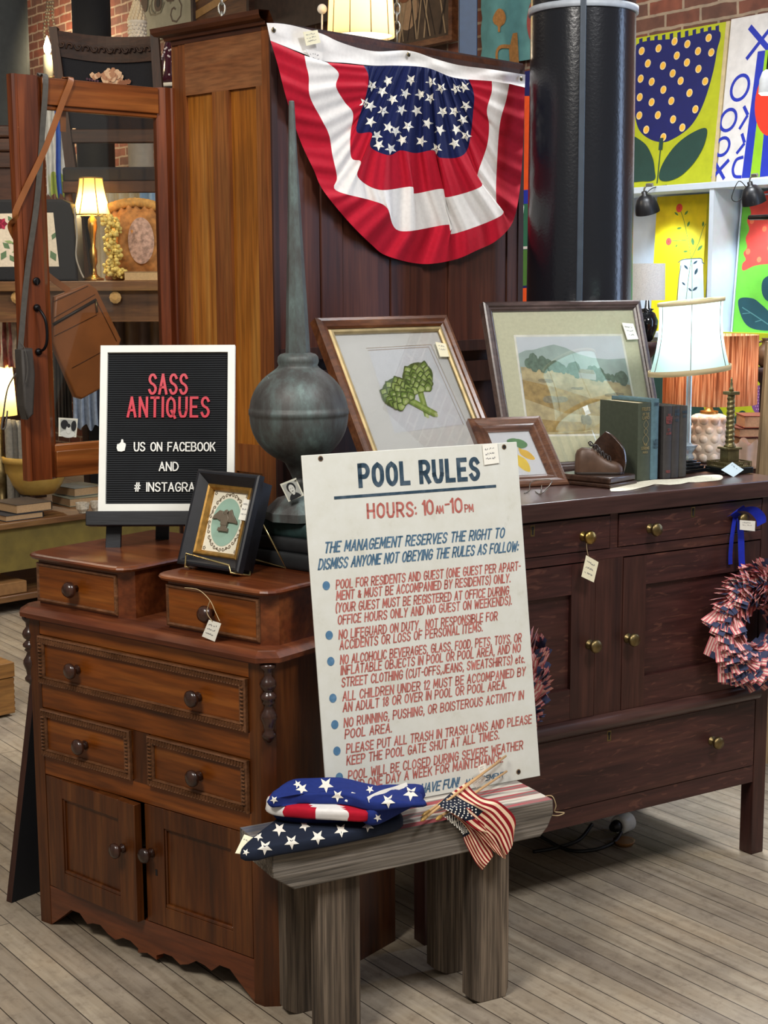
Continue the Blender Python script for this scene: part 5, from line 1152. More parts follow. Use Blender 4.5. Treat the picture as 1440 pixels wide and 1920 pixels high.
# ---------------------------------------------------------------- bronze column monument
MO = aty(1367, 880, 3.93); mk = 3.93/FPX*1.012; zm = lambda y: aty(1367, y, 3.93).z-1.002
mo = thing('bronze_column', 'small bronze monument column with spiral shaft on a black plinth', 'statuette', (MO.x, 3.93, 1.002), .45)
MBZ = plain('patinated bronze', '#6f6544', .38, .8, .35, 45, .2)
b = B(); s = 33*mk; b.box(-s, s, -s*.9, s*.9, 0, .016, bev=.0015); part('plinth', b, plain('black marble', '#0c0f0f', .2, 0, .2), mo)
b = B(); s = 31*mk; b.box(-s, s, -s*.85, s*.85, .016, .0185)
for k in range(17):
    x = -s+2*s*k/16
    for y in (-s*.83, s*.83): b.box(x-.0008, x+.0008, y-.0008, y+.0008, .0185, .029)
for k in range(1, 14):
    y = -s*.83+2*s*.83*k/14
    for x in (-s, s): b.box(x-.0008, x+.0008, y-.0008, y+.0008, .0185, .029)
for y in (-s*.83, s*.83): b.box(-s, s, y-.0011, y+.0011, .028, .031)
for x in (-s, s): b.box(x-.0011, x+.0011, -s*.83, s*.83, .028, .031)
part('railing', b, MBZ, mo)
b = B(); q = 12.5*mk; b.box(-q*1.5, q*1.5, -q*1.5, q*1.5, .0185, .025, bev=.001); b.box(-q*1.15, q*1.15, -q*1.15, q*1.15, .025, .030); b.box(-q, q, -q, q, .030, zm(842), bev=.001); b.box(-q*1.3, q*1.3, -q*1.3, q*1.3, zm(842), zm(838), bev=.001); part('pedestal', b, MBZ, mo)
b = B(); rows = []; z0, z1 = zm(838), zm(740); n = 70
for i in range(n+1):
    t = i/n; r0 = (8.5-1.8*t)*mk; row = []
    for k in range(20):
        a = 2*math.pi*k/20; row.append((0, 0, 0))
    rows.append([(lambda a, r: (r*math.cos(a), r*math.sin(a), z0+(z1-z0)*t))(2*math.pi*k/20, r0*(1+.09*math.sin(k*2*math.pi/20-t*2*math.pi*11))) for k in range(20)])
b.grid(rows, closev=True); b.lathe([(11*mk, z0-.0005), (11*mk, z0+.004), (9*mk, z0+.006)], (0, 0, 0), 20); part('spiral_shaft', b, MBZ, mo)
b = B(); b.box(-11*mk, 11*mk, -11*mk, 11*mk, zm(740), zm(734), bev=.0008); b.lathe([(4.5*mk, zm(734)), (4*mk, zm(728)), (2.2*mk, zm(726)), (2.6*mk, zm(719)), (1.6*mk, zm(716)), (2*mk, zm(712)), (.4*mk, zm(707))], (0, 0, 0), 14); part('capital_figure', b, MBZ, mo)
t = thing('price_tag', 'pale blue diamond shaped tag propped against the bronze column base', 'tag')
nt_ = Vector((.3, -1, .35)).normalized(); px_tag(t, Matrix(), [(1373, 866.5), (1394.5, 881), (1375, 894.5), (1352, 881)], aty(1373, 893, 3.852), nt_, plain('pale blue card', '#cfe4ee', .6, 0, .04), 1, 'card')
# ---------------------------------------------------------------- sideboard knob tag
nsb = SBM.to_3x3() @ Vector((0, -1, 0)); t = thing('price_tag', 'cream price tag hanging by string from the left drawer knob of the sideboard', 'tag', M=SBM)
px_tag(t, SBI, [(1099, 1041), (1122, 1054), (1113, 1092), (1090, 1081)], SBM @ Vector((0, -.028, 0)), nsb, M_cream, 3, 'card')
b = B(); b.tube(cat([SBI @ atpl(q[0], q[1], SBM @ Vector((0, -.024, 0)), nsb) for q in ((1101, 1008), (1100, 1025), (1103, 1044))], 5), .0008, 5); part('string', b, M_string, t)
# ---------------------------------------------------------------- flag wreaths on the sideboard
M_flag = [plain('faded red paper', '#cf7076', .85, 0, .08), plain('cream paper stripe', '#eccabd', .85, 0, .06), plain('faded navy paper', '#39405e', .85, 0, .15)]
def flag_mesh():
    b = B(); L, w = .048, .036; n = 9
    for s_ in (1, -1):
        rows = [[(L*(i/6), s_*(.001+.006*(i/6)*(1-.2*(i/6))), -w/2+w*j/n) for j in range(n+1)] for i in range(7)]
        b.grid(rows, mis=lambda i, j: 2 if (i >= 4 and j >= 5) else j % 2, smooth=False)
    return mesh('paper_flag', b, M_flag, recalc=False)
FLM = flag_mesh()
def wreath(label, uc, zc, knob_u, nind, total, seed):
    M = SBM @ Matrix.Translation((uc, -.055, zc)); t = thing('flag_wreath', label, 'wreath', M=M, group='flag wreaths on the sideboard'); rr = random.Random(seed)
    b = B(); pts = [(.098*math.cos(a), 0.012, .098*math.sin(a)) for a in [2*math.pi*k/40 for k in range(40)]]; b.tube(pts, .026, 10, True); part('twig_ring', b, plain('dry twig', '#5d4636', .8, 0, .3, 80), t)
    lst = []
    for i in range(total):
        a = rr.random()*2*math.pi; ph = R(-95)+rr.random()*R(190)   # ph: round the tube, 0 = towards viewer, + = outward
        lst.append((a, ph))
    def mat(a, ph):
        e = Vector((math.cos(a), 0, math.sin(a))); out = e*math.sin(ph)+Vector((0, -1, 0))*math.cos(ph)
        base = e*.102+Vector((0, .012, 0))+out*.030; tang = Vector((-math.sin(a), 0, math.cos(a)))
        d = (out*.42+tang*.75+Vector((rr.uniform(-.25, .25), rr.uniform(-.25, .25), rr.uniform(-.25, .25)))).normalized(); s = d.cross(out); s = s.normalized() if s.length > .01 else e; n = d.cross(s).normalized()
        tw = rr.uniform(-.5, .5); n2 = n*math.cos(tw)+s*math.sin(tw); s2 = d.cross(n2)
        return Matrix(((d.x, n2.x, s2.x, base.x), (d.y, n2.y, s2.y, base.y), (d.z, n2.z, s2.z, base.z), (0, 0, 0, 1)))
    lst.sort(key=lambda q: abs(q[1])); Ms = [mat(*q) for q in lst]
    for k in range(min(nind, total)):
        o = bpy.data.objects.new('paper_flag', FLM); COL.objects.link(o); o.parent = t; o.matrix_local = Ms[k]
    if total > nind:
        bb = B()
        for m_ in Ms[nind:]:
            tmp = bmesh.new(); tmp.from_mesh(FLM); tmp.transform(m_); me = bpy.data.meshes.new('t'); tmp.to_mesh(me); tmp.free(); bb.bm.from_mesh(me); bpy.data.meshes.remove(me)
        part('paper_flags', bb, M_flag, t, recalc=False, merge=False, kind='stuff')
    ku = knob_u-uc; kz = .909-zc
    rb = cloth('royal blue ribbon', '#1c2aa0', .1)
    b = B()
    def band(pts, w, ax=Vector((1, 0, 0))):
        P = cat([Vector(p) for p in pts], 6); b.grid([[p-ax*w/2 for p in P], [p+ax*w/2 for p in P]])
    band([(ku, .046, kz+.004), (ku+.001, .040, kz-.05), (ku+.002, .036, kz-.11), (ku*.8, .030, .118)], .022); band([(ku-.012, .05, kz+.006), (ku-.026, .044, kz-.04), (ku-.028, .046, kz-.085), (ku-.026, .047, kz-.115)], .014)
    ax2 = Vector((.5, -.7, .5)).normalized()
    band([(ku-.03, .046, kz+.012), (ku-.01, .030, kz+.026), (ku+.018, .020, kz+.024), (ku+.038, .012, kz+.004), (ku+.040, .010, kz-.014)], .026, ax2); band([(ku+.012, .05, kz+.020), (ku-.012, .034, kz+.030), (ku-.030, .036, kz+.018), (ku-.006, .044, kz+.006)], .022, Vector((.2, -.8, .6)).normalized())
    part('ribbon', b, rb, t, recalc=False)
    return t
w1 = wreath('flag wreath hanging whole on a blue ribbon from the right knob of the sideboard', -.072, .640, -.096, 100, 330, 11)
wreath('flag wreath mostly hidden behind the right edge of the pool sign', -.893, .610, -.915, 60, 150, 12)
px_tag(w1, (SBM @ Matrix.Translation((-.072, -.055, .640))).inverted(), [(1387, 975), (1416, 977), (1415, 996), (1387, 993)], SBM @ Vector((0, -.036, 0)), nsb, M_white, 2)
# ---------------------------------------------------------------- under the sideboard and floor bits
M_cable = plain('black cable', '#101012', .5)
t = thing('power_cord', 'black power cord with white plug lying on the floor under the sideboard', 'cord')
fp = lambda x, y, z=.008: atz(x, y, z)
b = B(); b.tube(cat([fp(1000, 1560), fp(1060, 1592), fp(1110, 1594), fp(1150, 1580), fp(1165, 1560, .02)], 8), .005, 8); b.tube(cat([fp(1000, 1597), fp(1040, 1590), fp(1085, 1575), fp(1110, 1545, .03)], 8), .005, 8); part('cable', b, M_cable, t)
b = B(); a = fp(1158, 1548, .028); d = (fp(1188, 1535, .028)-a).normalized(); b.tube([a, a+d*.006, a+d*.05, a+d*.056], [.022, .026, .026, .02], 20); part('plug', b, plain('white plastic', '#d8d8d2', .4), t)
b = B(); b.tube([a-d*.026, a-d*.012, a+d*.002], [.010, .016, .017], 14); part('plug_socket', b, M_cable, t)
b = B(); p = fp(1170, 1583, 0); b.lathe([(.012, .002), (.024, 0), (.028, .008), (.030, .012), (.022, .009)], (0, 0, .0005), 24); single('caster_cup', b, plain('amber wood', '#8f6236', .35, 0, .15), 'small brown wooden caster cup on the floor by the power plug', 'caster cup', p)
# black board leaning on the chest's left side
A = CHI @ atz(12, 1690, 0); Tt = CHI @ aty(57, 1272, 3.53); b = B()
A.z = .001; n_ = Vector((-1, 0, .18)).normalized()
A.z = .001; q0 = [A, A+Vector((.0, .30, 0)), Tt+Vector((.0, .30, 0)), Tt]; th = Vector((.020, 0, 0))
b.grid([q0, [p+th for p in q0]], closev=True, smooth=False); b.poly(q0[::-1]); b.mi = 1; b.poly([p+th for p in q0])
single('chalkboard', b, [wood('board edge', [(.3, '#2c1410'), (.7, '#4a261a')], 'z', 12, .1, .5), plain('black slate', '#0d0e14', .8)], 'black board with brown edge leaning against the left side of the chest', 'board', M=CHM, recalc=False)
# ---------------------------------------------------------------- iron column
PXY = lambda x, Y: (x-720)/FPX*Y*1.0
b = B(); cx_, cy_, cr = .582, 4.5, .155
col = lambda: None
m, nt, bs = newmat('glossy black iron paint'); tc = nd(nt, 'ShaderNodeTexCoord'); n1 = nd(nt, 'ShaderNodeTexNoise', i_Scale=120.0, i_Detail=3.0); nt.links.new(tc.outputs['Object'], n1.inputs['Vector'])
bs.inputs['Base Color'].default_value = hx('#15171d'); bs.inputs['Roughness'].default_value = .22; bump(nt, bs, n1.outputs['Fac'], .16, .003)
co = thing('iron_column', 'thick glossy black iron column with a seam behind the sideboard', 'column', (cx_, cy_, 0)); co['kind'] = 'thing'
b.lathe([(cr+.03, 0), (cr+.03, .12), (cr+.004, .16), (cr+.002, 1.2), (cr-.004, 2.3), (cr-.004, 3.4)], (0, 0, 0), 56); part('shaft', b, m, co)
b = B(); d = Vector((-cx_, -cy_, 0)).normalized(); sd = Vector((-d.y, d.x, 0)); p = d*(cr-.002)
b.box(-.009, .009, -.006, .006, .1, 3.3, bev=.003); b.xf(Matrix(((sd.x, d.x, 0, p.x), (sd.y, d.y, 0, p.y), (0, 0, 1, 0), (0, 0, 0, 1)))); part('seam_strip', b, plain('blue grey paint', '#3a4450', .35), co)
zc = aty(1094, 8, 4.36).z; b = B(); b.lathe([(cr, zc-.006), (cr+.003, zc-.006), (cr+.003, zc+.012), (cr, zc+.012)], (0, 0, 0), 56); part('white_band', b, plain('grey white band', '#a9b0b8', .5), co)
# ---------------------------------------------------------------- gallery on the back wall
wn = WM.to_3x3() @ Vector((0, -1, 0))
def wallP(px, py, off): return atpl(px, py, WM @ Vector((0, -off, 0)), wn)
def painting(name, label, P, tilt, w, h, paper, x0=0):
    M = lean(P.x, P.y, P.z, WALL_R, tilt) @ Matrix.Translation((x0, 0, 0)); t = thing(name, label, 'painting', M=M, group='paintings along the gallery wall')
    b = B(); b.box(0, w, 0, h, -.028, 0, bev=.002); part('canvas', b, paper, t); return t, M
AC = {k: plain('acrylic '+k, c, .65, 0, .08, 25, .0) for k, c in dict(lime='#b2b81a', navy='#131a60', dot='#f0b63c', ring='#e6cf9a', leaf='#1f4038', white='#dcd7d2', blue='#1c30a8', green='#8fc01c', red='#e03418', yellow='#e8cc08', stem='#4c7a34', jar='#c9d2e2', ink='#26424c', grass='#6cc038', poppy='#e8483c', poppyd='#f47a50', teal='#12424a', vein='#4c7c7c', plum='#7a4a86', pink='#e0b8d0', orange='#f4581c', dgreen='#2c6a50').items()}
def art_part(name, M, t, items, z0=0):
    """flat painted shapes: (colour, kind, data) from photo positions projected on the canvas"""
    used = []; b = B(); k = 0
    for colr, kind, data in items:
        if colr not in used: used.append(colr)
        b.mi = used.index(colr); k += 1; z = .0004+.00003*k
        F = lambda p: onface(M, p[0], p[1])
        if kind == 'poly': b.poly([(q.x, q.y, z) for q in map(F, data)])
        elif kind == 'blob': b.poly([(q.x, q.y, z) for q in cat([F(p) for p in data], 5, True)])
        elif kind == 'dot': c, r = data; q = F(c); e = (F((c[0], c[1]-r))-q).length; b.disc(q, e, z, 20)
        elif kind == 'line': pts, w = data; q = [F(p) for p in pts]; e = (F((pts[0][0], pts[0][1]-w))-q[0]).length; b.ribbon(q, e, z)
        elif kind == 'curve': pts, w = data; q = cat([F(p) for p in pts], 6); e = (F((pts[0][0], pts[0][1]-w))-F(pts[0])).length; b.ribbon(q, e, z)
    b.xf(Matrix.Translation((0, 0, z0))); part(name, b, [AC[c] for c in used], t, recalc=False, merge=False)
Z3 = lambda x, y: (960+x/3, y/3)
booth_z = wallP(1300, 345, .22).z
# shelf booth
bo = thing('display_booth', 'white display booth with a top shelf below the large paintings', 'shelving', M=WM)
M_bw2 = plain('white booth paint', '#ccd6e0', .6, 0, .03)
xl = onwall(1062, 500, .2).x; xr = 2.0
b = B(); b.box(xl, xr, -.26, -.004, booth_z-.028, booth_z, bev=.002); part('top_shelf', b, M_bw2, bo)
b = B(); b.box(xl, xr, -.02, -.004, .3, booth_z-.028); part('back_panel', b, M_bw2, bo)
xp = (WM.inverted() @ wallP(1338, 420, .24)).x
for x in (xp-.014, xp+.72):
    b = B(); b.box(x, x+.024, -.255, -.02, 0, booth_z-.028); part('upright', b, M_bw2, bo)
zl2 = wallP(1400, 628, .24).z
b = B(); b.box(xl, xr, -.255, -.02, zl2-.022, zl2); part('lower_shelf', b, M_bw2, bo)
# lime tulip painting
P = wallP(1335, 343, .10); P.z = booth_z+.002; Mx = lean(P.x, P.y, P.z, WALL_R, .10); hT = (Mx.inverted() @ atpl(1364, 40, P, Mx.to_3x3() @ Vector((0, 0, 1)))).y
t, M = painting('tulip_painting', 'large lime painting of a navy tulip with orange dots', P, .10, .66, hT, AC['lime'], -.66)
it = []
it.append(('navy', 'blob', [Z3(*p) for p in ((720, 240), (940, 215), (1160, 170), (1152, 290), (1125, 430), (1070, 600), (1000, 715), (900, 785), (840, 800), (770, 780), (715, 730), (690, 640), (672, 500), (690, 320))]))
for i in range(11): x = 725+i*43; y = 228-(i*7.2); it.append(('navy', 'line', ([Z3(x, y+55), Z3(x, y)], 8.4)))
for q in ((730, 287), (825, 272), (915, 233), (987, 248), (1107, 213), (1047, 288), (1122, 295), (928, 313), (765, 357), (850, 370), (985, 352), (1050, 388), (905, 413), (725, 443), (787, 460), (950, 455), (1088, 458), (853, 505), (1000, 523), (720, 547), (787, 575), (898, 568), (1033, 615), (822, 648), (718, 650), (908, 672), (757, 730), (960, 718), (853, 772)):
    it.append(('ring', 'dot', (Z3(*q), 7.6))); it.append(('dot', 'dot', (Z3(*q), 5.6)))
it.append(('leaf', 'blob', [Z3(*p) for p in ((828, 1000), (850, 920), (920, 820), (1010, 750), (1095, 722), (1085, 810), (1030, 910), (950, 990), (870, 1020))])); it.append(('leaf', 'blob', [Z3(*p) for p in ((640, 770), (740, 800), (790, 880), (805, 960), (803, 1010), (740, 1020), (640, 1000))]))
it.append(('leaf', 'line', ([Z3(842, 790), Z3(838, 830)], 10))); it.append(('leaf', 'line', ([Z3(838, 830), Z3(818, 1028)], 2.5)))
art_part('painted_tulip', M, t, it)
b = B(); b.box(.655, .675, 0, hT, -.03, .001); part('canvas_edge', b, plain('raw edge', '#c9b68a', .7), t)
# noughts and crosses painting
P = wallP(1342, 341, .10); P.z = booth_z+.002; Mx = lean(P.x, P.y, P.z, WALL_R, .10); hO = (Mx.inverted() @ atpl(1370, 36, P, Mx.to_3x3() @ Vector((0, 0, 1)))).y
t, M = painting('noughts_and_crosses_painting', 'white painting of blue noughts and crosses with blue and green stripes', P, .10, .66, hO, AC['white'])
def oval(cx, cy, rx, ry, w, tl=.25):
    pts = []
    for k in range(25): a = 2*math.pi*k/24; x = rx*math.cos(a); y = ry*math.sin(a); pts.append(Z3(cx+x-y*tl, cy+y))
    return ('blue', 'line', (pts, w))
it = [('blue', 'line', ([Z3(1345, 160), Z3(1440, 272)], 11)), ('blue', 'line', ([Z3(1325, 325), Z3(1430, 190), Z3(1480, 125)], 7.5)), oval(1283, 493, 47, 70, 6.5), oval(1217, 675, 42, 60, 6.2), oval(1184, 825, 37, 50, 6),
 ('blue', 'line', ([Z3(1140, 910), Z3(1190, 1000)], 7)), ('blue', 'line', ([Z3(1215, 905), Z3(1130, 998)], 7)), ('blue', 'line', ([Z3(1308, 605), Z3(1324, 640)], 7)), ('blue', 'line', ([Z3(1322, 655), Z3(1283, 720)], 6)), ('blue', 'line', ([Z3(1296, 760), Z3(1306, 795)], 7)), ('blue', 'line', ([Z3(1304, 812), Z3(1268, 858)], 6)), ('blue', 'curve', ([Z3(1296, 885), Z3(1262, 900), Z3(1243, 950), Z3(1252, 990), Z3(1285, 995)], 6)),
 ('blue', 'poly', [Z3(1383, 290), Z3(1426, 283), Z3(1340, 1000), Z3(1292, 1002)]), ('green', 'poly', [Z3(1426, 283), Z3(1462, 278), Z3(1394, 996), Z3(1340, 1000)]), ('blue', 'poly', [Z3(1462, 278), Z3(1540, 270), Z3(1500, 985), Z3(1394, 996)])]
pts = []
for k in range(32): a = 2*math.pi*k/32; pts.append(Z3(1462+95*math.cos(a)-190*math.sin(a)*.08, 575+190*math.sin(a)))
it.append(('red', 'poly', pts)); art_part('painted_marks', M, t, it)
# yellow jar painting
P = wallP(1322, 600, .12); P.z = zl2+.001; Mx = lean(P.x, P.y, P.z, WALL_R, .05); nn = Mx.to_3x3() @ Vector((0, 0, 1)); q = Mx.inverted() @ atpl(1327, 363, P, nn); q2 = Mx.inverted() @ atpl(1232, 369, P, nn)
wY = q.x-q2.x
t, M = painting('yellow_jar_painting', 'yellow painting of red flowers in a pale jar behind the lamp', P, .05, wY, q.y, AC['yellow'], q2.x)
it = [('jar', 'poly', [(1276, 490), (1284, 485), (1314, 484), (1318, 490), (1321, 600), (1268, 600)]), ('ink', 'curve', ([(1272, 492), (1280, 487), (1300, 485), (1315, 485), (1317, 492), (1320, 494)], 1.8)), ('ink', 'curve', ([(1277, 498), (1272, 530), (1268, 590)], 1.6))]
for pts in (((1297, 600), (1298, 520), (1296, 484), (1284, 420), (1275, 392)), ((1297, 484), (1310, 455), (1318, 430), (1323, 420)), ((1288, 450), (1275, 451), (1258, 452)), ((1283, 600), (1290, 530), (1296, 488)), ): it.append(('stem', 'curve', (pts, 1.3)))
for x, y, dx, dy in ((1272, 404, -7, -6), (1284, 403, 6, -8), (1289, 425, 4, -10), (1278, 427, -9, 2), (1308, 470, 9, -10), (1290, 471, -9, 1), (1318, 425, 1, -10), (1300, 460, -2, -14), (1270, 458, -3, 6)): it.append(('stem', 'blob', [(x, y), (x+dx*.5-dy*.2, y+dy*.5+dx*.2), (x+dx, y+dy), (x+dx*.5+dy*.2, y+dy*.5-dx*.2)]))
for x, y, dx, dy in ((1290, 505, -7, -8), (1300, 495, 8, -6), (1303, 515, 5, -12), (1285, 535, -6, -6), (1299, 545, 9, -7), (1297, 546, -6, -6)): it.append(('ink', 'blob', [(x, y), (x+dx*.5-dy*.2, y+dy*.5+dx*.2), (x+dx, y+dy), (x+dx*.5+dy*.2, y+dy*.5-dx*.2)]))
for c, r in (((1274, 390), 8), ((1254, 453), 7)): it += [('poppy', 'dot', (c, r)), ('red', 'dot', (c, r*.3))]
art_part('painted_jar', M, t, it)
# poppy painting
P = wallP(1373, 626, .14); P.z = zl2+.001; Mx = lean(P.x, P.y, P.z, WALL_R, .075); nn = Mx.to_3x3() @ Vector((0, 0, 1)); q = Mx.inverted() @ atpl(1400, 368, P, nn)
t, M = painting('poppy_painting', 'green painting of a red scalloped flower with dark leaves at right edge', P, .075, .5, q.y, AC['grass'])
Z6 = lambda x, y: (1300+x/6, 320+y/6)
it = [('poppy', 'blob', [Z6(*p) for p in ((640, 300), (1000, 240), (1100, 700), (1000, 1040), (840, 1050), (690, 1070), (560, 1125), (552, 1050), (590, 1000), (565, 930), (605, 860), (590, 760), (630, 660), (605, 560), (650, 480))])]
for x, y, r in ((660, 570, 30), (800, 655, 32), (615, 910, 34), (740, 1000, 32), (860, 870, 34), (900, 500, 30)): it.append(('poppyd', 'dot', (Z6(x, y), r/6)))
it += [('teal', 'blob', [Z6(*p) for p in ((510, 1450), (660, 1435), (760, 1500), (880, 1620), (960, 1760), (840, 1800), (640, 1765), (540, 1640))]), ('teal', 'blob', [Z6(*p) for p in ((780, 1240), (860, 1180), (960, 1200), (960, 1460), (840, 1470), (775, 1380))]), ('vein', 'line', ([Z6(555, 1540), Z6(680, 1620), Z6(860, 1740)], 2)), ('vein', 'line', ([Z6(640, 1600), Z6(555, 1610)], 1.5)), ('vein', 'line', ([Z6(770, 1680), Z6(700, 1700)], 1.5))]
art_part('painted_flower', M, t, it)
b = B(); b.rectring(.51, q.y+.01, [(0, -.03), (0, .004), (.006, .004), (.006, 0)], -.006, -.004); part('frame', b, M_bw2, t)
# lower lime painting
P = wallP(1230, 880, .30); Mx = lean(P.x, P.y, P.z, WALL_R, .03)
t, M = painting('leaf_painting', 'lime painting of dark leaves and a purple berry behind the bark lamp', P, .03, .9, .62, AC['lime'])
it = [('leaf', 'blob', [(1290, 765), (1310, 756), (1322, 775), (1310, 830), (1288, 850), (1270, 800)]), ('leaf', 'blob', [(1333, 760), (1352, 768), (1362, 800), (1356, 850), (1340, 860), (1334, 810)]), ('leaf', 'blob', [(1374, 790), (1390, 770), (1402, 782), (1398, 830), (1380, 850), (1368, 830)]), ('leaf', 'blob', [(1405, 845), (1425, 800), (1445, 790), (1450, 860), (1430, 890)]),
 ('plum', 'blob', [(1412, 730), (1426, 722), (1436, 730), (1434, 755), (1424, 777), (1412, 768), (1408, 748)]), ('leaf', 'blob', [(1225, 660), (1248, 650), (1255, 700), (1240, 760), (1225, 740)])]
for i in range(6):
    for j in range(8):
        x = 1413+i*3.8+(j % 2)*1.8; y = 728+j*5.6
        if ((x-1423)/11)**2+((y-749)/24)**2 < .85: it.append(('pink', 'dot', ((x, y), 1.0)))
art_part('painted_leaves', M, t, it)
# strips of an abstract painting between wardrobe and column
P = wallP(930, 600, .06); Mx = lean(P.x, P.y, P.z, WALL_R, 0); nn = Mx.to_3x3() @ Vector((0, 0, 1)); hA = (Mx.inverted() @ atpl(970, 136, P, nn)).y
t, M = painting('abstract_painting', 'orange, blue and green abstract painting between the wardrobe and column', P, 0, .5, hA, AC['navy'])
art_part('painted_blocks', M, t, [('orange', 'poly', [(976, 180), (1040, 180), (1040, 353), (972, 358)]), ('blue', 'poly', [(960, 358), (1040, 352), (1040, 380), (960, 383)]), ('dgreen', 'poly', [(960, 383), (1040, 380), (1040, 462), (960, 470)]), ('stem', 'poly', [(960, 470), (1040, 464), (1040, 530), (960, 538)]), ('white', 'line', ([(960, 466), (1040, 461)], 5)), ('orange', 'poly', [(960, 542), (1040, 536), (1040, 600), (960, 600)])])
b = B(); p0 = aty(970, 560, 5.35); p1 = aty(977, 385, 5.35); b.tube([(p0.x-.03, 5.35, 0), tuple(p0), tuple(p1)], .010, 10); single('pale_pole', b, plain('pale grey paint', '#b9bcae', .6), 'pale grey pole standing between the wardrobe and the iron column', 'pole')
# teal quilt
P = wallP(905, 128, .03); P2 = wallP(905, -30, .03); Mq = lean(P.x, P.y, P.z, WALL_R, 0); hq = P2.z-P.z+.1
q = thing('quilt_hanging', 'teal quilted wall hanging with a tan horn and tree', 'quilt', M=Mq)
AC['tan'] = plain('acrylic tan', '#a8743c', .8, 0, .2, 60); AC['quilt'] = plain('teal quilt cloth', '#5f9494', .85, 0, .15, 14); AC['rust'] = plain('rust appliqué', '#9c4a44', .8)
b = B(); b.grid([[(x*.06, y*.05, .010+.006*math.sin(y*2.2+.5*math.sin(x*1.7))) for x in range(14)] for y in range(int(hq/.05)+1)]); part('quilted_cloth', b, AC['quilt'], q, recalc=False)
Mq2 = Mq @ Matrix.Translation((0, 0, .019)); Z5b = lambda x, y: (560+x/3.2, y/3.2); it = [('tan', 'blob', [Z5b(*p) for p in ((1195, 55), (1225, 60), (1243, 100), (1235, 140), (1212, 160), (1208, 190), (1196, 188), (1194, 158), (1172, 140), (1166, 105))]), ('tan', 'poly', [Z5b(*p) for p in ((1285, 200), (1312, 195), (1318, 300), (1322, 385), (1268, 385), (1262, 300))]), ('tan', 'curve', ([Z5b(*p) for p in ((1190, 375), (1190, 310), (1215, 280), (1270, 280))], 7)), ('rust', 'blob', [Z5b(*p) for p in ((1395, 10), (1375, 80), (1370, 160), (1390, 240), (1420, 240), (1420, 10))])]
art_part('applique', Mq2, q, it, .019)
b = B(); p = wallP(877, 60, .35); b.box(p.x-.045, p.x+.045, p.y-.045, p.y+.045, 0, 3.6, bev=.004); single('blue_post', b, plain('blue post paint', '#1f3a5c', .45), 'dark blue square post in front of the brick wall', 'post')
# ---------------------------------------------------------------- clamp lamps and wall lamp
def clamp_lamp(label, px, py, Y, tgt, cordpts):
    c = aty(px, py, Y); ax = (Vector(tgt)).normalized(); qd = (-ax).to_track_quat('Z', 'Y').to_matrix().to_4x4(); t = thing('clamp_lamp', label, 'lamp', M=Matrix.Translation(c) @ qd, group='clamp lamps on the booth shelf'); s = Y/FPX
    b = B(); pr_ = [(22.5*s, -15*s), (22*s, -8*s), (20*s, 2*s), (16*s, 11*s), (10*s, 17*s), (5*s, 19*s), (5*s, 25*s), (.5*s, 26*s)]; b.lathe(pr_, (0, 0, 0), 28, caps=False); b.lathe([(r*.94, z-.001) for r, z in pr_], (0, 0, 0), 28, caps=False); part('shade', b, plain('black enamel', '#15161a', .35), t, recalc=False)
    b = B(); b.sphere((0, 0, -4*s), 8*s, 14, 8); part('bulb', b, emit('cool bulb', '#dcecff', 6), t)
    b = B(); b.tube(cat([(0, 0, 24*s), (3*s, 0, 32*s), (10*s, 4*s, 36*s)], 4), 1.6*s, 6); b.box(6*s, 20*s, 0, 5*s, 33*s, 39*s, bev=.6*s); part('clamp', b, plain('zinc clamp', '#a8a8a4', .35, .8), t)
    inv = t.matrix_world.inverted() if False else (Matrix.Translation(c) @ qd).inverted(); b = B(); b.tube(cat([inv @ aty(x, y, Y+.02) for x, y in cordpts], 5), .9*s, 5); part('cord', b, M_cable, t)
    lamp('clamp_lamp_light', 'SPOT', c+ax*.03, 9, (.60, .80, 1), .04, c+ax, spot=120)
clamp_lamp('black clamp lamp at the shelf edge left of the lit lamp top', 1212, 384, 6.75, (.25, .25, -1), ((1212, 362), (1225, 352), (1250, 347)))
clamp_lamp('black clamp lamp at the shelf edge near the right photo edge', 1411, 366, 6.25, (.3, .2, -1), ((1400, 352), (1385, 340), (1372, 370), (1382, 378), (1396, 366)))
c = aty(1437, 160, 5.9); s = 5.9/FPX; t = thing('wall_lamp', 'grey lamp shade glowing below in front of the red painted circle', 'lamp', c)
b = B(); b.lathe([(14*s, -14*s), (13*s, 10*s), (8*s, 24*s), (2*s, 28*s)], (0, 0, 0), 24, caps=False); part('shade', b, plain('grey enamel', '#8e8e8c', .5), t); b = B(); b.lathe([(.5*s, -16*s), (10*s, -17*s), (13.5*s, -13*s), (.5*s, -12*s)], (0, 0, 0), 20); part('bulb', b, emit('warm white bulb', '#fff6e0', 6), t)
b = B(); b.tube([(0, 0, 27*s), (.02, .02, .25), (.05, .15, .32)], 1.5*s, 6); part('arm', b, M_iron, t)
b = B(); p0, p1 = aty(1406, 408, 5.6), aty(1470, 406, 5.4); b.tube([p0, p1], .0095, 8); single('black_rail', b, M_iron, 'short black horizontal rail in front of the poppy painting', 'rail')
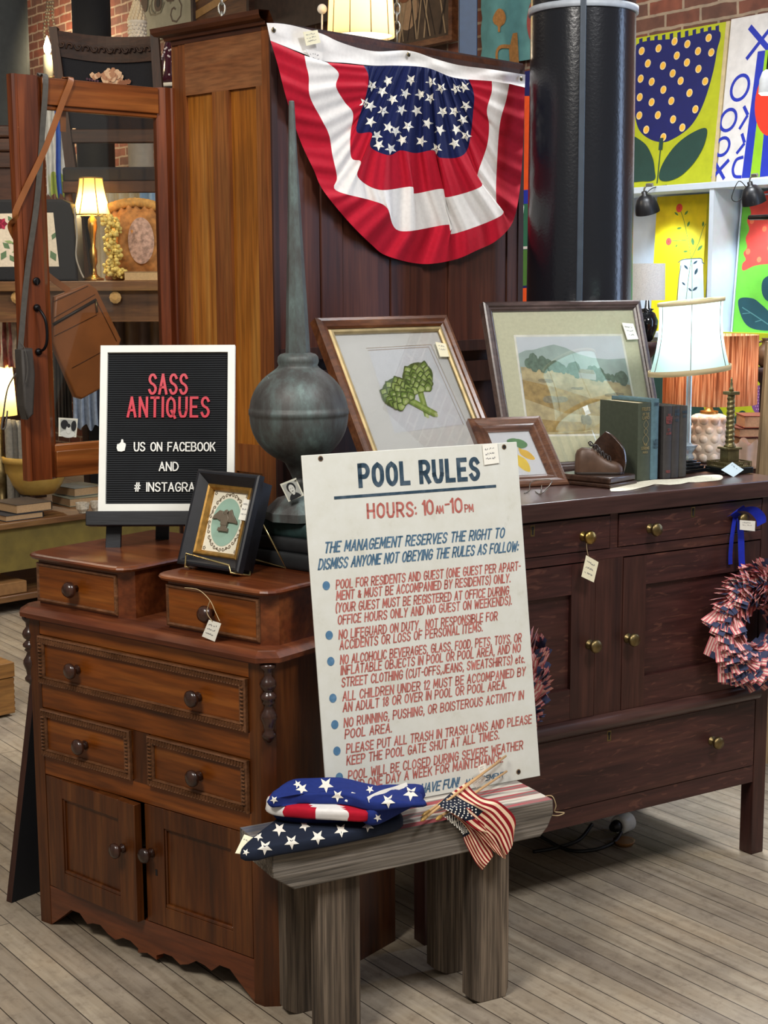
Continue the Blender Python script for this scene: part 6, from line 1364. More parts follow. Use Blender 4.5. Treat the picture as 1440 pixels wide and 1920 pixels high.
# ---------------------------------------------------------------- far right: lamps, books, shells behind the sideboard
TY = 4.95; k5 = TY/FPX
def tabletop_z(py, Y): return aty(720, py, Y).z
tz = aty(1330, 866, TY).z
st_ = thing('side_table', 'dark side table behind the sideboard holding the bark shade lamp', 'table', (1.20, 5.02, 0), -.3)
b = B(); b.box(-.30, .42, -.25, .27, tz-.03, tz, bev=.003); part('top', b, W_sb_top, st_)
for x in (-.27, .36):
    for y in (-.22, .22): b = B(); b.box(x, x+.035, y-.017, y+.018, 0, tz-.03); part('leg', b, W_sb_z, st_)
b = B(); b.box(-.26, .38, -.21, -.19, tz-.11, tz-.03); part('apron', b, W_sb_x, st_)
lo = aty(1327, 866, TY); L2 = thing('bark_shade_lamp', 'lamp with bark textured drum shade and white bubble glass base', 'lamp', (lo.x, TY, tz+.0008))
r2 = lambda y: aty(1327, y, TY).z-tz
m, nt, bs = newmat('bark string shade'); L = nt.links; tc = nd(nt, 'ShaderNodeTexCoord'); mp = nd(nt, 'ShaderNodeMapping'); mp.inputs['Scale'].default_value = (150, 150, 6); L.new(tc.outputs['Object'], mp.inputs[0]); n1 = nd(nt, 'ShaderNodeTexNoise', i_Scale=1.0, i_Detail=5.0, i_Distortion=.6); L.new(mp.outputs[0], n1.inputs['Vector'])
rp = ramp(nt, [(.32, hx('#8a5238')), (.46, hx('#c88a62')), (.58, hx('#e8b88c')), (.72, hx('#f8e2c0'))]); L.new(n1.outputs['Fac'], rp.inputs[0])
d_ = nd(nt, 'ShaderNodeBsdfDiffuse'); t_ = nd(nt, 'ShaderNodeBsdfTranslucent'); L.new(rp.outputs[0], d_.inputs[0]); L.new(rp.outputs[0], t_.inputs[0]); mx = nd(nt, 'ShaderNodeMixShader'); mx.inputs[0].default_value = .45; L.new(d_.outputs[0], mx.inputs[1]); L.new(t_.outputs[0], mx.inputs[2]); L.new(mx.outputs[0], nt.nodes['Material Output'].inputs['Surface'])
b = B(); rr_ = 87*k5; b.lathe([(rr_, r2(757)), (rr_, r2(692)), (rr_, r2(628))], (0, 0, 0), 48, caps=False); b.lathe([(rr_-.003, r2(757)), (rr_-.003, r2(628)), (rr_, r2(628))], (0, 0, 0), 48, caps=False); part('lamp_shade', b, m, L2, recalc=False)
b = B()
b.lathe([(.001, 0), (24*k5, 0), (31*k5, .01), (31.5*k5, r2(820)), (31*k5, r2(785)), (26*k5, r2(777)), (12*k5, r2(775))], (0, 0, 0), 24)
for i in range(5):
    for j in range(9):
        a = 2*math.pi*(j+.5*(i % 2))/9; b.sphere((26*k5*math.cos(a), 26*k5*math.sin(a), .018+i*(r2(783)-.018)/4.25), 9.5*k5, 10, 6)
part('bubble_base', b, plain('milk glass', '#e2d2bc', .25, 0, .04), L2, merge=False)
b = B(); b.lathe([(17*k5, r2(776)), (17*k5, r2(771)), (8*k5, r2(769)), (6*k5, r2(764)), (4*k5, r2(762)), (4*k5, r2(740))], (0, 0, 0), 20); part('brass_neck', b, M_brass, L2)
b = B(); b.sphere((0, 0, r2(690)), .02, 12, 8); part('bulb', b, emit('warm bulb', '#ffd9a0', 5), L2)
lamp('bark_lamp_bulb', 'POINT', (lo.x, TY, aty(1327, 660, TY).z), 2.2, (1, .90, .78), .03)
for i, (y0, y1, x0, x1, c) in enumerate(((776, 800, 1388, 1436, '#7c3a24'), (800, 818, 1379, 1432, '#693020'), (818, 836, 1383, 1430, '#5a2a1e'))):
    p0, p1 = aty(x0, y1, 5.05), aty(x1, y0, 5.05); th = p1.z-p0.z
    book('book', ('red brown leather book on top of the stack behind the bronze column', 'dark red leather book in the middle of the stack behind the bronze column', 'worn brown leather book at the bottom of the stack behind the bronze column')[i], th*.96, .13, (p1.x-p0.x), plain('red leather '+c, c, .5, 0, .2, 60), 'leather books behind the bronze column', True, Matrix.Translation((p1.x, 5.0+.01*i, p0.z)) @ Matrix.Rotation(R(90+4*i), 4, 'Z'), None, '#b08a68')
bz_ = aty(1400, 837, 5.05).z
b = B(); b.box(-.12, .14, -.02, .20, tz+.001, bz_-.001, bev=.004); single('wooden_box', b, wood('box wood', [(.3, '#4a2c1c'), (.7, '#6e4630')], 'x', 14, .1, .5), 'brown wooden box under the leather books behind the bronze column', 'box', (aty(1405, 840, 5.05).x+.0, 5.0, 0))
b = B(); rows = []
c = aty(1398, 862, 4.78); kk = 4.78/FPX
for i in range(9):
    t = i/8; rows.append([(lambda a: ((24+7*t+5*math.sin(a*7+t*3))*kk*math.cos(a)*(1 if t < 1 else .8), (16+5*t+4*math.sin(a*7+1))*kk*math.sin(a), (t*50+6*math.sin(a*5)*t)*kk))(2*math.pi*k/40) for k in range(40)])
b.grid(rows, closev=True); b.poly(rows[0]); z0 = aty(1398, 884, 4.78).z; single('ruffled_shell', b, plain('coral pink shell', '#d9b8a4', .6, 0, .15, 20, .2), 'pale pink ruffled shell vase behind the bronze column', 'vase', (c.x, 4.78, tz+.0005))
p0, p1 = aty(1421, 900, 4.55), aty(1440, 640, 4.55); b = B(); b.prism([(p0.x, p0.z), (p0.x+.075, p0.z), (p1.x+.075, p1.z), (p1.x, p1.z)], 'y', 4.55, 4.585, bev=.002); b.prism([(p0.x-.0, 0), (p0.x+.075, 0), (p0.x+.075, p0.z), (p0.x, p0.z)], 'y', 4.55, 4.585); single('pale_wooden_post', b, wood('pale oak', [(.3, '#a98a62'), (.7, '#c9ab80')], 'z', 14, .06, .6), 'pale wooden post at the right photo edge behind the bronze column', 'post')
# brown jug
c = aty(1436, 662, 5.6); k6 = 5.6/FPX; b = B(); b.lathe([(8*k6, -26*k6), (16*k6, -20*k6), (21*k6, -6*k6), (17*k6, 8*k6), (8*k6, 16*k6), (7*k6, 24*k6), (9*k6, 28*k6)], (0, 0, 0), 20); b.tube(cat([(-8*k6, 0, 22*k6), (-20*k6, 0, 18*k6), (-22*k6, 0, 6*k6), (-18*k6, 0, 0)], 4), 2.5*k6, 6)
part_j = single('brown_jug', b, plain('brown stoneware', '#6b4a2e', .4, 0, .3, 25), 'brown stoneware jug at the right edge beside the bark lampshade', 'jug', c)
def slim(name, label, x, y, h):
    b = B(); b.lathe([(.10, 0), (.10, .02), (.03, .05), (.018, .1), (.018, h-.06), (.05, h-.025), (.055, h)], (0, 0, 0), 24); single(name, b, W_back_d, label, 'stand', (x, y, 0))
slim('plant_stand', 'slim dark stand under the brown jug at right edge', c.x, 5.6, c.z-26*k6-.0008)
# patterned shade lamp
UY = 5.55; ku = UY/FPX; c = aty(1212, 640, UY); L3 = thing('urn_lamp', 'black urn lamp with small white patterned drum shade by the column', 'lamp', c)
b = B(); b.lathe([(8*ku, 0), (12*ku, 4*ku), (20*ku, 25*ku), (21*ku, 38*ku), (15*ku, 52*ku), (9*ku, 56*ku), (13*ku, 60*ku), (5*ku, 61*ku), (3*ku, 80*ku)], (0, 0, 0), 28); part('urn', b, plain('gloss black glaze', '#0f1114', .12, 0, .1), L3)
m, nt, bs = newmat('white dashed shade'); tc = nd(nt, 'ShaderNodeTexCoord'); mp = nd(nt, 'ShaderNodeMapping'); mp.inputs['Scale'].default_value = (120, 120, 160); nt.links.new(tc.outputs['Object'], mp.inputs[0]); vo = nd(nt, 'ShaderNodeTexVoronoi'); nt.links.new(mp.outputs[0], vo.inputs[0]); vo.feature = 'F1'; rp = ramp(nt, [(.28, hx('#9a9c9c')), (.4, hx('#e6e6e2'))]); nt.links.new(vo.outputs['Distance'], rp.inputs[0]); nt.links.new(rp.outputs[0], bs.inputs['Base Color']); bs.inputs['Roughness'].default_value = .8
b = B(); b.lathe([(32.5*ku, 76*ku), (31.5*ku, 143*ku)], (0, 0, 0), 40, caps=False); b.lathe([(31.5*ku, 76*ku), (30.5*ku, 143*ku)], (0, 0, 0), 40, caps=False); part('lamp_shade', b, m, L3, recalc=False)
slim('plant_stand', 'slim dark stand under the black urn lamp', c.x, UY, c.z-.0008)
# ---------------------------------------------------------------- high display table at left, seen through the glass door
HT = 1.5; HY = 6.95
tt = thing('display_table', 'high brown display table with glass knobs seen through the glass door', 'table', (0, HY, 0))
xa, xb = aty(-40, 530, HY).x, -.62; zt1 = aty(150, 527, HY).z; zt0 = aty(150, 546, HY).z; za = aty(150, 604, HY).z
W_t = wood('table brown', [(.25, '#4e3018'), (.5, '#7a5230'), (.75, '#96703f')], 'x', 9, .1, .4, bmp=.05, coat=.2)
b = B(); b.box(xa, xb, 0, 1.15, zt0, zt1, bev=.004); part('top', b, W_t, tt)
b = B(); b.box(xa+.04, xb-.04, .05, .08, za, zt0); part('apron', b, W_t, tt)
for px in (215, 30):
    c = aty(px, 558, HY); b = B(); b.lathe([(.012, 0), (.010, .012), (.026, .02), (.028, .035), (.012, .045), (.001, .046)], (c.x, .05, c.z), 10, 'y', smooth=False); part('glass_knob', b, plain('amber glass knob', '#b8925c', .1, 0, .2), tt)
for px in (292, -40):
    for y in (.75, 1.04):
        c = aty(px, 600, HY+.75); b = B(); b.box(c.x-.045, c.x+.045, y, y+.09, 0, za+.01); part('leg', b, W_t, tt)
tp = lambda px, Y: Vector((aty(px, 530, Y).x, Y, zt1+.0008))
Hk = lambda Y: Y/FPX
# lamp
Y = 7.15; k = Hk(Y); l3 = thing('brass_table_lamp', 'lit brass table lamp with cream panelled shade seen through the glass door', 'lamp', tp(177, Y)); rel3 = lambda y: aty(177, y, Y).z-zt1-.0008
b = B(); rows = []
for t in range(7):
    f = t/6; r = (21+15*f**1.5)*k; z = rel3(334)+(rel3(403)-rel3(334))*f; rows.append([(r*math.cos(a)*(1-.05*abs(math.sin(2*a))), r*math.sin(a)*(1-.05*abs(math.sin(2*a))), z) for a in [2*math.pi*i/24 for i in range(24)]])
b.grid(rows, closev=True); part('lamp_shade', b, shade('cream paper shade', '#f2d489', .6), l3)
b = B()
for i in range(6):
    a = 2*math.pi*i/6+.3; b.tube([Vector((p[0]*1.01, p[1]*1.01, p[2])) for p in [rows[t][int(i*4) % 24] for t in range(7)]], .0025, 4)
for rw in (rows[0], rows[-1]): b.tube([Vector(p) for p in rw], .003, 4, True)
part('shade_trim', b, plain('brown braid', '#8a6a34', .7), l3)
b = B(); b.lathe([(18*k, 0), (18*k, .012), (12*k, .016), (6*k, .03), (4*k, rel3(500)), (7*k, rel3(492)), (7*k, rel3(470)), (4*k, rel3(462)), (6*k, rel3(440)), (9*k, rel3(425)), (8*k, rel3(412)), (3*k, rel3(405)), (2*k, rel3(340))], (0, 0, 0), 18); part('brass_column', b, plain('bright brass', '#b8934c', .25, .9, .15), l3)
b = B(); b.sphere((0, 0, rel3(370)), .03, 12, 8); part('bulb', b, emit('warm bulb', '#ffd9a0', 5), l3)
lamp('brass_lamp_bulb', 'POINT', tuple(Vector(tp(177, Y))+Vector((0, -.0, rel3(385)))), 9, (1, .78, .42), .04)
# cushion
Y = 7.17; k = Hk(Y); cu = thing('tapestry_cushion', 'brown tapestry cushion with ruffled top and oval floral medallion behind glass', 'cushion', tp(258, Y))
b = B(); rows = []
W2, H2 = 54*k, 138*k
for i in range(21):
    v = i/20; row = []
    for j in range(41):
        u = j/40*2-1; th = .07*max(0, 1-abs(u)**4)*max(0, 1-abs(2*v-1)**4); edge = 1+.05*math.sin(v*30)*(abs(u) > .9); x = u*W2*edge*(1.05-.12*v); z = v*H2*(1-.10*u*u)+(.012*math.sin(u*22) if v > .9 else 0); row.append((x, -th-.02*noise.noise(Vector((u*3, v*4, 1)))-.01, z))
    rows.append(row)
b.grid(rows); b.grid([[(p[0], .06-p[1]*.2, p[2]) for p in r] for r in rows]); b.grid([[(p[0], p[1], p[2]) for p in rows[-1]], [(p[0], .06-p[1]*.2, p[2]) for p in rows[-1]]])
part('cover', b, plain('ochre velvet', '#a8713c', .9, 0, .35, 40, .5), cu)
b = B(); rows2 = []
for i in range(9):
    f = i/8; rows2.append([((14+24*f*math.cos(a))*k, -.085-.012*(1-f), (72+42*f*math.sin(a))*k) for a in [2*math.pi*j/28 for j in range(28)]])
b.grid(rows2, closev=True); part('medallion', b, plain('rose tapestry', '#a88878', .9, 0, .5, 60, .3), cu)
b = B()
for i in range(15): x = -W2+2*W2*i/14; b.sphere((x, -.02, H2*(1-.1*(x/W2)**2)+.01), .028, 8, 6, (1, .7, .8))
part('ruffle', b, plain('gold ruffle', '#b98a48', .8, 0, .3, 40, .4), cu, merge=False)
# yellow blossom garland
Y = 7.05; k = Hk(Y); b = B(); rr = random.Random(2)
path = cat([Vector((195, 410)), Vector((215, 425)), Vector((205, 455)), Vector((218, 480)), Vector((205, 505)), Vector((228, 515))], 8)
for p in path:
    for i in range(7):
        c = aty(p.x+rr.uniform(-12, 12), p.y+rr.uniform(-8, 7), Y+rr.uniform(-.03, .03)); c.z = max(c.z, zt1+.012); b.sphere(c, rr.uniform(.007, .012), 7, 5)
single('blossom_garland', b, plain('yellow blossoms', '#d9c06a', .7, 0, .25, 60), 'yellow berry blossom garland beside the brass lamp behind glass', 'garland')
# books under ornaments
Y = 6.98; p0, p1 = aty(232, 526, Y), aty(312, 508, Y); book('book', 'thick tan book lying on the display table below the cushion', p1.z-p0.z, .24, (p1.x-p0.x), plain('tan book cloth', '#9a744c', .7), None, True, Matrix.Translation((p1.x, Y+.0, zt1+.0008)) @ Matrix.Rotation(R(90), 4, 'Z'), None, '#b89a70')
# rose bag
Y = 7.0; k = Hk(Y); a0 = aty(-70, 376, Y); a1 = aty(141, 376, Y); zt_ = aty(60, 374, Y).z-zt1; wd2 = a1.x-a0.x
rb_ = thing('embroidered_bag', 'black bag with a cream rose embroidered panel left of the brass lamp', 'bag', (a0.x, Y, zt1+.0008))
b = B(); b.prism([(0, 0), (wd2, 0), (wd2*.985, zt_*.78), (wd2*.95, zt_*.95), (wd2*.88, zt_), (.05, zt_), (.01, zt_*.93)], 'y', 0, .18, bev=.012, seg=3); part('body', b, plain('black felt bag', '#17191d', .8, 0, .2, 60, .2), rb_)
pm = lambda x, y: Vector((aty(x, y, Y).x-a0.x, 0, aty(x, y, Y).z-zt1))
b = B(); q = [pm(*p) for p in ((-60, 402), (100, 399), (111, 500), (-60, 501))]; b.poly([(p.x, -.002, p.z) for p in q]); cols = ['#d9cdb8', '#5f7a5a', '#b02c4c', '#7c1830', '#8aa06a']
def leafp(x, y, dx, dy, m, w=.3):
    b.mi = m; p = [pm(x, y), pm(x+dx*.5-dy*w, y+dy*.5+dx*w), pm(x+dx, y+dy), pm(x+dx*.5+dy*w, y+dy*.5-dx*w)]; b.poly([(v.x, -.003-.0002*m, v.z) for v in p])
for x, y, dx, dy in ((5, 455, 14, 12), (12, 470, -10, 18), (22, 458, 16, -6), (18, 478, 10, 14), (30, 465, 10, 12), (15, 405, 8, 12), (25, 440, 12, 3), (95, 470, 10, 20), (98, 450, 6, -14), (0, 470, -8, 10), (40, 440, 6, 16)): leafp(x, y, dx, dy, 1)
for x, y, dx, dy in ((8, 452, 20, 4), (32, 470, -10, 4)): leafp(x, y, dx, dy, 4, .15)
for x, y, s in ((3, 420, 12), (27, 430, 9)):
    for i in range(6): a = i*1.05; leafp(x, y, s*math.cos(a), s*math.sin(a), 2 if i % 2 else 3, .45)
part('embroidery', b, [plain('stitch '+c, c, .9, 0, .1, 80) for c in cols], rb_, recalc=False, merge=False)
b = B(); b.tube(cat([pm(140, 390)+Vector((0, -.004, 0)), pm(143, 440)+Vector((.004, -.004, 0)), pm(143, 480)+Vector((0, -.004, 0)), pm(150, 505)+Vector((0, -.006, 0)), pm(158, 524)+Vector((0, -.01, .006))], 5), .004, 5); part('piping_cord', b, plain('grey cord', '#9a948a', .8), rb_)
# chair standing on the table
Y = 7.72; ch = thing('needlepoint_chair', 'carved wooden chair with black rose needlepoint back standing on the display table', 'chair', (0, Y, 0))
W_c = wood('dark carved walnut', [(.25, '#22120c'), (.5, '#3a2216'), (.75, '#4e3020')], 'z', 14, .1, .55, bmp=.05)
W_cx = wood('dark carved walnut crest', [(.25, '#22120c'), (.5, '#3a2216'), (.75, '#4e3020')], 'x', 14, .1, .55, bmp=.05)
cz = lambda x, y, dy=0: Vector((aty(x, y, Y+dy).x, dy, aty(x, y, Y+dy).z))
def post(p, q, w0, w1, t=.03):
    b = B(); b.grid([[(p.x-w0, p.y-t, p.z), (p.x+w0, p.y-t, p.z), (p.x+w0, p.y+t, p.z), (p.x-w0, p.y+t, p.z)], [(q.x-w1, q.y-t, q.z), (q.x+w1, q.y-t, q.z), (q.x+w1, q.y+t, q.z), (q.x-w1, q.y+t, q.z)]], closev=True, smooth=False)
    b.poly([(p.x-w0, p.y-t, p.z), (p.x+w0, p.y-t, p.z), (p.x+w0, p.y+t, p.z), (p.x-w0, p.y+t, p.z)]); b.poly([(q.x-w1, q.y-t, q.z), (q.x+w1, q.y-t, q.z), (q.x+w1, q.y+t, q.z), (q.x-w1, q.y+t, q.z)]); return b
lp0 = cz(160, 520); lp0.z = zt1+.0008; rp0 = cz(322, 520); rp0.z = zt1+.0008
part('back_post', post(cz(101, 52), lp0, .020, .030), W_c, ch); part('back_post', post(cz(290, 64), rp0, .020, .030), W_c, ch)
b = B(); rows = []
for i in range(13):
    u = i/12; bow = .05*math.sin(math.pi*u); x = 108+u*178; sag = 5*math.sin(math.pi*u)
    rows.append([cz(x, 58+u*11+sag*.6)+Vector((0, bow-.02, 0)), cz(x, 74+u*9+sag)+Vector((0, bow-.03, 0)), cz(x, 106+u*9+sag)+Vector((0, bow-.02, 0)), cz(x, 106+u*9+sag)+Vector((0, bow+.02, 0)), cz(x, 58+u*11+sag*.6)+Vector((0, bow+.02, 0))])
b.grid(rows, closev=True, smooth=False); cr_ = part('crest_rail', b, W_cx, ch)
b = B()
for i in range(12):
    u = (i+.6)/12.2; bow = .05*math.sin(math.pi*u); x = 108+u*178; y = 84+u*9+5*math.sin(math.pi*u); p = cz(x, y)+Vector((0, bow-.032, 0)); s_ = 1 if i % 2 else -1
    b.tube(cat([p+Vector((-.018, 0, -.012*s_)), p+Vector((-.006, -.006, .010*s_)), p+Vector((.010, -.006, .008*s_)), p+Vector((.014, -.004, -.006*s_)), p+Vector((.004, -.004, -.008*s_))], 4), .0045, 5)
part('carving', b, W_cx, ch, merge=False)
b = B(); rows = []
for i in range(13):
    u = i/12; bow = .05*math.sin(math.pi*u); rows.append([cz(113+u*176, 106+u*9+5*math.sin(math.pi*u))+Vector((0, bow-.005, 0)), cz(130+u*172, 240+u*6)+Vector((0, bow-.005, 0))])
b.grid(rows); pad = part('needlepoint_panel', b, plain('black needlepoint', '#14151b', .95, 0, .15, 120, .3), ch)
b = B(); rr = random.Random(4)
def petal3(x, y, r, m, k_): b.mi = m; c = cz(x, y)+Vector((0, .02-.002*k_, 0)); b.poly([c+Vector((r*math.cos(a)*(1+.15*math.sin(5*a)), 0, r*math.sin(a)*(1+.15*math.cos(4*a)))) for a in [2*math.pi*i/14 for i in range(14)]])
for i in range(9): a = i*.7; petal3(209+13*math.cos(a), 144+9*math.sin(a), .022, i % 2, 1+i*.3)
for i in range(5): a = i*1.25; petal3(209+5*math.cos(a), 143+4*math.sin(a), .016, (i+1) % 2, 5+i*.3)
for i in range(4): petal3(172+i*4, 143-abs(i-1)*3+i, .013, i % 2, 2+i*.3)
for i in range(4): petal3(240-i*5, 152+i, .012, 2, 1+.2*i)
for i in range(5): petal3(162+i*5, 147+i, .006, 3, 1+.2*i)
part('rose_needlepoint', b, [plain('rose cream wool', '#c9a88a', .95, 0, .15, 80), plain('rose tan wool', '#a87c60', .95, 0, .15, 80), plain('russet wool', '#8a5c44', .95), plain('plum wool', '#4a3040', .95)], ch, recalc=False, merge=False)
b = B(); p, q = cz(133, 243), cz(301, 249); b.box(p.x-.01, q.x+.01, -.02, .02, q.z-.05, p.z, bev=.006); part('lower_rail', b, W_cx, ch)
b = B(); p, q = cz(118, 322, -.45), cz(322, 326, -.45); zs = p.z; b.box(p.x, q.x, -.47, -.01, zs-.05, zs+.02, bev=.012); part('seat', b, plain('dark seat cloth', '#1b1c20', .9), ch)
b = B(); b.box(p.x, q.x, -.475, -.45, zs-.10, zs-.045, bev=.004); part('seat_rail', b, W_cx, ch)
for xx in (p.x+.02, q.x-.03):
    b = B(); h = zs-.09-zt1; b.lathe([(.014, .001), (.020, .04), (.016, .09), (.022, h*.5), (.016, h*.55), (.024, h*.6), (.016, h*.66), (.024, h*.8), (.018, h)], (xx, -.44, zt1), 14); part('leg', b, W_c, ch)
# cream and blue sheet added to stand for the bright reflection in the glass
b = B(); c0_ = aty(175, 385, 8.25); c1_ = aty(330, 385, 8.25); zb_, zt2 = zt1+.002, aty(200, 334, 8.25).z; nn_ = 40
rows = [[(c0_.x+(c1_.x-c0_.x)*j/nn_, .03*math.sin(j*1.3), zz) for j in range(nn_+1)] for zz in (1.30, zt2)]
b.grid(rows, mis=lambda i, j: 1 if j > 22 else 0); single('pale_reflection', b, [cloth('cream curtain', '#d9cdb0'), cloth('pale blue curtain', '#a9c8e0')], 'cream and pale blue sheet standing in for a reflection behind the tapestry cushion', 'reflection sheet', (0, 8.25, 0), recalc=False)
b = B(); b.box(c0_.x-.1, c1_.x+.1, -.015, .015, zt2-.01, zt2+.03); b.box(c0_.x-.1, c0_.x-.07, -.015, .015, 0, zt2); b.box(c1_.x+.07, c1_.x+.1, -.015, .015, 0, zt2); single('reflection_frame', b, W_c, 'dark wooden frame added to hold the cream and blue sheet', 'frame', (0, 8.25, 0))  # frame added only to carry the sheet
# plum glass dome on a stand
Y = 8.7; k = Hk(Y); c = aty(333, 166, Y); dm = thing('plum_dome', 'plum glass dome with pale dots between the chair and the wardrobe', 'ornament', c)
b = B(); b.lathe([(31*k, .02)]+[(31*k*math.cos(a)**.8, .02+92*k*math.sin(a)) for a in [i*math.pi/20 for i in range(10)]]+[(.001, .02+92*k)], (0, 0, 0), 28); part('dome', b, plain('plum glass', '#3c1626', .12, 0, .2), dm)
b = B(); rr = random.Random(8)
for i in range(26):
    a = rr.uniform(-2.9, -.3); e = rr.uniform(.08, .75); r = 31*k*math.cos(e)**.8+.002; b.sphere((r*math.cos(a), r*math.sin(a), .02+92*k*math.sin(e)), .006, 7, 5)
part('dot', b, plain('pale dots', '#cfc4c8', .4), dm, merge=False, kind='stuff')
b = B(); b.lathe([(36*k, 0), (38*k, .012), (34*k, .022)], (0, 0, 0), 28); part('base', b, M_white, dm)
b = B(); b.box(-.09, .09, -.09, .09, 0, c.z-.001); single('tall_stand', b, W_c, 'tall dark wooden stand under the plum glass dome', 'stand', (c.x, Y, 0))
# white plaster pineapple on a pedestal
Y = 8.5; k = Hk(Y); c = aty(258, 74, Y); pf = thing('plaster_pineapple', 'white plaster pineapple finial in a woven basket behind the chair', 'ornament', c)
b = B(); b.lathe([(15*k, -.3), (15*k, 0), (15*k, 26*k), (18*k, 28*k), (17.5*k, 32*k), (14*k, 32*k)], (0, 0, 0), 24)
for i in range(4):
    for j in range(14): a = 2*math.pi*(j+.5*(i % 2))/14; b.sphere((15.2*k*math.cos(a), 15.2*k*math.sin(a), (4+i*6.5)*k), 2.6*k, 6, 4)
part('basket', b, plain('white plaster', '#d9cfbe', .8, 0, .08), pf, merge=False)
b = B()
for i in range(7):
    n_ = max(4, 12-i); r = (14-1.9*i)*k; z = (34+i*5.6)*k
    for j in range(n_): a = 2*math.pi*(j+.5*(i % 2))/n_; b.sphere((r*math.cos(a), r*math.sin(a), z), 4.2*k, 6, 5, (1, 1, 1.25))
part('pineapple', b, plain('cream plaster', '#d2c0a0', .8, 0, .12), pf, merge=False)
b = B(); b.lathe([(.10, 0), (.10, .05), (.07, .1), (.07, c.z-.40), (.09, c.z-.31)], (0, 0, 0), 24); single('white_pedestal', b, plain('white plaster', '#d9cfbe', .8), 'white round pedestal behind the needlepoint chair under the pineapple', 'pedestal', (c.x, Y, 0))
# background posts
def iron_post(name, label, px0, px1, Y, col, z1=3.8):
    c = aty((px0+px1)/2, 100, Y); r = (px1-px0)/2*Y/FPX; b = B(); b.lathe([(r*1.3, 0), (r*1.3, .1), (r, .15), (r, z1)], (0, 0, 0), 28); return single(name, b, plain(name+' paint '+col, col, .75), label, 'column', (c.x, Y, 0), kind='thing')
iron_post('black_column', 'black round column behind the needlepoint chair', 139, 208, 9.2, '#121319')
iron_post('grey_column', 'dark grey wide column at the left photo edge', -48, 52, 8.6, '#34383a')
# dark hutch at left edge
Y = 7.95; a0 = aty(-90, 240, Y); a1 = aty(36, 240, Y); hz_ = aty(10, 236, Y).z
hu = thing('dark_hutch', 'dark wooden hutch at the left edge behind the embroidered bag', 'cabinet', (0, Y, 0)); b = B(); b.box(a0.x, a1.x, .02, .3, 0, hz_-.2); part('carcass', b, wood('hutch wood', [(.3, '#38201a'), (.7, '#5c3a2a')], 'x', 10, .1, .4), hu)
b = B(); b.box(a0.x, a1.x+.005, -.04, .32, hz_-.06, hz_, bev=.01); b.box(a0.x, a1.x+.01, -.02, .3, hz_-.13, hz_-.06, bev=.01); b.box(a0.x, a1.x, 0, .3, hz_-.21, hz_-.13, bev=.004); part('cornice', b, wood('hutch wood', [], 'x'), hu)
# candle sconce
Y = 8.8; k = Hk(Y); c = aty(91, 146, Y); cs = thing('candle_lamp', 'white candle lamp with glowing bulb and crystal strands left of the chair', 'lamp', c)
b = B(); b.lathe([(9*k, 0), (8.5*k, 40*k)], (0, 0, 0), 16); part('candle', b, plain('ivory candle', '#e6dcbc', .5), cs)
b = B(); b.lathe([(3*k, 40*k), (6.5*k, 47*k), (7*k, 55*k), (3*k, 68*k), (.5*k, 74*k)], (0, 0, 0), 14); part('bulb', b, emit('flame bulb', '#fff0c8', 7), cs)
b = B(); b.lathe([(4*k, -14*k), (15*k, -2*k), (16*k, 0), (9*k, 0)], (0, 0, 0), 18); b.tube(cat([(0, 0, -12*k), (0, .1, -40*k), (0, .35, -30*k)], 5), 3*k, 6); part('sconce_cup', b, M_brassd, cs)
b = B(); rr = random.Random(6)
for s_ in range(3):
    for i in range(26): b.sphere(((-9+s_*8+4*math.sin(i*.35+s_))*k, .12, (170-i*6.3)*k), 3.0*k, 6, 4)
part('crystal_strand', b, plain('smoky crystal', '#6e6252', .2, 0, .3), cs, merge=False)
lamp('candle_lamp_light', 'POINT', tuple(c+Vector((.12, -.12, 60*k))), 4, (1, .82, .5), .05)
# clutter over the wardrobe: pendant, wall panels, chains
Y = 6.1; k = Hk(Y); c = aty(677, 70, Y); pd = thing('pendant_lamp', 'lit cream drum pendant lamp hanging above the wardrobe', 'lamp', c)
b = B(); b.lathe([(61*k, 0), (57*k, 75*k), (54*k, 130*k)], (0, 0, 0), 48, caps=False); part('lamp_shade', b, shade('cream linen shade', '#e8cf9e', .55), pd)
b = B()
for i in range(10): a = 2*math.pi*i/10; b.tube([(61.5*k*math.cos(a), 61.5*k*math.sin(a), 0), (54.5*k*math.cos(a), 54.5*k*math.sin(a), 130*k)], .9*k, 4)
part('shade_rib', b, plain('tan seam', '#8a6c40', .8), pd, merge=False)
b = B(); b.lathe([(.5*k, 3*k), (57*k, 3*k), (57*k, 5*k), (.5*k, 5*k)], (0, 0, 0), 40); part('diffuser', b, emit('warm diffuser', '#fff2d4', 1.3), pd)
b = B(); b.tube([(0, 0, 125*k), (0, 0, 1.0)], .006, 6); part('cord', b, M_cable, pd)
lamp('pendant_bulb', 'POINT', tuple(c+Vector((0, 0, 60*k))), 2.4, (1, .85, .6), .06)
c = aty(604, 17, 6.3); b = B(); b.sphere((0, 0, 0), 9*6.3/FPX, 14, 10); b.tube([(0, 0, -.01), (-.004, 0, -.2)], .004, 5); single('hanging_bauble', b, plain('white glass', '#e6e2da', .15), 'small white glass bauble hanging left of the pendant lamp', 'ornament', c)
def chain(label, px, y0, y1, Y, Z1=3.4):
    b = B(); p = aty(px, y1, Y); i = 0; z = p.z
    while z < Z1 and i < 60:
        if i % 2: b.tube([(p.x+.013*math.cos(a), Y, z+.024*math.sin(a)) for a in [2*math.pi*j/12 for j in range(12)]], .004, 5, True)
        else: b.tube([(p.x, Y+.013*math.cos(a), z+.024*math.sin(a)) for a in [2*math.pi*j/12 for j in range(12)]], .004, 5, True)
        z += .036; i += 1
    single('hanging_chain', b, plain('steel chain', '#8c8a84', .35, .8), label, 'chain')
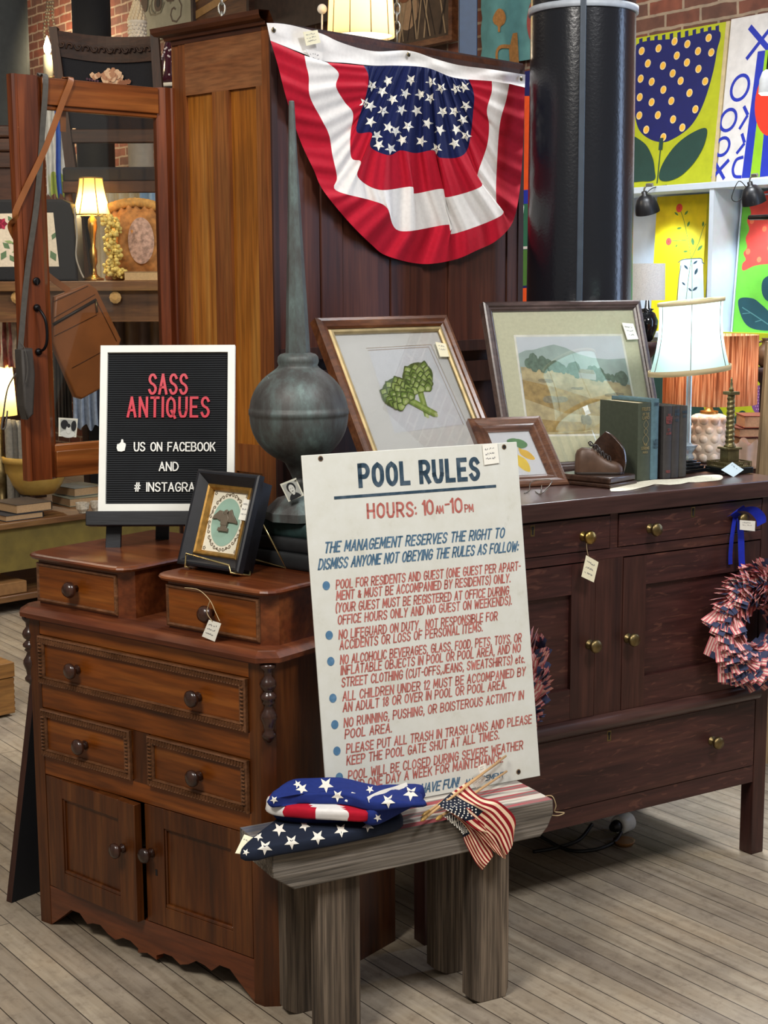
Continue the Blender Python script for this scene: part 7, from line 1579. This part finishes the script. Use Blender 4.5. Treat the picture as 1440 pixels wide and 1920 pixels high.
chain('steel chain hanging right of the pendant lamp', 744, 0, 68, 6.4); chain('steel chain hanging above the wardrobe cornice at left', 416, 0, 34, 6.2)
def wallpanel(name, label, cat_, px0, px1, py0, py1, off, mats, draw=None, fr=None):
    p0 = wallP(px0, py1, off); q1 = WM.inverted() @ wallP(px1, py1, off); q0 = WM.inverted() @ p0; z1 = wallP(px0, py0, off).z; M = lean(p0.x, p0.y, p0.z, WALL_R, 0); t = thing(name, label, cat_, M=M)
    w = q1.x-q0.x; h = z1-p0.z; b = B(); b.box(0, w, 0, h, -.03, 0); part('panel', b, mats[0], t)
    if fr: b = B(); b.rectring(w+.06, h+.06, [(0, -.03), (0, .02), (.03, .02), (.035, 0)], -.03, -.03); part('frame', b, fr, t)
    if draw: b = B(); draw(b, w, h, M); part('painted_detail', b, mats[1:], t, recalc=False, merge=False)
def dr_forest(b, w, h, M):
    rr = random.Random(9)
    for i in range(22): x = rr.uniform(.05, .95)*w; b.mi = rr.choice((0, 1)); b.ribbon([(x, .05*h), (x+rr.uniform(-.06, .06), .5*h), (x+rr.uniform(-.1, .1), .95*h)], rr.uniform(.004, .012), .001+.0001*i)
    for i in range(26): b.mi = rr.choice((0, 2, 3)); b.disc((rr.uniform(.05, .95)*w, rr.uniform(.55, .95)*h), rr.uniform(.02, .05), .004+.0001*i, 9, rr.uniform(.015, .03))
    b.mi = 3; b.disc((.35*w, .45*h), .10, .0005, 20, .12)
wallpanel('woodland_painting', 'dark framed woodland painting with bare trees above the bunting', 'painting', 722, 846, -60, 92, .1, [plain('woodland brown', '#4a3a2c', .8, 0, .35, 12), plain('bark tan', '#9a8264', .8), plain('bark dark', '#2c2018', .8), plain('russet leaves', '#7c4a2c', .8), plain('pale glow', '#a08060', .8)], dr_forest, W_fr)
wallpanel('carved_board', 'dark brown carved panel on the wall left of the pendant lamp', 'panel', 470, 640, -60, 75, .12, [plain('dark carved oak', '#33241c', .6, 0, .3, 25)])
def dr_swirl(b, w, h, M):
    rr = random.Random(12)
    for i in range(9):
        b.mi = i % 2; c = Vector((rr.uniform(.15, .85)*w, rr.uniform(.2, .8)*h)); pts = [(c.x+(.02+.012*k_)*math.cos(k_*.8+i), c.y+(.02+.010*k_)*math.sin(k_*.8+i)) for k_ in range(9)]; b.ribbon(pts, .012, .001+.0002*i)
    b.mi = 1; b.disc((.3*w, .45*h), .055, .004, 24); b.mi = 2; b.disc((.3*w, .45*h), .028, .005, 20); b.mi = 1; b.disc((.02*w, .55*h), .05, .004, 18, .09)
wallpanel('folk_painting', 'pale painted folk art panel with a ringed eye above the plum dome', 'painting', 272, 366, -70, 82, .1, [plain('pale sage paint', '#a8a48c', .8, 0, .15, 8), plain('khaki paint', '#7c745c', .8), plain('brown line paint', '#5a4636', .8), plain('dark eye paint', '#221c1a', .8)], dr_swirl)
wallpanel('slat_board', 'brown wooden slatted panel on the wall above the wardrobe cornice', 'panel', 368, 468, -60, 66, .14, [W_t, plain('pale slat', '#a8804c', .7)], lambda b, w, h, M: [b.ribbon([(0, h*f), (w, h*f+.1)], .05, .003) for f in (.3, .55, .8)], W_c)
# ---------------------------------------------------------------- low table at left with bowl and books
LZ = .42; A0 = atz(-40, 988, LZ); A1 = atz(185, 959, LZ); ly = math.atan2(A1.y-A0.y, A1.x-A0.x); LTM = Matrix.Translation((A0.x, A0.y, 0)) @ Matrix.Rotation(ly, 4, 'Z'); LTI = LTM.inverted()
lt = thing('low_table', 'low brown table with olive apron behind the chest holding the yellow bowl', 'table', M=LTM)
Lw = 1.15; b = B(); b.box(0, Lw, 0, .62, LZ-.03, LZ, bev=.004); part('top', b, W_t, lt)
M_ol = plain('olive milk paint', '#6e5e26', .7, 0, .25, 12); b = B(); b.box(.02, Lw-.02, .02, .05, .19, LZ-.03); part('apron', b, M_ol, lt)
b = B(); b.box(0, Lw, -.02, .62, .055, .085, bev=.004); part('shelf', b, W_t, lt)
for x in (.02, Lw-.08):
    for y in (.03, .54): b = B(); b.box(x, x+.06, y, y+.06, 0, LZ-.03); part('leg', b, W_t, lt)
on = lambda px, py, z=LZ: atz(px, py, z)
bp = on(66, 945); kb = bp.y/FPX*1.02
def fbook(label, px, py, z, w, d, h, col, rz, grp='books on the low table', page='#b0906a'):
    p = on(px, py, z); return book('book', label, h, w, d, plain('book cloth '+col, col, .7, 0, .15), grp, True, Matrix.Translation((p.x, p.y, z+.0008)) @ Matrix.Rotation(rz, 4, 'Z'), None, page)
fbook('lower of the two books under the yellow bowl, dark cover', 82, 970, LZ, .24, .20, .028, '#2c2f36', ly+R(90)); fbook('upper of the two books under the yellow bowl, brown cover', 98, 956, LZ+.030, .22, .19, .042, '#4a4038', ly+R(90))
zb2 = LZ+.030+.044
b = B(); R0 = .155; pr_ = [(.08, 0), (.09, .004), (.125, .05), (.148, .11), (R0, .155), (R0+.006, .157), (R0+.006, .185), (R0-.004, .186), (.145, .12), (.11, .04), (.001, .02)]
bc = atz(62, 930, zb2); bc = Vector((bc.x, bc.y+.09, zb2+.0008))
b.lathe(pr_, (0, 0, 0), 40); single('yellow_bowl', b, plain('yellowware glaze', '#b8954c', .18, 0, .08), 'large yellow pottery bowl standing on two books on the low table', 'bowl', bc)
fbook('lower tan book at the right of the yellow bowl', 196, 944, LZ, .20, .19, .040, '#8a8a74', ly+R(84)); fbook('upper grey book at the right of the yellow bowl', 196, 925, LZ+.042, .20, .18, .042, '#7c8078', ly+R(92))
gls = glassy('cut glass', (.93, .92, .9), .05, .16)
for i, (px, py, lab) in enumerate(((155, 962, 'small cut glass bowl on the low table left of the letter board'), (179, 959, 'small glass cup touching the letter board edge on the low table'))):
    p = on(px, py); s = .034-.008*i; b = B(); b.lathe([(s*.5, 0), (s*.55, .006), (s*.9, .02), (s, .05), (s*.93, .05), (s*.8, .02), (.001, .010)], (0, 0, 0), 12, smooth=False); single('glass_bowl', b, plain('cut crystal glass', '#bdb4a4', .08, 0, .3, 80), lab, 'bowl', p+Vector((0, 0, .0008)), group='glass bowls on the low table')
# lit lamp at left edge behind the bowl
Yl = 7.25; k = Yl/FPX; l4 = thing('side_lamp', 'lit yellow lampshade at the left photo edge above the yellow bowl', 'lamp', (aty(-2, 780, Yl).x, Yl, LZ+.0008))
r4 = lambda y: aty(-2, y, Yl).z-LZ
b = B(); b.lathe([(34*k, r4(779)), (28*k, r4(684))], (0, 0, 0), 36, caps=False); part('lamp_shade', b, shade('warm parchment', '#f4dc9a', .65), l4); b = B(); b.lathe([(.07, 0), (.07, .015), (.02, .03), (.05, .12), (.05, .2), (.015, .28), (.012, r4(740))], (0, 0, 0), 20); part('base', b, M_brassd, l4)
b = B(); b.sphere((0, 0, r4(735)), .03, 12, 8); part('bulb', b, emit('warm bulb', '#ffd9a0', 5), l4); lamp('side_lamp_bulb', 'POINT', (aty(-2, 735, Yl).x, Yl, r4(725)+LZ), 9, (1, .80, .48), .04)
# folded papers and boards on the lower shelf
for i, (px, py, z, rz, c_, lab) in enumerate(((60, 1128, .086, .1, '#8a6238', 'flat brown wooden box on the lower shelf of the low table'),)):
    p = LTI @ atz(px, py, z); b = B(); b.box(p.x-.32, p.x+.10, .0, .3, z, z+.055, bev=.003); single('flat_box', b, plain('flat box brown', c_, .6, 0, .2), lab, 'box', M=LTM)
p = LTI @ atz(28, 1118, .142); b = B()
for i in range(5): b.box(p.x-.28+.006*i, p.x+.02-.012*i, .01+.01*i, .22, .1425+.006*i, .148+.006*i, M=Matrix.Rotation(R(3*i-5), 4, 'Z'))
single('paper_stack', b, plain('old paper', '#c9bfa8', .85, 0, .1), 'stack of old papers on the flat box under the low table', 'papers', M=LTM)
# wooden crate on the floor
p = atz(29, 1342, 0); CRM = Matrix.Translation((p.x, p.y, .0008)) @ Matrix.Rotation(ly-.05, 4, 'Z'); hC = (atpl(29, 1242, p, (0, 1, 0)) - p).z
cr = thing('wooden_crate', 'light wooden dovetailed crate on the floor at the left photo edge', 'crate', M=CRM); W_cr = wood('pine crate', [(.3, '#8a5c2c'), (.7, '#b07e44')], 'x', 12, .1, .5)
b = B(); b.box(-.40, 0, 0, .28, .01, hC*.72, bev=.002); part('body', b, W_cr, cr); b = B(); b.box(-.403, .003, -.003, .283, hC*.73, hC, bev=.002); part('lid', b, W_cr, cr)
for i in range(6): b = B(); b.box(-.0005, .001, .0, .012, .02+i*hC*.11, .02+i*hC*.11+hC*.055); part('dovetail', b, plain('dark pine', '#7a5028', .6), cr)
# ---------------------------------------------------------------- bags on the wardrobe door
DI = DM.inverted(); dn = DM.to_3x3() @ Vector((0, 1, 0)); dd = lambda x, y, off: DI @ atpl(x, y, DM @ Vector((0, off, 0)), dn)
lb_ = thing('leather_purse', 'tan leather purse hanging behind the glass door by its strap over the top', 'purse', M=DM)
M_le = plain('tan leather', '#8c5226', .45, 0, .14, 16, .1); M_led = plain('dark leather edge', '#4a2812', .5)
Q = [dd(x, y, .05) for x, y in ((98, 556), (162, 532), (176, 542), (222, 636), (190, 725), (148, 748), (136, 744), (92, 640))]
Qp = cat([Vector((p.x, p.z)) for p in Q], 1, True)
b = B(); b.prism([(p.x, p.z) for p in Q], 'y', .032, .055, bev=.006, seg=3); part('body', b, M_le, lb_)
def stitch(pts, w=.0016, m=M_led, y=.0305): b = B(); P = [dd(x, q, y) for x, q in pts]; b.tube(P, w, 5); return b
part('zip', stitch(((100, 608), (180, 562)), .0045, y=.031), plain('dark zip', '#241710', .5), lb_); part('zip_pull', stitch(((180, 564), (182, 586)), .0025, y=.028), M_brassd, lb_)
for pts in (((101, 596), (178, 552)), ((102, 630), (182, 590)), ((135, 690), (190, 660)), ((182, 566), (219, 640)), ((99, 566), (165, 536))): part('seam', stitch(pts, .0009), M_led, lb_)
def strap(pts, w, name, mat, par, th=.0018):
    P = cat([Vector(p) for p in pts], 8); b = B(); rows = []
    for i, p in enumerate(P):
        t = (P[min(i+1, len(P)-1)]-P[max(i-1, 0)]).normalized(); s_ = Vector((t.z, 0, -t.x)); s_ = s_.normalized() if s_.length > .2 else Vector((1, 0, 0)); n2 = t.cross(s_).normalized(); rows.append([p-s_*w/2-n2*th/2, p+s_*w/2-n2*th/2, p+s_*w/2+n2*th/2, p-s_*w/2+n2*th/2])
    b.grid(rows, closev=True, smooth=False); b.poly(rows[0]); b.poly(rows[-1]); return part(name, b, mat, par)
tops = dd(132, 146, 0); zt3 = 2.0345
strap([(tops.x-.005, .04, 1.9), (tops.x, .036, zt3-.01), (tops.x+.001, .018, zt3+.0015), (tops.x, -.003, zt3-.006), dd(118, 190, -.003), dd(84, 280, -.0035), dd(48, 355, -.0035), dd(30, 395, -.003), (-.005, .004, dd(27, 410, 0).z), (-.006, .03, dd(27, 425, 0).z), (.03, .045, 1.60), (.10, .050, 1.53), (.168, .048, dd(165, 545, .05).z)], .0165, 'strap', M_le, lb_)
gb = thing('grey_bag', 'dark grey bag hanging edge-on from a long strap over the glass door', 'bag', M=DM)
M_gr = plain('grey canvas', '#4a4640', .8, 0, .15, 80, .1); tp2 = dd(86, 148, 0)
strap([(tp2.x, .036, 1.85), (tp2.x, .036, zt3-.008), (tp2.x, .018, zt3+.0015), (tp2.x-.002, -.0025, zt3-.01), dd(80, 240, -.003), dd(70, 370, -.003), dd(55, 480, -.004), dd(46, 560, -.006), dd(41, 620, -.010), dd(38, 655, -.014)], .0155, 'strap', M_gr, gb)
q = [dd(x, y, -.012) for x, y in ((28, 655), (49, 652), (54, 700), (51, 775), (40, 786), (33, 760))]
b = B(); b.prism([(p.x, p.z) for p in q], 'y', -.05, -.006, bev=.006, seg=3); part('body', b, plain('charcoal canvas', '#38332e', .7, 0, .15, 60, .1), gb)
b = B(); b.tube(cat([dd(36, 640, -.02), dd(47, 655, -.055), dd(52, 690, -.058), dd(48, 720, -.057)], 5), .0011, 5); b.tube(cat([dd(30, 700, -.03), dd(14, 730, -.03), dd(6, 780, -.03), dd(3, 803, -.03), dd(10, 800, -.03), dd(14, 770, -.03)], 6), .0022, 6); part('cord', b, M_gr, gb)
t = thing('photo_print', 'small black and white photograph tucked in the lower corner of the glass door', 'photograph')
nD = DM.to_3x3() @ Vector((0, -1, 0)); b, oval = photo(t, Matrix(), [(110, 783), (146, 785), (143, 820), (110, 818)], DM @ Vector((0, .013, 0)), nD)
oval(.5, .85, .42, .2, 3, 2); oval(.3, .35, .2, .25, 2, 3); oval(.8, .4, .14, .28, 2, 3); oval(.52, .62, .14, .22, 3, 4); oval(.52, .40, .09, .11, 2, 5)
part('print', b, [bpy.data.materials['photo border'], bpy.data.materials['photo grey'], bpy.data.materials['photo black'], bpy.data.materials['photo light']], t, recalc=False, merge=False)
# cloths hanging below the display table
def hang(name, label, px0, px1, py0, py1, Y, mats, n=30, amp=.02, f=1.1, seed=0, mis=None, rail=True):
    a, c = aty(px0, py0, Y), aty(px1, py0, Y); zb = aty(px0, py1, Y).z; b = B(); rows = []
    for i in range(13):
        v = i/12; rows.append([(a.x+(c.x-a.x)*j/n+.01*noise.noise(Vector((j*.3, v*2, seed))), Y+amp*math.sin(j*f+seed+v)*(.4+.6*v), a.z+(zb-a.z)*v*(1-.03*math.sin(j*.7+seed))) for j in range(n+1)])
    b.grid(rows, mis=mis); return single(name, b, mats, label, 'cloth', recalc=False)
hang('blue_cloth', 'pale blue striped cloth hanging behind the tan purse', 128, 196, 600, 802, 7.12, [plain('blue check cloth', '#8490a4', .9, 0, .2, 60), plain('navy print cloth', '#3c4050', .9, 0, .4, 120)], mis=lambda i, j: 1 if j > 21 else 0)
hang('print_cloth', 'red and cream printed cloth hanging at the left edge under the display table', -30, 27, 602, 690, 7.2, [plain('rust print', '#8a4a40', .9, 0, .5, 40), plain('cream print', '#b8a48a', .9, 0, .4, 30)], amp=.04, f=.8, seed=3, mis=lambda i, j: (j//3) % 2)
hang('brown_cloth', 'brown grey cloth hanging beside the blue cloth under the display table', 196, 320, 600, 860, 7.35, [plain('mushroom cloth', '#5c5048', .9, 0, .25, 12)], seed=5, amp=.05)
hang('dark_wool', 'dark grey wool cloth hanging left of the blue cloth behind the door', 96, 130, 600, 800, 7.25, [plain('dark wool', '#3a342f', .9, 0, .25, 12)], seed=7, amp=.03)
# rolled striped textiles on the low table behind the bowl
for i in range(4):
    c = aty(18+i*9.5, 855, 7.2+.02*i); z0_ = LZ+.0008; h = aty(20, 786+2*i, 7.2).z-z0_
    b = B(); b.lathe([(.016, 0), (.019, .02), (.019, h*.9), (.012, h)], (0, 0, 0), 12); single('rolled_textile', b, plain('grey ticking '+str(i % 2), ('#7c786e', '#5c5850')[i % 2], .9, 0, .2, 60), ('grey rolled cloth nearest the left edge behind the bowl', 'dark rolled cloth second from the left behind the bowl', 'grey rolled cloth third from the left behind the bowl', 'dark rolled cloth nearest the door behind the bowl')[i], 'textile', (c.x, 7.2+.02*i, z0_), group='rolled textiles behind the bowl')
hang('striped_reflection', 'white, blue and lime striped sheet standing in for a reflection left of the needlepoint chair', 80, 122, 196, 368, 8.0, [plain('white reflected stripe', '#d5d8da', .9), plain('bright blue stripe', '#3a68c8', .9), plain('lime stripe', '#a8b85a', .9)], mis=lambda i, j: 1 if 15 < j < 22 else (2 if i > 8 and j > 6 else 0))  # coloured stripes added to imitate a reflection in the door glass
